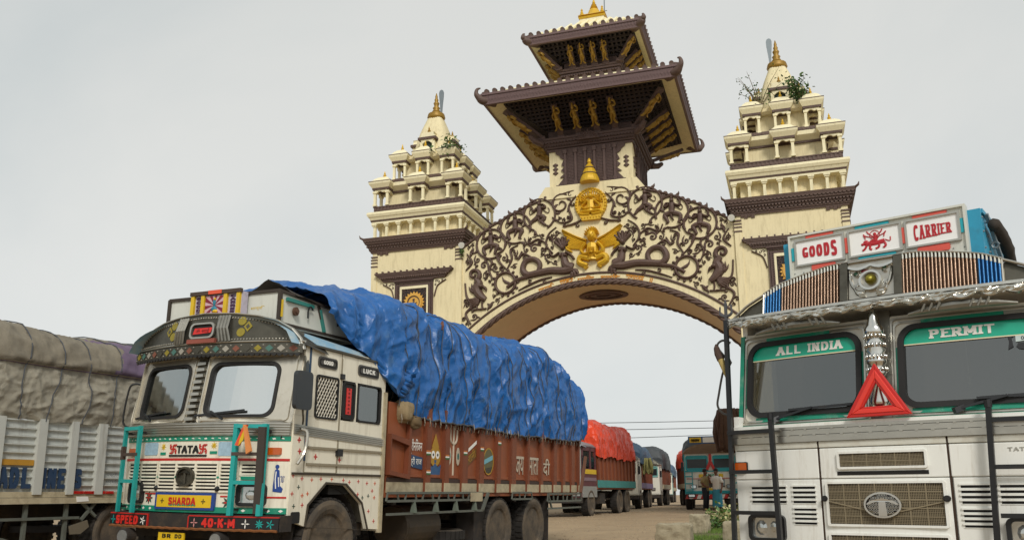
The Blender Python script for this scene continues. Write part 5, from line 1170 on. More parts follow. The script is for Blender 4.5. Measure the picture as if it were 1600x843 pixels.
def tarp_pt(y, v, lift=0.):
    (x, z), (nx, nz_) = prof(v, y)
    amp = min(1, max(0, (y-.9)/.4))
    d = .05*noise.noise((y*1.1, x*.9, z*1.1))+.03*noise.noise((y*2.6+5, x*2, z*1.7))
    wx = .6*noise.noise((y*1.3, z*1.3, 2)); c1 = 1-abs(noise.noise((y*3.3+z*.5+wx, x*1.4, z*.8+wx)))*2; c2 = 1-abs(noise.noise((y*2.0-z*1.7+wx, x*1.6, z*.7+y*.5+7)))*2
    c3 = 1-abs(noise.noise((y*6.5+z*2.4+wx*2, x*3, z*2.2-y+11)))*2; c4 = 1-abs(noise.noise((y*3.6-z*5+wx*3, x*3, z*2+4)))*2; c5 = 1-abs(noise.noise((y*11+z*4, x*6, z*7)))*2
    d += .06*c1*abs(c1)+.05*c2*abs(c2)+.018*c3*abs(c3)+.014*c4*abs(c4)+.003*c5-.045
    k = min(ROPES, key=lambda q: abs(q-y)); dy = (y-k)/.045; d += -.02+.035*min(1, abs(dy)/2.4)**.7-.012*exp(-dy*dy)
    return (x+nx*(d+lift), y+.03*noise.noise((y*2, z*3, 7)), z+nz_*(d+lift)+(.03*noise.noise((y*4, 0, 2)) if v < .03 else 0))
TARPB = mat('blue_tarpaulin', '#12599c', rough=.4, var=.3, scale=2.2, dirt=.3, dcol='#7397ae', bump=.2, bscale=40, spec=.6, crease=.45)
tp = thing('tarpaulin', 'crumpled bright blue tarpaulin roped over the load of the brown bodied truck', 'tarpaulin', (-3.8285, 9.5586, 0), (0, .0297, LYAW))
b = B(); NU, NV = 420, 170
def tfn(a, c):
    y = .92+8.13*min(1, a*1.03)
    if a*1.03 > 1:
        t = (a*1.03-1)/.03; x, yy, z = tarp_pt(9.05, c); return (x*(1-t*.98), yy+.1*sin(pi*t)*.8, 2.6+(z-2.6)*(1-t*.98))
    return tarp_pt(y, c)
b.grid(tfn, NU, NV); cover = b.obj('cover', TARPB, tp, smooth=True)
b = B()                                                    # gathered folds over the cab's rear roof edge
for j in range(9):
    P = [];
    for k in range(12):
        t = k/11; y = 1.12+1.2*t; P.append((interp2([(0, 1.06), (1, 1.3)], t)+.02*sin(j*2+k), y+.05*j*.5+.03*sin(3*t+j), interp2(ZB, y)+.05+.035*j+.015*sin(k*1.7+j*2)))
    b.tube(P, [.035+.012*sin(k+j) for k in range(12)], 6)
b.obj('gathered_edge', TARPB, tp, smooth=True)
ROPEM = mat('grey_rope', '#4c4f53', rough=.9, var=.3)
for q, y in enumerate(ROPES):
    b = B(); y1 = y+.06*sin(q*1.7); P = [tarp_pt(y+(y1-y)*k/30+.008*sin(k*.6+q), .5*k/30, .014) for k in range(31)]; P[0] = (P[0][0], P[0][1], P[0][2]-.08)
    b.tube(P, .007, 5); b.obj('rope', ROPEM, tp)
b = B()
for y, v in ((3.05, .36), (3.35, .26), (5.0, .3)):
    p = Vector(tarp_pt(y, v, .02)); b.tube([p+Vector((0, 0, -.06)), p, p+Vector((0, .01, .07))], [.015, .035, .015], 6)
b.obj('rope_knot', mat('knot', '#6d4a3c', rough=.9), tp)
b = B(); rnd = random.Random(2)                             # frayed hem
P = [tarp_pt(2.6+6.4*k/160, .0, .012) for k in range(161)]; b.tube([(x, y, z+.012*rnd.uniform(-1, 1)) for x, y, z in P], .012, 5); b.obj('hem_rope', ROPEM, tp)
def sack(name, label, loc, w, h, d, M_, seed, rz=0, catg='sack'):
    b = B(); 
    def fn(a, c):
        th, ph = 2*pi*a, pi*c; x, y, z = cos(th)*sin(ph), sin(th)*sin(ph), cos(ph); f = 1+.25*noise.noise((x*1.6+seed, y*1.6, z*1.6))+.12*noise.noise((x*4, y*4+seed, z*4))
        s_ = lambda q: math.copysign(abs(q)**.7, q); return (w/2*s_(x)*f, d/2*s_(y)*f, h/2*s_(z)*f)
    b.grid(fn, 28, 18); o = b.obj(name, M_, None, smooth=True, loc=loc); o.rotation_euler.z = rz; return tag(o, label, catg)
BURLAP = mat('burlap', '#8f7d5e', rough=.95, var=.3, scale=14, bump=.5, bscale=60)
bpy.context.view_layer.update()
LM = bt.matrix_basis
sack('sacking', 'pale torn sacking poking out under the front corner of the blue tarpaulin', tuple(LM @ Vector((1.22, 2.42, 2.1))), .22, .3, .25, BURLAP, 1, LYAW, 'sacking')
sack('sacking', 'folded brown sackcloth below the pale sacking on the brown body edge', tuple(LM @ Vector((1.23, 2.66, 1.98))), .14, .18, .3, mat('brown_burlap', '#6f5c40', rough=.95, var=.3, scale=14), 2, LYAW, 'sacking')
b = B()
def tent(a, c):
    u = a*2-1; y = .55+1.2*c; h = max(0, 1-abs(u))**.9*(.24*(1-.7*c)); return (.45+u*.45, y, 3.28-.06*c+h+.03*noise.noise((a*5, c*4, 0)))
b.grid(tent, 16, 10); b.T = None; o = b.obj('folded_tarpaulin', mat('dark_canvas', '#3a332c', rough=.9, var=.3, scale=6), None, smooth=True); o.matrix_world = LM.copy(); tag(o, 'dark peaked canvas heap behind the roof box of the blue tarpaulin truck', 'canvas')
# ================================================================ white truck at the right
RYAW = -.6625
rt = thing('cargo_truck', 'white cabbed truck with ribbed chrome visor, GOODS CARRIER board and black ladders', 'truck', (2.983, 7.5102, 0), (0, .011, RYAW), 'trucks parked by the gateway')
yr = lambda x: .06*x*x
TR_ = lambda u, d, v: (u, yr(u)+d, v)
yw = lambda x, z: .06*x*x+.15+.19*(z-1.654)
TW = lambda u, d, v: (u, yw(u, v)+d, v)
def r_(b, name, mats, parent=None, **k): return b.obj(name, mats, parent or rt, **k)
HW = 1.4
SEAM = mat('rusty_seam', '#3a2a1e', rough=.9, var=.4, scale=20)
b = B(TR_); slab(b, -HW, HW, .28, 1.385, .02, .06, 18); slab(b, -HW, HW, 1.385, 1.56, .0, .3, 18)
b.T = None
for s_ in (-1, 1):
    x0, x1 = sorted((s_*HW, s_*(HW-.05))); b.box(x0, x1, .13, 2.0, .5, 1.66); b.box(x0, x1, 1.15, 2.0, 1.66, 2.5); b.box(x0, x1, .46, 2.0, 2.38, 2.62); b.box(x0, x1, .45, .5, 1.66, 2.4)
b.box(-HW, HW, 1.96, 2.0, .5, 2.62); b.box(-HW, HW, .3, 2.0, 2.6, 2.66); b.box(-HW+.06, HW-.06, .2, 1.95, .7, .74)
rc = r_(b, 'cab', WHITER)
b = B(); b.box(-1.3, 1.3, .25, .6, 1.3, 1.62); b.box(-1.3, 1.3, 1.85, 1.95, .8, 2.55); b.box(-1.1, -.3, 1.0, 1.2, 1.2, 2.05); b.box(.3, 1.1, 1.0, 1.2, 1.2, 2.05); r_(b, 'seats', mat('grey_interior', '#4a4a48', rough=.9), rc)
b = B(); b.tube([(.7+.2*cos(k*pi/8), .75+.1*sin(k*pi/8), 1.72+.17*sin(k*pi/8)) for k in range(16)], .015, 6, closed=True); r_(b, 'steering_wheel', BLACKP, rc)
b = B(); b.blob(0, 0, 1, 1, 1) if 0 else b.lathe([(.02, 1.66), (.12, 1.68), (.15, 1.8), (.1, 1.92), (.03, 1.95)], 1.22, .7, 10); r_(b, 'red_cushion', mat('dull_red', '#8a2f2c', rough=.8), rc)
for x0, x1 in ((-HW+.004, -.553), (-.537, .527), (.543, HW-.004)):
    b = B(TR_); slab(b, x0, x1, 1.06, 1.325, -.006, .019, 8); r_(b, 'front_panel', WHITER, rc, bevel=.008)
    b = B(TR_); slab(b, x0, x1, 1.332, 1.386, -.012, .019, 8); r_(b, 'ledge_panel', mat('scuffed_white', '#cfcec2', rough=.4, var=.15, dirt=.45, dcol='#a08c6a'), rc, bevel=.005)
b = B(TR_)
for x in (-.545, .535): b.cut(); slab(b, x-.008, x+.008, .3, 1.4, -.001, .019, 1)
r_(b, 'seam', SEAM, rc)
def louvre_panel(x0, x1, z0, z1, slots, mats, d=-.004):
    """one panel with its slots as flat dark strips, recess shade put in as colour, with rounded lips"""
    b = B(TR_); slab(b, x0, x1, z0, z1, d, .019, 10); pn = r_(b, 'louvre_panel', mats, rc, bevel=.006)
    for a, c, z, h in slots:
        b = B(TR_); slab(b, a, c, z-h/2, z+h/2, d-.0025, d+.002, 5); b.m = 1; slab(b, a-.012, c+.012, z+h/2, z+h/2+.014, d-.014, d, 5); slab(b, a-.006, c+.006, z-h/2-.005, z-h/2, d-.006, d, 5)
        r_(b, 'slot', [DARK, mats], pn)  # flat strip, the opening's shade is in its dark colour
    return pn
for s_ in (-1, 1):
    sl = []
    for k in range(4): sl.append((*sorted((s_*.603, s_*.812)), .98-.042*k, .022)); sl.append((*sorted((s_*.605, s_*.812)), .787-.04*k, .02)); sl.append((*sorted((s_*.885, s_*1.235)), .98-.042*k, .022))
    louvre_panel(*sorted((s_*.553, s_*(HW-.004))), .3, 1.053, sl, WHITER)
b = B(TR_); slab(b, -.537, .527, .3, 1.053, -.004, .019, 10); hp = r_(b, 'bonnet_panel', WHITER, rc, bevel=.006)
MESHM = mat('grille_mesh', '#8c8067', rough=.6, metal=.2, var=.3); MESHB = mat('grille_dust', '#3a3024', rough=.9, var=.5, scale=5)
for x0, x1, z0, z1, nx, big in ((-.355, .355, 1.156, 1.27, 60, 6), (-.478, .475, .668, 1.012, 72, 7), (-.478, .475, .3, .575, 72, 7)):
    b = B(TR_); slab(b, x0, x1, z0, z1, -.008, .0, 8); b.m = 1
    b.ring(rrect(x0-.02, x1+.02, z0-.02, z1+.02, .02, 3), rrect(x0, x1, z0, z1, .006, 3), -.03, -.004); g = r_(b, 'grille', [MESHB, WHITER], hp if z1 < 1.1 else rc)
    b = B(TR_); p = (x1-x0)/nx
    for k in range(1, nx): x = x0+p*k; b.box(x-.0018, x+.0018, -.012, -.009, z0, z1)
    for k in range(1, int((z1-z0)/p)): z = z0+p*k; slab(b, x0, x1, z-.0018, z+.0018, -.0125, -.009, 8)
    for k in range(1, big): x = x0+(x1-x0)*k/big; b.box(x-.0045, x+.0045, -.016, -.012, z0, z1)
    for k in range(1, 5):
        if z1-z0 > .2 or k == 2: z = z0+(z1-z0)*k/5; slab(b, x0, x1, z-.004, z+.004, -.0165, -.012, 8)
    if z0 < 1 and z0 > .5: b.bar((-.47, -.02, .86), (0, -.02, .75), .01); b.bar((0, -.02, .75), (.47, -.02, .86), .01)
    r_(b, 'wire_mesh', MESHM, hp if z1 < 1.1 else rc, kind='stuff')
b = B(TR_); slab(b, -.385, .375, 1.085, 1.118, -.0095, 0, 8); r_(b, 'hood_slot', DARK, rc)
b = B(TR_); C = (-.008, .832)
b.ring(ell(*C, .155, .108, 36), ell(*C, .138, .093, 36), -.055, -.01); b.prism([(C[0]+u, v) for u, v in ((-.135, .838), (-.1, .866), (0, .89), (.1, .866), (.135, .838), (.118, .834), (.05, .86), (-.05, .86), (-.118, .834))], -.0605, -.02); b.prism([(C[0]-.026, .877), (C[0]+.026, .877), (C[0]+.036, .742), (C[0]-.036, .742)], -.06, -.02); b.m = 2; b.prism(ell(*C, .14, .094, 30), -.016, -.008); b.m = 1
for k in range(13):
    for j in range(8):
        u, v = C[0]-.13+.0215*k+(.01 if j % 2 else 0), C[1]-.085+.024*j
        if ((u-C[0])/.13)**2+((v-C[1])/.088)**2 < 1: b.ring(ell(u, v, .0115, .0115, 6), ell(u, v, .0075, .0075, 6), -.04, -.02)
r_(b, 'maker_badge', [CHROME, CHROME, DARK], hp)
b = B(TR_)
for x in (-.507, .497): b.cut(); b.prism(ell(x, .885, .026, .026, 16), -.05, 0); b.prism(ell(x, .885, .018, .018, 12), -.062, -.05)
r_(b, 'rubber_buffer', RUBBER, hp)
b = B(TR_); letters(b, 'TATA', .97, 1.13, 1.255, 1.285, .2, .16, gap=.15, thick=.012); r_(b, 'side_badge', STEEL, rc)
# ---- lamps
for s_ in (-1, 1):
    b = B(TR_); x0, x1 = sorted((s_*.9, s_*1.275)); b.ring(rrect(x0, x1, .5, .737, .05), rrect(x0+.035, x1-.035, .53, .71, .035), -.05, .0); h = r_(b, 'headlight', BLACKP)
    b = B(TR_); slab(b, x0+.03, x1-.03, .525, .715, -.02, -.004, 6); c = (x0+x1)/2; b.blob(c-.06, .62, .07, .08, .04); b.blob(c+.07, .63, .06, .075, .03); r_(b, 'lens', LENS, h)
    b = B(TR_); x0, x1 = sorted((s_*1.27, s_*1.39)); b.prism(rrect(x0, x1, 1.14, 1.217, .01), -.04, 0); b.m = 1; b.ring(rrect(x0-.008, x1+.008, 1.132, 1.225, .01), rrect(x0, x1, 1.14, 1.217, .01), -.025, 0); r_(b, 'indicator', [AMBER, RUBBER])
b = B(TR_); b.box(-1.42, 1.42, -.12, .1, .08, .28); r_(b, 'bumper', CHASSIS, rt, bevel=.02)
# ---- ribbed chrome ledge below the windows
b = B(TR_); slab(b, -HW, HW, 1.39, 1.448, -.03, .0, 18); slab(b, -HW, HW, 1.453, 1.5, -.02, .0, 18); slab(b, -HW, HW, 1.505, 1.53, -.012, .05, 18)
for k in range(22): x = -1.32+k*.126; b.box(x-.014, x+.014, -.036, -.02, 1.444, 1.456); b.box(x+.03, x+.052, -.03, -.01, 1.498, 1.508)
r_(b, 'chrome_ledge', STEEL, rc)
b = B(TR_); slab(b, -HW, HW, 1.448, 1.454, -.008, .0, 18); slab(b, -HW, HW, 1.5, 1.506, -.008, .0, 18); r_(b, 'shadow_gap', DARK, rc)
# ---- windscreen wall
CREAMW = mat('ivory_paint', '#d6d2c4', rough=.4, var=.1, dirt=.2)
for s_ in (-1, 1):
    x0, x1 = sorted((s_*.16, s_*1.31)); A = rrect(*sorted((s_*.095, s_*1.39)), 1.555, 2.5, .02, 7); I = rrect(x0+.03, x1-.03, 1.68, 2.37, .14, 7)
    b = B(TW); b.ring(A, I, -.0, .04); f = r_(b, 'windscreen_surround', CREAMW, rc)
    b = B(TW); b.ring(rrect(x0-.035, x1+.035, 1.605, 2.44, .05, 7), rrect(x0-.02, x1+.02, 1.62, 2.42, .05, 7), -.02, .0); b.ring(rrect(x0-.055, x1+.06, 1.58, 2.47, .03, 7), rrect(x0-.042, x1+.047, 1.593, 2.457, .03, 7), -.025, .0)
    r_(b, 'chrome_moulding', STEEL, rc)
    b = B(TW); slab(b, x0-.06, x1+.07, 1.535, 1.572, -.03, .0, 8); slab(b, x0+.2, x1-.3, 2.405, 2.44, -.012, 0, 5); slab(b, x0+.1, x1-.12, 1.602, 1.645, -.012, 0, 5)
    a, c = sorted((s_*1.345, s_*1.305)); b.box(a, c, -.012, .0, 1.75, 2.25); a, c = sorted((s_*.165, s_*.128)); b.box(a, c, -.012, .0, 1.75, 2.2); a, c = sorted((s_*1.352, s_*1.395)); b.box(a, c, -.03, .0, 1.56, 2.49)
    r_(b, 'green_trim', GREENP, rc)
    b = B(TW); slab(b, x0+.02, x1-.02, 1.67, 2.385, .012, .018, 6); w = r_(b, 'windscreen', GLASS_D, rc)
    b = B(TW); b.ring(rrect(x0, x1, 1.645, 2.405, .16, 7), rrect(x0+.05, x1-.05, 1.695, 2.355, .12, 7), -.035, .02); r_(b, 'rubber_seal', RUBBER, w)
    b = B(TW); slab(b, x0+.048, x1-.048, 2.222, 2.357, .0, .009, 8); b.m = 1
    slab(b, x0+.05, x1-.05, 2.212, 2.222, -.001, .01, 8); b.m = 2
    if s_ < 0: letters(b, 'ALL', -1.0, -.745, 2.25, 2.335, .27, .17, True, gap=.12, thick=.006); letters(b, 'INDIA', -.675, -.34, 2.25, 2.335, .27, .17, True, gap=.14, thick=.006)
    else: letters(b, 'PERMIT', .42, .935, 2.255, 2.335, .27, .17, True, gap=.12, thick=.006)
    r_(b, 'sun_strip', [mat('green_film', '#16a283', rough=.35, var=.04), mat('film_edge', '#c9c468' if s_ > 0 else '#d9cfae', rough=.5), WHITE], w)
    b = B(TW); e = -.9 if s_ < 0 else .72
    b.bar((e-.1, -.06, 1.615), (e+.28, -.06, 1.71), .02); b.bar((e+.05, -.05, 1.7), (e+.65, -.05, 1.715), .022); b.bar((e-.12, -.08, 1.6), (e-.06, -.03, 1.63), .05); r_(b, 'wiper', BLACKP, w)
b = B(TW); b.prism([(1.08, 2.16), (1.2, 2.17), (1.2, 2.22), (1.08, 2.22)], .0, .01); b.m = 1; b.prism([(1.02, 2.1), (1.06, 2.12), (1.05, 2.2), (1.08, 2.22), (1.02, 2.22), (1.03, 2.16)], .0, .01); b.prism([(1.1, 2.1), (1.2, 2.08), (1.2, 2.15), (1.1, 2.15), (1.08, 2.12)], .0, .01); b.m = 2; letters(b, 'OR', 1.12, 1.17, 2.175, 2.205, .2, .15, thick=.002); r_(b, 'film_remnant', [mat('pale_sticker', '#b9c7c4', rough=.5), BLACKP, BLACKP], rc)
b = B(); b.tube([(.62, .7, 2.3), (.625, .7, 2.05), (.615, .7, 1.95)], .003, 4); b.box(.607, .628, .69, .71, 1.88, 1.95); r_(b, 'hanging_charm', WHITE, rc)
b = B(); b.T = None; b.prism([(1.0, 1.72), (1.1, 1.8), (1.16, 1.76), (1.06, 1.68)], .55, .58); r_(b, 'yellow_cloth', mat('straw_cloth', '#b3ab83', rough=.9), rc)
# turned chrome pillar ornament
b = B(); pr = [(.02, 1.6), (.07, 1.66), (.09, 1.72), (.03, 1.9), (.05, 1.93), (.085, 1.98), (.05, 2.02), (.085, 2.06), (.085, 2.1), (.05, 2.13), (.085, 2.17), (.06, 2.21), (.085, 2.24), (.05, 2.28), (.08, 2.31), (.085, 2.37), (.065, 2.4), (.04, 2.48), (.01, 2.57)]
b.lathe(pr, 0, .13, 18)
for z in (2.0, 2.115, 2.22, 2.3):
    for k in range(16): a = k*pi/8; b.box(.087*cos(a)-.008, .087*cos(a)+.008, .13+.087*sin(a)-.008, .13+.087*sin(a)+.008, z-.02, z+.02)
r_(b, 'turned_ornament', CHROME, rc, smooth=True)
b = B(TW); b.box(-.095, .095, .0, .04, 1.56, 2.56); r_(b, 'centre_pillar', TIN, rc)
# ---- tin lip, ribbed visor, emblem
YV = lambda u, v: .05*u*u+.13+.22*max(0, (v-2.55))
TVR = lambda u, d, v: (u, YV(u, v)+d, v)
VR = [(0, 3.04), (.4, 3.035), (.65, 2.99), (.9, 2.935), (1.1, 2.845), (1.25, 2.775), (1.4, 2.66), (1.48, 2.6)]
vt = lambda x: interp2(VR, abs(x))
b = B(TVR); b.grid(lambda a, c: (-1.46+2.92*a, .03, 2.64+(max(2.642, vt(-1.46+2.92*a)-.015)-2.64)*c), 40, 3); b.grid(lambda a, c: (-1.46+2.92*a, .03+1.6*c, max(2.645, vt(-1.46+2.92*a)-.015)-.12*c), 40, 3)
rv = r_(b, 'visor', DARKTIN, rc)
BROWNREFL = mat('brown_reflection_tin', '#86705f', rough=.25, metal=.85, var=.45, scale=7, dirt=.35, dcol='#4a2e1e'); BLUET = mat('blue_tint_tin', '#2c5f8c', rough=.28, metal=.7, var=.2)  # brown of the ribs: reflected ground put into the tin's colour
for s_ in (-1, 1):
    x = .28
    while x < 1.06:
        col = BLUET if x > .88 else BROWNREFL; b = B(TVR); xa = s_*x; w = .0155
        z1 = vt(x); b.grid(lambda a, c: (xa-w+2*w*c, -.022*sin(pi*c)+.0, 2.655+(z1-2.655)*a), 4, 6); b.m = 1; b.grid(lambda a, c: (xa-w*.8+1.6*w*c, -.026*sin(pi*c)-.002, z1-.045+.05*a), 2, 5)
        r_(b, 'visor_rib', [col, SHEET], rv, smooth=True); x += .0305  # pale rib tops: highlights on the tin put in as colour
b = B(TVR)
for s_ in (-1, 1):
    b.cut(); b.stroke([(s_*(1.06+.42*k/8), vt(1.06+.42*k/8)) for k in range(9)], .014, .02); b.stroke([(s_*1.06, 2.66), (s_*1.06, vt(1.06))], .012, .02); b2 = B(TVR); b2.box(*sorted((s_*.205, s_*.275)), -.05, .03, 2.66, 3.03); r_(b2, 'dark_pilaster', DARKTIN, rv)  # pilaster's dark tone: brown reflection put in as colour
b.cut(); b.stroke([(-1.06+2.12*k/30, vt(-1.06+2.12*k/30)+.008) for k in range(31)], .012, .03)
r_(b, 'visor_edge', STEEL, rv)
b = B(TVR); b.prism([(-.2, 2.67), (.2, 2.67), (.2, 3.03), (-.2, 3.03)], -.02, .03); b.m = 1
b.ring([(-.2, 2.97)]+[(-.2+.4*k/10, 2.97-.03*abs(sin(k*pi/5))) for k in range(1, 10)]+[(.2, 2.97), (.2, 3.035), (-.2, 3.035)], [(-.2, 2.99)]+[(-.2+.4*k/10, 2.99-.02*abs(sin(k*pi/5))) for k in range(1, 10)]+[(.2, 2.99), (.2, 3.03), (-.2, 3.03)], -.05, -.02)
for s_ in (-1, 1):
    for k in range(3): b.stroke(cat([(s_*.05, 2.73-.02*k), (s_*.12, 2.74-.015*k), (s_*.17, 2.8+.02*k), (s_*.19, 2.88+.03*k)], 4), .016, .045)
    b.stroke(spiral(s_*.13, 2.92, .045, 1, .5, s_, 12), .012, .05); star(b, s_*.13, 2.8, .03, -.035, 6); b.blob(s_*.1, 2.72, .05, .03, .045)
b.ring(ell(0, 2.83, .1, .095, 24), ell(0, 2.83, .08, .076, 24), -.06, -.02); b.m = 2; b.blob(0, 2.84, .055, .055, .1, n=14); b.m = 3; b.blob(-.06, 2.93, .06, .02, .03); b.m = 4; b.blob(-.14, 2.92, .03, .02, .035); b.blob(.12, 2.94, .03, .018, .03)
r_(b, 'embossed_emblem', [STEEL, CHROME, mat('aged_brass', '#8d8430', rough=.35, metal=.7, var=.4, scale=20), mat('maroon_enamel', '#6a2226', rough=.4), mat('green_enamel', '#2b5b45', rough=.4)], rv, smooth=False)
b = B(TVR); slab(b, -1.45, 1.45, 2.628, 2.655, -.05, .05, 20)
def lipfn(a, c):
    x = -1.43+2.86*a; zb_ = 2.55+.012*sin(x*31)+.012*noise.noise((x*4, 0, 0)); z = zb_+(2.632-zb_)*c
    return (x, -.035-.03*sin(pi*c)*(1+.6*noise.noise((x*7, c*3, 2)))+.018*noise.noise((x*16, c*6, 4))-(.02 if c < .15 else 0), z)
b.grid(lipfn, 220, 9)
r_(b, 'scalloped_lip', mat('crumpled_chrome', '#cfccc2', rough=.2, metal=.95, var=.25, scale=12, dirt=.35, dcol='#6b5a4a', bump=.3, bscale=25), rv)
b = B(TVR)
for s_ in (-1, 1):
    b.cut(); b.tube([(s_*(.3+.85*k/12), .0, 2.5-.012*(k-6)**2/12) for k in range(13)], [.012+.03*sin(pi*k/12) for k in range(13)], 8)
    for k in (.42, .48, .54, .8, .86, .92): b.tube([(s_*k, -.04, 2.47), (s_*(k+.035), -.045, 2.535)], .012, 5)
r_(b, 'tin_fish', TIN, rv)
# ---- the sign board on the roof
b = B(); b.box(-.9, .9, .44, 1.6, 2.72, 3.39); b.box(.8, .915, .41, .44, 2.95, 3.39)
for x in (-.9, .9): b.box(x-.02, x+.02, .5, 1.62, 3.37, 3.41); 
rb = r_(b, 'roof_box', mat('turquoise_box', '#2a93b5', rough=.5, var=.2, scale=4, dirt=.3, dcol='#31505c'))
b = B()
for z in (3.05, 3.2, 3.33):
    for y in (.5, .7): b.T = lambda u, d, v: (.9-d, u, v); b.blob(y, z, .012, .012, .02, n=6)
b.T = None; b.bar((.93, .6, 3.38), (1.0, 1.1, 2.7), .03); b.tube([(.95+.03*cos(k), .75, 3.12+.03*sin(k)) for k in range(7)], .012, 5); r_(b, 'brace', GREYMET, rb)
TBO = lambda u, d, v: (u, .356+d, v)
b = B(TBO); b.prism([(-.797, 3.0), (.797, 3.0), (.797, 3.42), (-.797, 3.42)], .0, .08); b.ring([(-.81, 2.985), (.81, 2.985), (.81, 3.435), (-.81, 3.435)], [(-.79, 3.005), (.79, 3.005), (.79, 3.415), (-.79, 3.415)], -.025, .08)
bo = r_(b, 'sign_board', SHEET)
panels = ((-.735, -.278), (-.212, .246), (.308, .74))
for (x0, x1), tx in zip(panels, ('GOODS', None, 'CARRIER')):
    b = B(TBO); b.ring(rrect(x0-.018, x1+.018, 3.112, 3.382, .002, 1), rrect(x0, x1, 3.13, 3.364, .002, 1), -.022, .0); b.m = 1; b.prism([(x0, 3.13), (x1, 3.13), (x1, 3.364), (x0, 3.364)], -.006, .0); b.m = 2
    if tx == 'GOODS': letters(b, tx, x0+.055, x1-.06, 3.185, 3.31, .36, .12, True, gap=.2, scale=(.82, .9, .96, 1.04, 1.25), thick=.01)
    elif tx: letters(b, tx, x0+.055, x1-.06, 3.185, 3.31, .32, .12, True, gap=.2, scale=(1.2, 1.05, .95, .92, .85, .78, .78), thick=.01)
    else:                                                  # deity riding a lion, in red silhouette
        cx = .02; st = lambda pts, w: b.stroke([(cx+x*1.15, 3.24+z) for x, z in cat(pts, 3)], w*1.1, .014, 0)
        st([(-.07, -.015), (.0, -.02), (.075, -.01)], .026); b.blob(cx-.085, 3.235, .032, .032, .016); b.blob(cx-.115, 3.225, .02, .016, .016)
        for p in ([(-.07, -.03), (-.085, -.06), (-.105, -.075)], [(-.04, -.03), (-.045, -.065), (-.03, -.078)], [(.03, -.03), (.025, -.06), (.0, -.075)], [(.07, -.02), (.08, -.055), (.06, -.075)]): st(p, .013)
        st([(.08, -.0), (.115, -.02), (.12, .02)], .006); st([(0, .0), (.005, .035), (0, .055)], .024); b.blob(cx, 3.24+.068, .018, .02, .016); st([(.0, .0), (-.03, .005), (-.045, -.03)], .016)
        b.ring(ell(cx, 3.3, .048, .045, 20), ell(cx, 3.3, .043, .04, 20), -.012, -.005)
        for a in (20, 50, 130, 160): c, s2 = cos(math.radians(a)), sin(math.radians(a)); st([(0, .035), (.045*c, .035+.035*s2), (.085*c, .045+.06*s2)], .006); st([(.075*c, .03+.06*s2), (.095*c, .06+.06*s2)], .007)
        st([(-.09, .07), (-.075, .03)], .006); st([(.08, .075), (.07, .03)], .006)
    r_(b, 'sign_panel', [STEEL, mat('bright_white', '#efefec', rough=.35, var=.02), mat('sign_red', '#b3202a', rough=.5, var=.06)], bo)
b = B(TBO); brk = lambda x0, x1, z0, z1: b.prism([(x0+.012, z0), (x1-.012, z0), (x1, (z0+z1)/2-.008), (x1-.01, (z0+z1)/2), (x1, (z0+z1)/2+.008), (x1-.012, z1), (x0+.012, z1), (x0, (z0+z1)/2+.008), (x0+.01, (z0+z1)/2), (x0, (z0+z1)/2-.008)], -.012, 0)
for x0, x1, z0, z1 in ((-.64, -.36, 3.386, 3.412), (.36, .66, 3.386, 3.412), (-.6, -.36, 3.055, 3.11), (.38, .66, 3.045, 3.11)): b.cut(); brk(x0, x1, z0, z1)
for x in (-.245, .277): b.cut(); b.prism([(x-.014, 3.17), (x+.014, 3.17), (x+.014, 3.32), (x-.014, 3.32)], -.012, 0)
b.m = 1
for x0, x1, z0, z1 in ((-.16, .16, 3.386, 3.412), (-.15, .2, 3.07, 3.11)): b.cut(); brk(x0, x1, z0, z1)
for x in (-.772, .77): b.cut(); b.prism([(x-.014, 3.18), (x+.014, 3.18), (x+.014, 3.31), (x-.014, 3.31)], -.012, 0)
r_(b, 'painted_bracket', [mat('coral_paint', '#dd5a4a', rough=.4, var=.15, scale=12), mat('cyan_paint', '#1fa6b4', rough=.4, var=.15, scale=12)], bo)
b = B(TBO)
for k in range(18):
    for z in (3.42, 3.05): b.blob(-.77+1.54*k/17, z, .007, .007, .008, n=5)
r_(b, 'rivet', GREYMET, bo, kind='stuff')
# ---- black ladders, mirror, trident
for s_ in (-1, 1):
    b = B(); x0, x1 = (-1.41, -.945) if s_ < 0 else (.885, 1.38)
    b.bar((x0 if s_ < 0 else x1, -.03+.12, 2.62 if s_ < 0 else 1.58), (x0 if s_ < 0 else x1, .02, .2), .04); xx = x1 if s_ < 0 else x0; b.bar((xx, -.06, 1.61), (xx+(.02 if s_ < 0 else -.05), -.06, .45), .042)
    for z in (1.5, 1.13, .755): b.bar((x0, -.0 if s_ < 0 else -.06, z), (x1, -.06 if s_ < 0 else .0, z), .035)
    b.tube([(xx, -.06, 1.6), (xx, -.06, 1.66)], .03, 8)
    r_(b, 'ladder', BLACKP, rt)
b = B(); X = -1.405; b.bar((X, .09, 2.6), (X, .09, 2.8), .025)
for q in ([(X, 2.66), (X-.06, 2.69), (X-.06, 2.77)], [(X, 2.66), (X+.06, 2.69), (X+.055, 2.78)]): b.tube(cat([(x, .09, z) for x, z in q], 5), [.016]*6+[.01]*4+[.004], 6)
b.tube([(X, .09, 2.78), (X, .09, 2.84)], [.018, .002], 6); r_(b, 'trident', mat('grey_iron', '#5b5b5d', rough=.5, metal=.5))
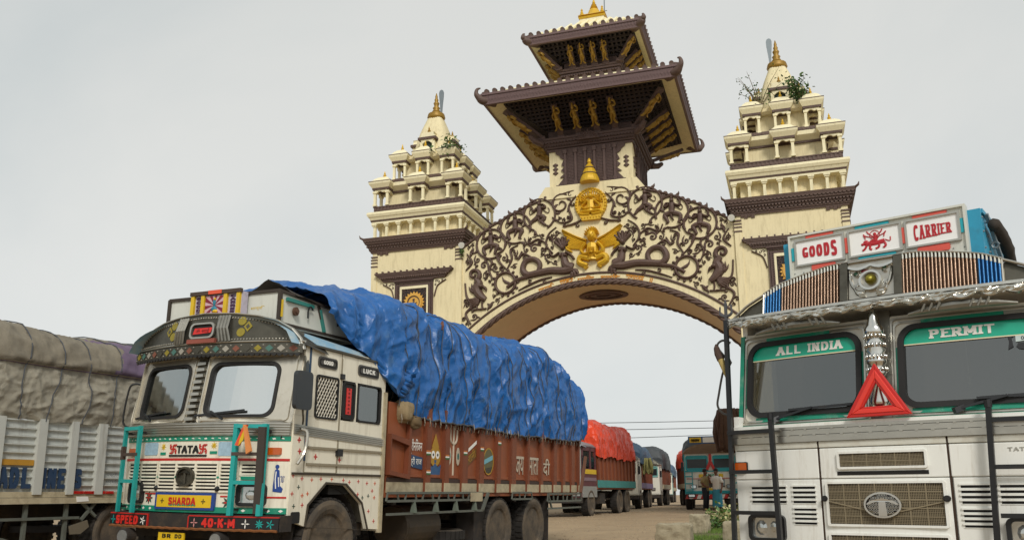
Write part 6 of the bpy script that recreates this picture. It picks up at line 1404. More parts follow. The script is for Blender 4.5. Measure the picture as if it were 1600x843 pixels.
b = B(); b.tube(cat([(-1.4, .15, 2.4), (-1.47, .12, 2.43), (-1.53, .12, 2.38), (-1.46, .14, 2.26), (-1.4, .14, 2.2)], 5), .012, 6); b.tube(cat([(-1.41, .12, 2.2), (-1.48, .12, 2.12), (-1.54, .12, 1.9), (-1.56, .12, 1.78), (-1.5, .12, 1.7), (-1.4, .1, 1.68)], 5), .012, 6); b.lathe([(.02, 2.17), (.035, 2.2), (.02, 2.24)], -1.42, .12, 10); ma = r_(b, 'mirror_arm', mat('dark_iron', '#4a4744', rough=.5, metal=.5))
b = B(); b.tube([(-1.545, .12, 2.4), (-1.54, .12, 2.36), (-1.53, .12, 2.3), (-1.5, .12, 2.24)], [.008, .03, .035, .04], 10); b.m = 1; b.tube([(-1.5, .12, 2.24), (-1.47, .12, 2.14), (-1.45, .12, 2.05)], [.035, .025, .008], 10); r_(b, 'tassel', [mat('brown_cord', '#4a3830', rough=.9), mat('straw_cord', '#b39f62', rough=.9)], ma)
b = B(); b.box(-1.3, 1.3, 2.1, 8.5, .9, 2.4); r_(b, 'load_body', mat('turquoise_body', '#2b7fa3', rough=.5, dirt=.3))
b = B(); b.box(-1.33, -1.3, 2.1, 8.5, 2.4, 2.5); b.box(1.3, 1.33, 2.1, 8.5, 2.4, 2.5); b.box(-.4, .4, .3, 8.3, .6, .85); r_(b, 'chassis', CHASSIS)
for y in (1.3, 5.6, 7.0):
    for s_ in (-1, 1): wheel(rt, s_*1.1, y, .35, .5, .28, s_)
bpy.context.view_layer.update(); RM = rt.matrix_basis
b = B(); b.tube(cat([(0, -.1, .08), (.0, .1, .06), (.02, .35, -.06), (.0, .6, -.25)], 5), [.05, .055, .06, .055, .06, .06, .065, .06, .06, .055, .06, .05, .05, .05, .045, .04], 8); o = b.obj('rolled_canvas', mat('dark_canvas', '#3a332c'), None, smooth=True, loc=tuple(RM @ Vector((.98, .7, 3.2))), rotz=RYAW); tag(o, 'dark rolled canvas tied to the side of the turquoise roof box', 'canvas')
wt2 = thing('warning_triangle', 'large red reflective triangle between the ALL INDIA and PERMIT windscreens', 'warning triangle', tuple(RM @ Vector((.03, -.0, 1.58))), (0, 0, RYAW))
P = [(-.28, 0), (.27, .0), (-.0, .46)]
for k in range(3):
    a, c = Vector(P[k]), Vector(P[(k+1) % 3]); cen = Vector((-.003, .153)); f = .44; ai, ci = cen+(a-cen)*f, cen+(c-cen)*f
    b = B(); b.prism([tuple(a), tuple(c), tuple(ci), tuple(ai)], -.06, -.02); b.m = 1; g = lambda p, t: tuple(cen+(p-cen)*t); b.prism([g(a, .82), g(c, .82), g(c, .56), g(a, .56)], -.068, -.055)
    b.obj('reflector_arm', [mat('red_reflector', '#c4231c', rough=.35, var=.1), mat('bright_red', '#e03a2c', rough=.25, var=.12, scale=30)], wt2, bevel=.006)
# ================================================================ grey-tarp truck at far left
kt = thing('cargo_truck', 'grey ribbed side truck with navy ROADLINES lettering under a worn canvas', 'truck', (-7.77, 11.31, 0), (0, 0, -.42), 'trucks parked by the gateway')
GREYS = mat('grey_side_paint', '#c0c3bd', rough=.5, var=.12, scale=2, dirt=.5, dcol='#6f6048', streak=True)
def k_(b, name, mats, parent=None, **k): return b.obj(name, mats, parent or kt, **k)
TK_ = lambda u, d, v: (-d, u, v)
b = B(); b.box(-2.5, -.06, -5.6, 4.6, 1.0, 1.1); b.box(-2.5, -2.45, -5.6, 4.6, 1.1, 2.15); b.box(-2.5, -.06, -5.6, -5.55, 1.1, 2.15); b.box(-2.5, -.06, 4.55, 4.6, 1.1, 2.15); kb = k_(b, 'load_body', GREYS)
ps = [(-2.1, -1.97), (-1.0, -.87), (.25, .38), (.80, .853), (1.37, 1.5), (1.905, 2.022), (2.39, 2.53), (2.95, 3.07), (3.5, 3.62), (4.05, 4.15)]
ps = [(-4.3, -4.17), (-3.2, -3.07), (-2.1, -1.97), (-1.0, -.87), (-.1, .03), (.72, .853), (1.37, 1.5), (1.905, 2.022), (2.39, 2.53), (2.95, 3.07), (3.5, 3.62), (4.45, 4.6)]
e0 = -5.6
for a, c in ps:
    for k in range(9 if e0 > -1.5 else 9):
        z = 1.12+.114*k; b = B(TK_); b.prism([(e0, z), (a, z), (a, z+.112), (e0, z+.112)], .04, .06); q = b.P([(e0, .04, z+.07), (a, .04, z+.07), (a, -.0, z+.09), (e0, -.0, z+.09), (a, .0, z+.106), (e0, .0, z+.106), (a, .04, z+.112), (e0, .04, z+.112)]); b.F((q, q+1, q+2, q+3), (q+3, q+2, q+4, q+5), (q+5, q+4, q+6, q+7))
        if k == 3 and e0 < 1.3: b.m = 1
        k_(b, 'ribbed_plank', [GREYS], kb)
    e0 = c
for a, c in ps: b = B(TK_); b.box(a, c, -.05, .06, 1.08, 2.16); k_(b, 'body_post', mat('pale_post', '#b9bab2', rough=.5, var=.15, dirt=.45, dcol='#6f6048', streak=True), kb)
b = B(TK_); b.box(-5.6, 4.6, -.02, .06, 1.04, 1.12); b.box(-5.6, 4.6, -.04, .1, .95, 1.035); k_(b, 'sill_rail', DIRTYW, kb)
b = B(TK_); b.box(-5.6, 1.36, -.014, .04, 1.49, 1.57); k_(b, 'yellow_stripe', mat('ochre_stripe', '#b3832a', rough=.6, var=.2, dirt=.3), kb)
b = B(TK_)
for tx, u0, u1 in (('R', -1.86, -1.1), ('O', -.8, -.16), ('A', .08, .36), ('AD', .4, .68), ('L', .92, 1.3), ('IN', 1.54, 1.86), ('E', 2.04, 2.2), ('S', 2.2, 2.38)): 
    pass
letters(b, 'ROAD', .52, 1.16, 1.165, 1.46, .3, .22, gap=.12, thick=.02); b.cut(); letters(b, 'L', 1.19, 1.345, 1.165, 1.46, .3, .22, thick=.02); b.cut(); letters(b, 'INE', 1.52, 1.89, 1.165, 1.46, .3, .22, gap=.14, thick=.02); b.cut(); letters(b, 'S', 2.03, 2.17, 1.165, 1.46, .34, .22, thick=.02)
k_(b, 'side_lettering', mat('navy_lettering', '#233a56', rough=.6, var=.2, dirt=.25), kb)
b = B(TK_); letters(b, 'GOLDEN', 2.03, 2.2, 1.09, 1.13, .25, .2, thick=.045); b.cut(); letters(b, 'CHOICE', 2.22, 2.385, 1.09, 1.13, .25, .2, thick=.045); letters(b, 'K', 2.55, 2.6, 1.09, 1.13, .25, .2, thick=.05); letters(b, 'MMG', 2.62, 2.74, 1.09, 1.13, .25, .2, thick=.05); k_(b, 'red_lettering', REDP, kb)
b = B(TK_); letters(b, '0000404', 2.6, 2.86, 1.36, 1.4, .2, .18, thick=.012) if 0 else None
for k in range(2): b.cut(); devanagari(b, 'राष्ट्रीय' if k == 0 else 'परमिट', 2.73, 1.38-.1*k, .06, width=.26, thick=.012)
k_(b, 'dark_lettering', mat('dark_ink', '#3a4048', rough=.6), kb)
b = B(TK_); b.box(.75, 2.2, -.0, .05, .72, .76); b.cut(); b.bar((.9, .02, .5), (1.6, .02, .3), .05); b.cut(); b.bar((2.2, .03, 1.0), (2.5, .03, .75), .04); b.cut(); b.bar((2.52, .03, 1.0), (2.25, .03, .7), .04); b.cut(); b.bar((1.35, .05, .95), (1.35, .05, .2), .05); b.cut(); b.bar((2.0, .05, .95), (2.0, .05, .3), .05); k_(b, 'side_guard', GUARD)
b = B(TK_); b.prism([(2.08, 1.05), (2.28, 1.05), (2.3, .98), (2.1, .97)], -.05, -.04); k_(b, 'white_tag', WHITE)
b = B(TK_); b.prism([(2.02, .62), (2.32, .7), (2.36, .6), (2.22, .5), (2.05, .5)], -.03, -.01); k_(b, 'torn_mudflap', mat('dusty_flap', '#6b6251', rough=.8, var=.3))
b = B(); b.box(-1.6, -1.45, -5.4, 4.4, .7, .95); b.box(-1.0, -.85, -5.4, 4.4, .7, .95); b.box(-2.3, -.1, 2.6, 3.4, .5, .6); k_(b, 'chassis', CHASSIS)
b = B(TK_); b.box(-2.4, .4, .1, .7, .4, .9); k_(b, 'tool_box', CHASSIS)
for x, s_ in ((-.2, 1), (-2.3, -1)):
    for y in (2.97, 4.2, -5.5): wheel(kt, x, y, .48, .49, .27, s_)
b = B(); b.box(-2.5, -.05, -7.4, -5.65, .7, 2.7); b.box(-2.4, -.15, -7.3, -5.7, 2.7, 2.9); k_(b, 'cab', CREAMP)
CANV = mat('grey_canvas', '#979181', rough=.9, var=.3, scale=5, dirt=.4, dcol='#625c4e', bump=.35, bscale=60, crease=.3); CANVT = mat('brown_canvas', '#7d7565', rough=.9, var=.3, scale=4, dirt=.35, dcol='#4f493e', bump=.35, bscale=60, crease=.2); PURP = mat('purple_cloth', '#6a5a6e', rough=.95, var=.25, scale=4)
ct = thing('tarpaulin', 'patched beige and brown canvas with purple cloth roped over the ROADLINES truck', 'tarpaulin', (-7.77, 11.31, 0), (0, 0, -.42))
KR = [-1.9, -1.1, -.3, .44, 1.0, 1.5, 2.04, 2.56, 3.03, 3.6]
def cn(y, v, lift=0):
    zc = 3.52+.05*noise.noise((y*.7, 3, 0))+.02*sin(y*2.2); 
    if v < .5: x, z = .0+.04*sin(pi*v*2), 2.13+.82*v*2; n = (1, 0)
    elif v < .72: a = (v-.5)/.22*pi/2; x, z = .07-.55*(1-cos(a)), 2.95+(zc-2.95)*sin(a); n = (cos(a), sin(a))
    else: t = (v-.72)/.28; x, z = -.48-1.98*t, zc+.15*sin(pi*t)-.5*max(0, t-.85)/.15; n = (0, 1)
    d = .03*noise.noise((y*1.2, x, z*1.2+4))+.018*(1-abs(noise.noise((y*2.5+z*2, x*2, z*3)))*2)+.008*(1-abs(noise.noise((y*6-z*4, x*5, z*6)))*2)
    wx = .6*noise.noise((y, z*1.5, 1)); c1 = 1-abs(noise.noise((y*1.6-z*1.5+wx, x*2, z*2.4+wx)))*2; c2 = 1-abs(noise.noise((y*2.6+z*3+wx, x*3, z*4-y)))*2; c3 = 1-abs(noise.noise((y*7-z*4, x*4, z*8+y)))*2; c4 = 1-abs(noise.noise((y*14+z*6, x*8, z*15)))*2
    d += .026*c1*abs(c1)+.02*c2*abs(c2)+.01*c3*abs(c3)+.004*c4-.02
    k = min(KR, key=lambda q: abs(q-y)); d -= .022*exp(-((y-k)/.08)**2)*(.3 if v < .5 else 1)
    if v < .04: z += .03*noise.noise((y*3, 0, 0))
    return (x+n[0]*(d+lift), y, z+n[1]*(d+lift))
b = B(); b.grid(lambda a, c: cn(-5.5+10*a, .5*c), 330, 46); b.obj('side_cover', CANV, ct, smooth=True)
b = B(); b.grid(lambda a, c: cn(-5.5+10*a, .485+.515*c, .015), 250, 50)
for i, f in enumerate(b.f):
    yy = b.v[f[0]][1]; zz = b.v[f[0]][2]
    if (yy > 2.55+.3*noise.noise((0, zz*4, yy*2)) and zz < 3.55) or i % 50 == 0: b.mi[i] = 1
b.obj('top_cover', [CANVT, PURP], ct, smooth=True)
for q, y in enumerate(KR):
    b = B(); b.tube([cn(y+.16*k/24+.05*sin(q*2.1+k*.3), .0+.95*k/24, .03) for k in range(25)], .009, 5); b.obj('rope', ROPEM, ct)
# ================================================================ trucks beyond the gateway
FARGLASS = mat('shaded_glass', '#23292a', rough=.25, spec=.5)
def far_truck(label, front, yaw, z0, cabm, doorm, bodym, stripm, L=8.2, rear=(5.3, 6.6), sign=None, tin=DARKTIN, tarp=None, tarpm=None, tarplab=None, H=2.4, ttop=3.5, tz=(2.3,), glass=None, trim=None, extra=None, ladders=None):
    t = thing('cargo_truck', label, 'truck', (front[0], front[1], z0), (0, 0, yaw), 'trucks parked beyond the gateway')
    q = lambda b, n, m, p=None, **k: b.obj(n, m, p or t, **k)
    b = B(); b.box(-1.2, 1.2, .02, 1.9, .7, 1.75)
    for s_ in (-1, 1):
        x0, x1 = sorted((s_*1.2, s_*1.14)); b.box(x0, x1, .1, .3, 1.75, 2.55); b.box(x0, x1, 1.1, 1.25, 1.75, 2.55); b.box(x0, x1, 1.75, 1.9, 1.75, 2.55); b.box(x0, x1, .1, 1.9, 2.4, 2.6)
    b.box(-1.2, 1.2, 1.85, 1.9, 1.75, 2.6); cb = q(b, 'cab', doorm)
    b = B(); b.box(-1.1, 1.1, .6, 1.8, 1.75, 2.1); q(b, 'seats', DARK, cb)
    b = B(); b.grid(lambda a, c: (-1.22+2.44*c, .05+1.87*a, 2.56+.34*max(0, 1-abs(2*c-1)**3)**.6*(1-.25*a)), 4, 16); q(b, 'cab_roof', tin, cb, smooth=True)
    b = B(); b.box(-1.19, 1.19, -.01, .02, .75, 1.74); b.box(-1.19, 1.19, .0, .05, 2.4, 2.58); b.box(-.1, .1, -.01, .04, 1.74, 2.42)
    for s_ in (-1, 1): b.box(*sorted((s_*1.1, s_*1.2)), -.0, .05, 1.74, 2.42)
    q(b, 'front_panel', cabm, cb)
    for s_ in (-1, 1):
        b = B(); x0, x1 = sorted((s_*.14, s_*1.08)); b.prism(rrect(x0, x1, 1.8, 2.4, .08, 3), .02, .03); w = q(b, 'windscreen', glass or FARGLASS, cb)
        b = B(); b.ring(rrect(x0-.04, x1+.04, 1.76, 2.44, .1, 3), rrect(x0+.02, x1-.02, 1.82, 2.38, .07, 3), -.03, .02); q(b, 'frame', trim or RUBBER, w)
        if trim: b = B(); b.box(x0+.03, x1-.03, .0, .02, 2.28, 2.38); b.box(x0+.03, x1-.03, .0, .02, 1.83, 1.87); q(b, 'sun_strip', trim, w)
        b = B(); b.prism(rrect(s_*.8-.13, s_*.8+.13, .95, 1.12, .03, 3), -.06, 0); h = q(b, 'headlight', BLACKP); b = B(); b.prism(rrect(s_*.8-.1, s_*.8+.1, .97, 1.1, .03, 3), -.07, -.05); q(b, 'lens', LENS, h)
        b = B(); b.box(s_*1.28-.06, s_*1.28+.06, .1, .16, 1.75, 2.15); b.bar((s_*1.2, .15, 2.2), (s_*1.3, .12, 2.15), .02); q(b, 'mirror', BLACKP)
        b = B(); b.T = lambda u, d, v: (s_*(1.21-d), u, v); b.prism([(.32, 1.8), (1.08, 1.8), (1.08, 2.38), (.32, 2.38)], .03, .04); b.prism([(1.27, 1.8), (1.73, 1.8), (1.73, 2.38), (1.27, 2.38)], .03, .04); q(b, 'side_window', mat('dark_glass', '#20292b', rough=.1, spec=.8), cb)
    b = B(); 
    for k in range(7): b.box(-.6, .6, -.035, -.005, 1.02+.05*k, 1.04+.05*k)
    b.box(-.6, .6, -.015, -.005, 1.0, 1.36); q(b, 'grille', mat('grey_plate', '#4b4843'), cb)
    b = B(); b.grid(lambda a, c: (-1.25+2.5*a, -.12+.12*c*c, 2.52+(.04+.42*max(0, 1-abs(2*a-1)**2.6)**.7)*c), 16, 4); b.grid(lambda a, c: (-1.25+2.5*a, .0+.6*c, 2.56+.42*max(0, 1-abs(2*a-1)**2.6)**.7-.05*c), 16, 2); q(b, 'visor', tin, cb)
    b = B(); b.box(-1.22, 1.22, -.15, .1, .5, .68); bp = q(b, 'bumper', CHASSIS)
    if sign:
        b = B(); b.box(-.95, .95, .1, .22, 2.98, 3.32); b.m = 1
        for x in (-.62, .62): b.box(x-.27, x+.27, .08, .1, 3.03, 3.27)
        b.m = 2; b.box(-.28, .28, .08, .1, 3.03, 3.27); b.m = 3; letters(b, 'GOODS', -.8, -.44, 3.09, 3.2, .25, .2, thick=-.075); letters(b, 'CARRIER', .4, .84, 3.09, 3.2, .25, .2, thick=-.075); sb = q(b, 'sign_board', sign)
    b = B(); b.box(-1.2, 1.2, 2.05, L, 1.0, 1.1); b.box(-1.19, -1.13, 2.05, L, 1.1, H); b.box(1.13, 1.19, 2.05, L, 1.1, H); b.box(-1.19, 1.19, 2.05, 2.1, 1.1, H); b.box(-1.19, 1.19, L-.05, L, 1.1, H); lb = q(b, 'load_body', bodym)
    n = int((L-2)/.55)
    for s_ in (-1, 1):
        for k in range(n+1): y = 2.08+(L-2.2)*k/n; b = B(); b.box(*sorted((s_*1.18, s_*1.25)), y, y+.1, 1.05, H); q(b, 'body_post', BROWND if bodym is BROWNB else bodym, lb)
        b = B(); b.box(*sorted((s_*1.19, s_*1.262)), 2.05, L, 1.06, 1.34); q(b, 'side_strip', stripm, lb)
    b = B(); b.box(-.45, -.3, .3, L, .65, .95); b.box(.3, .45, .3, L, .65, .95); b.box(-1.0, 1.0, rear[0]-.1, rear[0]+.1, .42, .55); b.box(.7, 1.1, 2.6, 3.3, .45, .85); q(b, 'chassis', CHASSIS)
    for y in (1.15,)+tuple(rear):
        for s_ in (-1, 1): wheel(t, s_*1.06, y, .5, .5, .28, s_, lug=20)
    if extra: extra(t, q, cb, bp)
    if tarpm:
        tp_ = thing('tarpaulin', tarplab, 'tarpaulin', (front[0], front[1], z0), (0, 0, yaw)); sd_ = hash(label) % 97 if 0 else len(label)
        def fn(a, c):
            y = tarp[0]+(tarp[1]-tarp[0])*a; v = c*2-1; e = min(1, (1-abs(2*a-1))*7)**.5; zb = H-.12+.12*noise.noise((y*1.3, sd_, v*3)); zt = zb+(ttop+.12*noise.noise((y*.8, sd_+5, 0))-zb)*(.55+.45*e)
            ang = pi*c; x = 1.27*math.copysign(abs(cos(ang))**.45, cos(ang)); z = zb+(zt-zb)*abs(sin(ang))**.55
            c1 = 1-abs(noise.noise((y*2.6+z, x*2, z*1.2+sd_)))*2; c2 = 1-abs(noise.noise((y*5-z*4, x*4, z*4)))*2; d = .05*noise.noise((y*2.2, x*2, z*2+sd_))+.06*c1*abs(c1)+.035*c2; return (x*(1+d*.6), y+.1*noise.noise((z*2, y, 3)), z+d)
        b = B(); b.grid(fn, 90, 60); b.obj('cover', tarpm, tp_, smooth=True)
        b = B()
        for a, pole in ((0, -1), (1, 1)): b.grid(lambda s2, c: tuple(Vector(fn(a, c))*(1-s2)+Vector((0, tarp[0]+(tarp[1]-tarp[0])*a, (H+ttop)/2))*s2), 2, 24)
        b.obj('end_flap', tarpm, tp_, smooth=True)
    return t
def at_wheel(px, Y, yaw, zoff=0):                          # truck position from where its near front wheel stands
    X = (px-829.7)/1341.3*Y*.974; c, s_ = cos(yaw), sin(yaw); return (X-(c*1.06-s_*1.15), Y-(s_*1.06+c*1.15))
ORT = mat('orange_tarpaulin', '#dd4420', rough=.4, var=.2, scale=3, bump=.2, bscale=20, crease=.5); GRT = mat('dark_grey_tarpaulin', '#3c4144', rough=.6, var=.25, scale=4); GBT = mat('blue_grey_tarpaulin', '#3f556a', rough=.6, var=.3, scale=3)
MAROON = mat('maroon_cab', '#5b2a30', rough=.5, var=.2, dirt=.4, dcol='#6d5c48'); GREYC = mat('grey_cab_front', '#8e8f8b', rough=.5, dirt=.4)
def ex_red(t, q, cb, bp):
    b = B(); b.box(1.2, 1.215, .3, 1.85, 1.55, 1.72); q(b, 'yellow_band', YELP, cb); b = B(); b.box(1.2, 1.214, .3, 1.85, 1.3, 1.42); q(b, 'grey_band', mat('mauve_band', '#7d6670', rough=.6), cb); b = B(); b.box(1.2, 1.21, .1, 1.9, .7, 1.1); q(b, 'lower_panel', GREYC, cb)
p0 = at_wheel(914, 33, -.37); far_truck('maroon cab truck with brown body and teal strip behind the blue tarpaulin truck', p0, -.37, ground_z(*p0), GREYC, MAROON, BROWNB, mat('teal_strip', '#3f8a86', rough=.5, dirt=.4), L=7.6, rear=(5.1, 6.3), tarp=(2.0, 7.6), tarpm=ORT, tarplab='glossy orange red tarpaulin covering the load right behind the blue one', H=2.3, ttop=3.65, extra=ex_red, tin=mat('grey_tin', '#8b9094', rough=.5, metal=.4, var=.2))
p1 = at_wheel(993, 46, -.23); far_truck('white cab truck next in line with a bundled load and purple strip', p1, -.23, ground_z(*p1), WHITEP, WHITEP, BROWNB, mat('purple_strip', '#7d6f8e', rough=.6, dirt=.4), L=7.6, tarp=(1.6, 7.6), tarpm=GBT, tarplab='blue grey cover heaped on the load behind the orange red tarpaulin', ttop=3.4)
p2 = at_wheel(1027, 56, -.235); far_truck('white truck with green windscreen frames under a rounded dark grey cover', p2, -.235, ground_z(*p2), WHITEP, WHITEP, BROWNB, DIRTYW, L=8.0, tarp=(1.9, 8.0), tarpm=GRT, tarplab='rounded dark grey tarpaulin over the third truck beyond the arch', ttop=3.75, trim=mat('pale_teal', '#6fa39c', rough=.5))
p3 = at_wheel(1046, 80, -.2); far_truck('small pale truck parked farthest down the dirt road', p3, -.2, ground_z(*p3), WHITEP, mat('pale_teal', '#6fa39c'), BROWNB, DIRTYW, tarp=(1.9, 8.0), tarpm=GBT, tarplab='pale blue cover on the farthest truck down the road', ttop=3.5)
far_truck('brown bodied truck with orange cover parked behind the turquoise fronted truck', (10.45, 51.5), -.07, .28, WHITEP, WHITEP, BROWNB, DIRTYW, L=8.0, tarp=(1.0, 8.0), tarpm=ORT, tarplab='crumpled orange cover on the truck behind the turquoise fronted one', ttop=3.6)
TURQ = mat('turquoise_paint', '#1d9aa3', rough=.4, var=.2, scale=5, dirt=.2); MULTI = mat('painted_front', '#e6e2d8', rough=.5, var=.2, scale=5, dirt=.3)
def ex_turq(t, q, cb, bp):
    b = B()
    for k in range(14): x = -1.2+2.4*k/14; b.m = k % 2; b.T = lambda u, d, v: (u, d, v); b.prism([(x, .5), (x+.171, .5), (x+.171+.08, .68), (x+.08, .68)], -.165, -.15)
    q(b, 'striped_board', [REDP, WHITE], bp)
    for s_ in (-1, 1):
        b = B(); 
        for x in (.84, 1.17): b.box(s_*x-.022, s_*x+.022, -.14, -.1, .75, 1.75)
        for z in (.9, 1.18, 1.5, 1.73): b.box(*sorted((s_*.84, s_*1.17)), -.135, -.105, z-.025, z+.025)
        q(b, 'ladder', TURQ)
    b = B(); b.box(-1.2, 1.2, -.06, -.012, .72, .85); b.box(-1.2, 1.2, -.05, -.012, 1.7, 1.75); b.box(-1.2, -1.15, -.05, -.0, 1.76, 2.5); b.box(1.15, 1.2, -.05, 0, 1.76, 2.5); q(b, 'turquoise_rail', TURQ, cb)
    b = B(); b.prism([(-.24, 1.78), (-.1, 1.78), (0, 2.0), (.1, 1.78), (.24, 1.78), (.05, 2.2), (-.05, 2.2)], -.08, -.01); b.box(-.06, .06, -.06, -.01, 2.2, 2.5); b.box(-1.1, 1.1, -.03, -.011, 1.38, 1.41); q(b, 'red_ornament', REDP, cb)
    b = B(); b.box(-.3, .3, -.04, -.01, 1.5, 1.6); b.m = 1; letters(b, 'TATA', -.2, .2, 1.515, 1.585, .24, .2, thick=.045); q(b, 'name_plate', [GREENP, WHITE], cb)
    for k, (x, z, w, h, m_) in enumerate(((-.45, 1.2, .14, .12, mat('pale_picture', '#b9b3a6', rough=.5, var=.4, scale=9)), (.45, 1.2, .16, .14, mat('grey_picture', '#8d9aa0', rough=.5, var=.5, scale=9)), (-.45, 1.52, .1, .08, YELP), (.45, 1.52, .1, .08, YELP), (0, .92, .3, .05, YELP))):
        b = B(); b.prism(rrect(x-w, x+w, z-h, z+h, .02, 2), -.04, -.01); q(b, 'painted_panel', m_, cb)
    for x in (-.9, .9): b = B(); b.prism(rrect(x-.17, x+.17, .56, .72, .02, 2), -.22, -.1); b.m = 1; b.prism(rrect(x-.13, x+.13, .59, .69, .02, 2), -.23, -.2); q(b, 'fog_lamp', [CHASSIS, LENS])
yb = (1109-829.7)/1341.3*40*.974
far_truck('turquoise and white fronted truck facing the road beside the two men', (yb, 40), -.2, ground_z(yb, 40), MULTI, WHITEP, BROWNB, DIRTYW, L=8.0, sign=[mat('sign_blue', '#2d5a8c', rough=.5), YELP, WHITE, mat('deep_red', '#7a1512')], tin=mat('rusty_tin', '#6b5440', rough=.5, metal=.5, var=.4, scale=5, dirt=.4, dcol='#8d7b5e'), tarp=(2.0, 8.0), tarpm=GRT, tarplab='dark grey cover behind the sign board of the turquoise fronted truck', ttop=3.35, trim=TURQ, extra=ex_turq)
# straw bundle and rolled tarpaulin lying over two cabs
STRAW = mat('straw', '#8f8a58', rough=.95, var=.35, scale=9); BRT = mat('brown_tarpaulin_roll', '#4f3a2e', rough=.95, var=.4, scale=9)
def bundle(name, label, loc, w, h, M_, seed, catg, n=26):
    b = B(); rnd = random.Random(seed)
    for k in range(n):
        a = rnd.uniform(-1, 1); d = rnd.uniform(-.5, .5); P = cat([(a*w*.32, d*w*.5, h), (a*w*.5, d*w*.8-.05, h*.6), (a*w*.48+rnd.uniform(-.05, .05), d*w*.8, h*.25), (a*w*.4+rnd.uniform(-.1, .1), d*w*.7, rnd.uniform(-.05, .15))], 3)
        b.tube(P, [w*.07+w*.06*rnd.random() for _ in P], 5)
    o = b.obj(name, M_, None, smooth=True, loc=loc); return tag(o, label, catg)
bundle('straw_bundle', 'tuft of yellowish straw hanging over the second truck in line', (6.15, 47.3, 2.05), .6, .85, STRAW, 4, 'straw')
bundle('tarpaulin_roll', 'brown rolled tarpaulin hanging above the cab of the turquoise fronted truck', ((1134-829.7)/1341.3*37, 37, 2.72), 1.15, 1.75, BRT, 6, 'tarpaulin', 40)
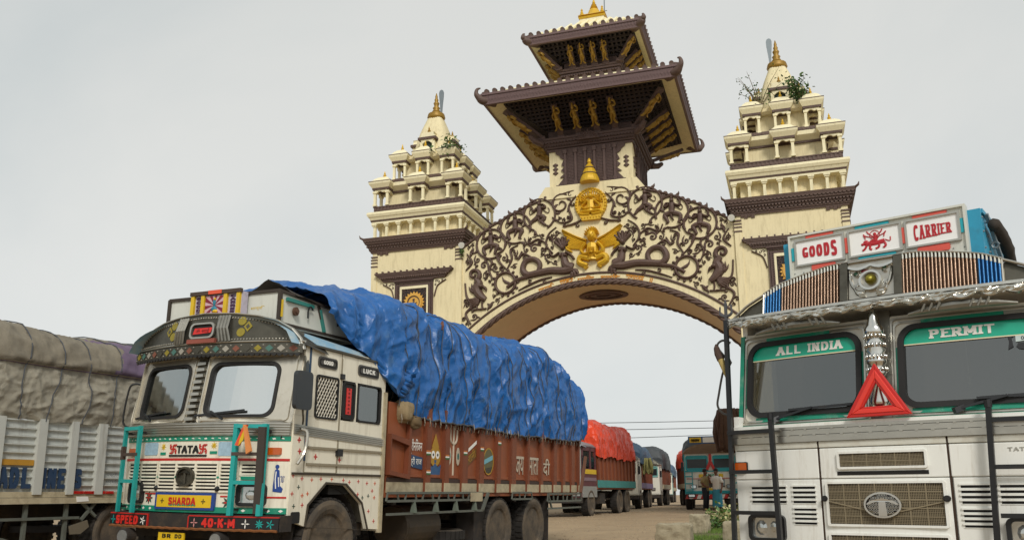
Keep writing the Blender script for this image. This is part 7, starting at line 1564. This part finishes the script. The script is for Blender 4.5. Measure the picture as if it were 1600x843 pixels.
# ================================================================ two men
def skin(name, V, E, M_, parent, sub=2):
    me = bpy.data.meshes.new(name); me.from_pydata([v[:3] for v in V], E, []); o = bpy.data.objects.new(name, me); COL.objects.link(o); o.parent = parent; me.materials.append(M_)
    o.modifiers.new('skin', 'SKIN')
    L_ = me.skin_vertices[0].data if me.skin_vertices else me.skin_vertices.new().data if hasattr(me.skin_vertices, 'new') else None
    for k, v in enumerate(V): L_[k].radius = (v[3], v[4] if len(v) > 4 else v[3])
    L_[0].use_root = True
    s_ = o.modifiers.new('sub', 'SUBSURF'); s_.levels = 1; s_.render_levels = sub; o.modifiers['skin'].use_smooth_shade = True; return o
def person(label, loc, rotz, shirtc, lower, arms, head_turn, hair='#16120f', beard=0):
    SK = mat('brown_skin', '#6e4630', rough=.6, var=.1); HR = mat('black_hair', hair, rough=.7); SH = mat('shirt_'+shirtc[1:], shirtc, rough=.9, var=.12, scale=8)
    t = thing('person', label, 'person', loc, (0, 0, rotz)); aL, aR = arms
    V = [(0, 0, .93, .14, .11), (0, 0, 1.1, .13, .1), (0, .01, 1.28, .16, .11), (0, .01, 1.4, .12, .09), (0, -.0, 1.5, .055), (0, -.03, 1.57, .07, .085), (0, -.03, 1.66, .08, .095), (0, -.02, 1.72, .05)]
    E = [(k, k+1) for k in range(7)]
    for s_, A in ((-1, aL), (1, aR)):
        i = len(V); V += [(s_*.18, .01, 1.4, .06), (*A[0], .045), (*A[1], .033), (*A[2], .04, .02)]; E += [(3, i), (i, i+1), (i+1, i+2), (i+2, i+3)]
        d = (Vector(A[2])-Vector(A[1])).normalized(); side = d.orthogonal().normalized()
        for k in range(4): j = len(V); b0 = Vector(A[2]); f = b0+side*(.022*(k-1.5)); V += [(*(f+d*.03), .009), (*(f+d*(.08+.01*(k in (1, 2)))+Vector((0, -.012, 0))), .008)]; E += [(i+3, j), (j, j+1)]
        j = len(V); V += [(*(Vector(A[1])+d*.05+side*.05), .01), (*(Vector(A[1])+d*.09+side*.06), .009)]; E += [(i+3, j), (j, j+1)]
    for s_ in (-1, 1):
        i = len(V); V += [(s_*.1, 0, .86, .095), (s_*.11, -.02, .48, .06), (s_*.11, .02, .12, .042), (s_*.115, .03, .05, .045), (s_*.125, -.14, .03, .035, .03)]; E += [(0, i)]+[(i+k, i+k+1) for k in range(4)]
    body = skin('body', V, E, SK, t)
    b = B(); b.lathe([(.16, .83), (.175, .95), (.17, 1.1), (.185, 1.28), (.19, 1.37), (.14, 1.44), (.075, 1.475)], 0, 0, 18); b.v = [(x*1.12, y*.85, z) for x, y, z in b.v]
    sh = b.obj('shirt', SH, t, smooth=True)
    for s_, A in ((-1, aL), (1, aR)): b = B(); e = Vector(A[0]); p = Vector((s_*.15, .01, 1.41)); b.tube([p, p+(e-p)*.5, p+(e-p)*.85], [.085, .085, .09], 10); b.obj('sleeve', SH, sh, smooth=True)
    if lower[0] == 'trousers':
        for s_ in (-1, 1): b = B(); b.tube([(s_*.08, 0, .97), (s_*.1, -.01, .8), (s_*.11, -.02, .48), (s_*.11, .02, .08)], [.125, .12, .085, .075], 10); b.obj('trouser_leg', mat('dark_trousers', lower[1], rough=.9, var=.2), t, smooth=True)
    else:
        b = B(); n = 40; i = b.P([((r+.018*sin(9*a+z*4)*((.95-z)+.2))*cos(a)*1.1, (r*.8+.018*sin(9*a+z*4)*((.95-z)+.2))*sin(a), z) for r, z in ((.155, .98), (.185, .85), (.2, .55), (.22, .14)) for a in [2*pi*k/n for k in range(n)]])
        for a in range(3):
            for k in range(n): b.F((i+a*n+k, i+a*n+(k+1) % n, i+(a+1)*n+(k+1) % n, i+(a+1)*n+k))
        b.obj('lungi', mat('blue_lungi', lower[1], rough=.9, var=.2, scale=12), t, smooth=True)
    b = B(); b.lathe([(.088, 1.66), (.095, 1.72), (.085, 1.77), (.05, 1.8), (.01, 1.81)], 0, -.012, 14); b.v = [(x*.95, y*1.1+(.03 if z < 1.7 else 0), z) for x, y, z in b.v]; b.obj('hair', HR, t, smooth=True)
    b = B(); b.T = lambda u, d, v: (u, -.115+d, v)
    for s_ in (-1, 1): b.m = 0; b.blob(s_*.03, 1.645, .012, .006, .006); b.m = 1; b.blob(s_*.032, 1.662, .018, .005, .006)
    b.m = 2; b.blob(0, 1.62, .014, .028, .03); b.m = 3; b.blob(0, 1.582, .025, .007, .008); b.m = 1; b.blob(0, 1.595, .026, .005, .008)
    b.T = None; b.m = 2
    for s_ in (-1, 1): b.box(s_*.085-.008, s_*.085+.008, -.04, -.01, 1.6, 1.66)
    b.obj('face', [WHITE, HR, SK, mat('lip', '#4d2a22', rough=.6)], t)
    b = B()
    for s_ in (-1, 1): b.box(s_*.12-.045, s_*.12+.045, -.19, .09, .0, .022); b.bar((s_*.12-.04, -.08, .05), (s_*.12+.04, -.08, .05), .03)
    b.obj('sandals', mat('sandal', '#2c2019', rough=.8), t)
    return t
Y1 = 38.6; X1 = (1099-829.7)/1341.3*Y1*.974; X2 = (1115-829.7)/1341.3*Y1*.974
person('man in olive shirt and dark trousers standing with hand raised to his face', (X1, Y1, ground_z(X1, Y1)), .9, '#8f7d55', ('trousers', '#20232a'), (((-.3, -.02, 1.13), (-.22, -.2, 1.0), (-.15, -.26, .99)), ((.24, -.12, 1.18), (.14, -.28, 1.4), (.08, -.2, 1.52))), 0)
person('man in white shirt and blue lungi facing the olive shirted man', (X2, Y1-.3, ground_z(X2, Y1)), -.75, '#dedad2', ('lungi', '#3f8fa6'), (((-.25, -.06, 1.14), (-.22, -.24, 1.32), (-.2, -.3, 1.42)), ((.27, .02, 1.12), (.27, -.08, .88), (.26, -.1, .8))), 0, '#2a2624')
# ================================================================ concrete blocks, planting, wires
CONC = mat('weathered_concrete', '#a59a80', rough=.95, var=.25, scale=3, dirt=.65, dcol='#5f523e', bump=1.0, bscale=10)
def block(label, x, y, z0, w, d, h, rz, seed):
    b = B(); n = 10; fs = []
    def pt(u, v, t):
        q = Vector((u*w/2, v*d/2, t*h)); e = max(abs(u), abs(v)); q *= 1; q += Vector((noise.noise((u*2+seed, v*2, t*3)), noise.noise((u*2, v*2+seed, t*3)), noise.noise((u*2, v*2, t*3+seed))))*.028
        c = (abs(u) > .9)+(abs(v) > .9)+(t > .95)
        if c >= 2: q *= .96; 
        return q
    for ax in range(5):
        f = (lambda a, c: pt(2*a-1, 2*c-1, 1)) if ax == 4 else (lambda a, c, s_=(1, 1, -1, -1)[ax], k=ax % 2: pt(s_, 2*a-1, c) if k == 0 else pt(2*a-1, s_, c))
        b.grid(f, n, n)
    o = b.obj('concrete_block', CONC, None, smooth=False, loc=(x, y, z0)); o.rotation_euler.z = rz; o['group'] = 'concrete blocks edging the planted verge'; return tag(o, label, 'concrete block', o['group'])
block('largest weathered concrete block, lying nearest the dirt road', 2.62, 16.6, -.05, .66, .6, .47, -.25, 1)
block('rough concrete block directly behind the largest one', 3.78, 20.2, .0, .4, .5, .5, -.4, 2)
block('short concrete block beside the black ladder of the GOODS CARRIER truck', 3.72, 16.4, -.05, .42, .6, .5, -.3, 3)
b = B(); rnd = random.Random(8)
for _ in range(9000):
    u = rnd.random(); v = rnd.random(); y = 15.6+5.2*v; x = 2.85+.16*(y-15.6)+1.6*u*(.7+.3*v)
    if noise.noise((x*1.5, y*1.5, 5)) < -.25: continue
    z = ground_z(x, y); h = rnd.uniform(.04, .13); a = rnd.uniform(0, 6.3); l = rnd.uniform(.02, .06); w = .006
    i = b.P([(x-w*sin(a), y+w*cos(a), z), (x+w*sin(a), y-w*cos(a), z), (x+l*cos(a), y+l*sin(a), z+h)]); b.m = rnd.randint(0, 1); b.F((i, i+1, i+2))
b.obj('grass', [mat('grass_green', '#4f6d25', rough=.8, var=.4, scale=2), mat('grass_light', '#728a38', rough=.8, var=.4, scale=2)], kind='stuff')
b = B(); b.grid(lambda a, c: (2.7+.16*5.4*c+1.85*a, 15.4+5.6*c, ground_z(2.7+.16*5.4*c+1.85*a, 15.4+5.6*c)+.012+.05*sin(pi*a)*sin(pi*c)), 14, 20); b.obj('verge', mat('verge_soil', '#5d5a35', rough=.95, var=.4, scale=4, dirt=.3, dcol='#4f6d25'), smooth=True, kind='structure')
plant('shrub', 'pale variegated bush on the verge in front of the two men', (4.75, 22.2, ground_z(4.75, 22.2)), .6, 620, .13, [mat('pale_leaf', '#bdb985', rough=.6, var=.4, scale=6), LEAFG], 16, .35, 11)
plant('shrub', 'low scrubby green weeds at the foot of the pale bush', (4.3, 21.0, ground_z(4.3, 21)), .42, 260, .09, [LEAFG, LEAFD], 10, .2, 12)
WIRE = mat('wire_black', '#3a3d40', rough=.6)
for k, (z0, z1, y) in enumerate(((6.35, 6.7, 62), (5.85, 6.2, 62), (5.2, 6.3, 66))):
    b = B(); b.tube([(-14+50*t, y, z0+(z1-z0)*t-.9*4*t*(1-t)*.5) for t in [q/40 for q in range(41)]], .022, 4); o = b.obj('power_line', WIRE); tag(o, ('upper overhead wire crossing the sky under the arch', 'middle overhead wire crossing the sky under the arch', 'lowest overhead wire sagging under the arch')[k], 'power line', 'overhead wires under the arch')
rnd = random.Random(3); SM = mat('stone', '#8d7d66', rough=.95, var=.3); 
b = B()
for _ in range(900):
    y = 14+rnd.random()**1.6*32; x = (rnd.uniform(860, 1130)-829.7)/1341.3*y; r = rnd.uniform(.012, .04); z = ground_z(x, y)
    i = b.P([(x-r, y-r, z-.01), (x+r, y-r*.8, z-.01), (x+r*.8, y+r, z-.01), (x-r, y+r, z-.01), (x+rnd.uniform(-.3, .3)*r, y, z+r*.9)]); b.F((i, i+1, i+4), (i+1, i+2, i+4), (i+2, i+3, i+4), (i+3, i, i+4))
b.obj('loose_stones', SM, kind='stuff')
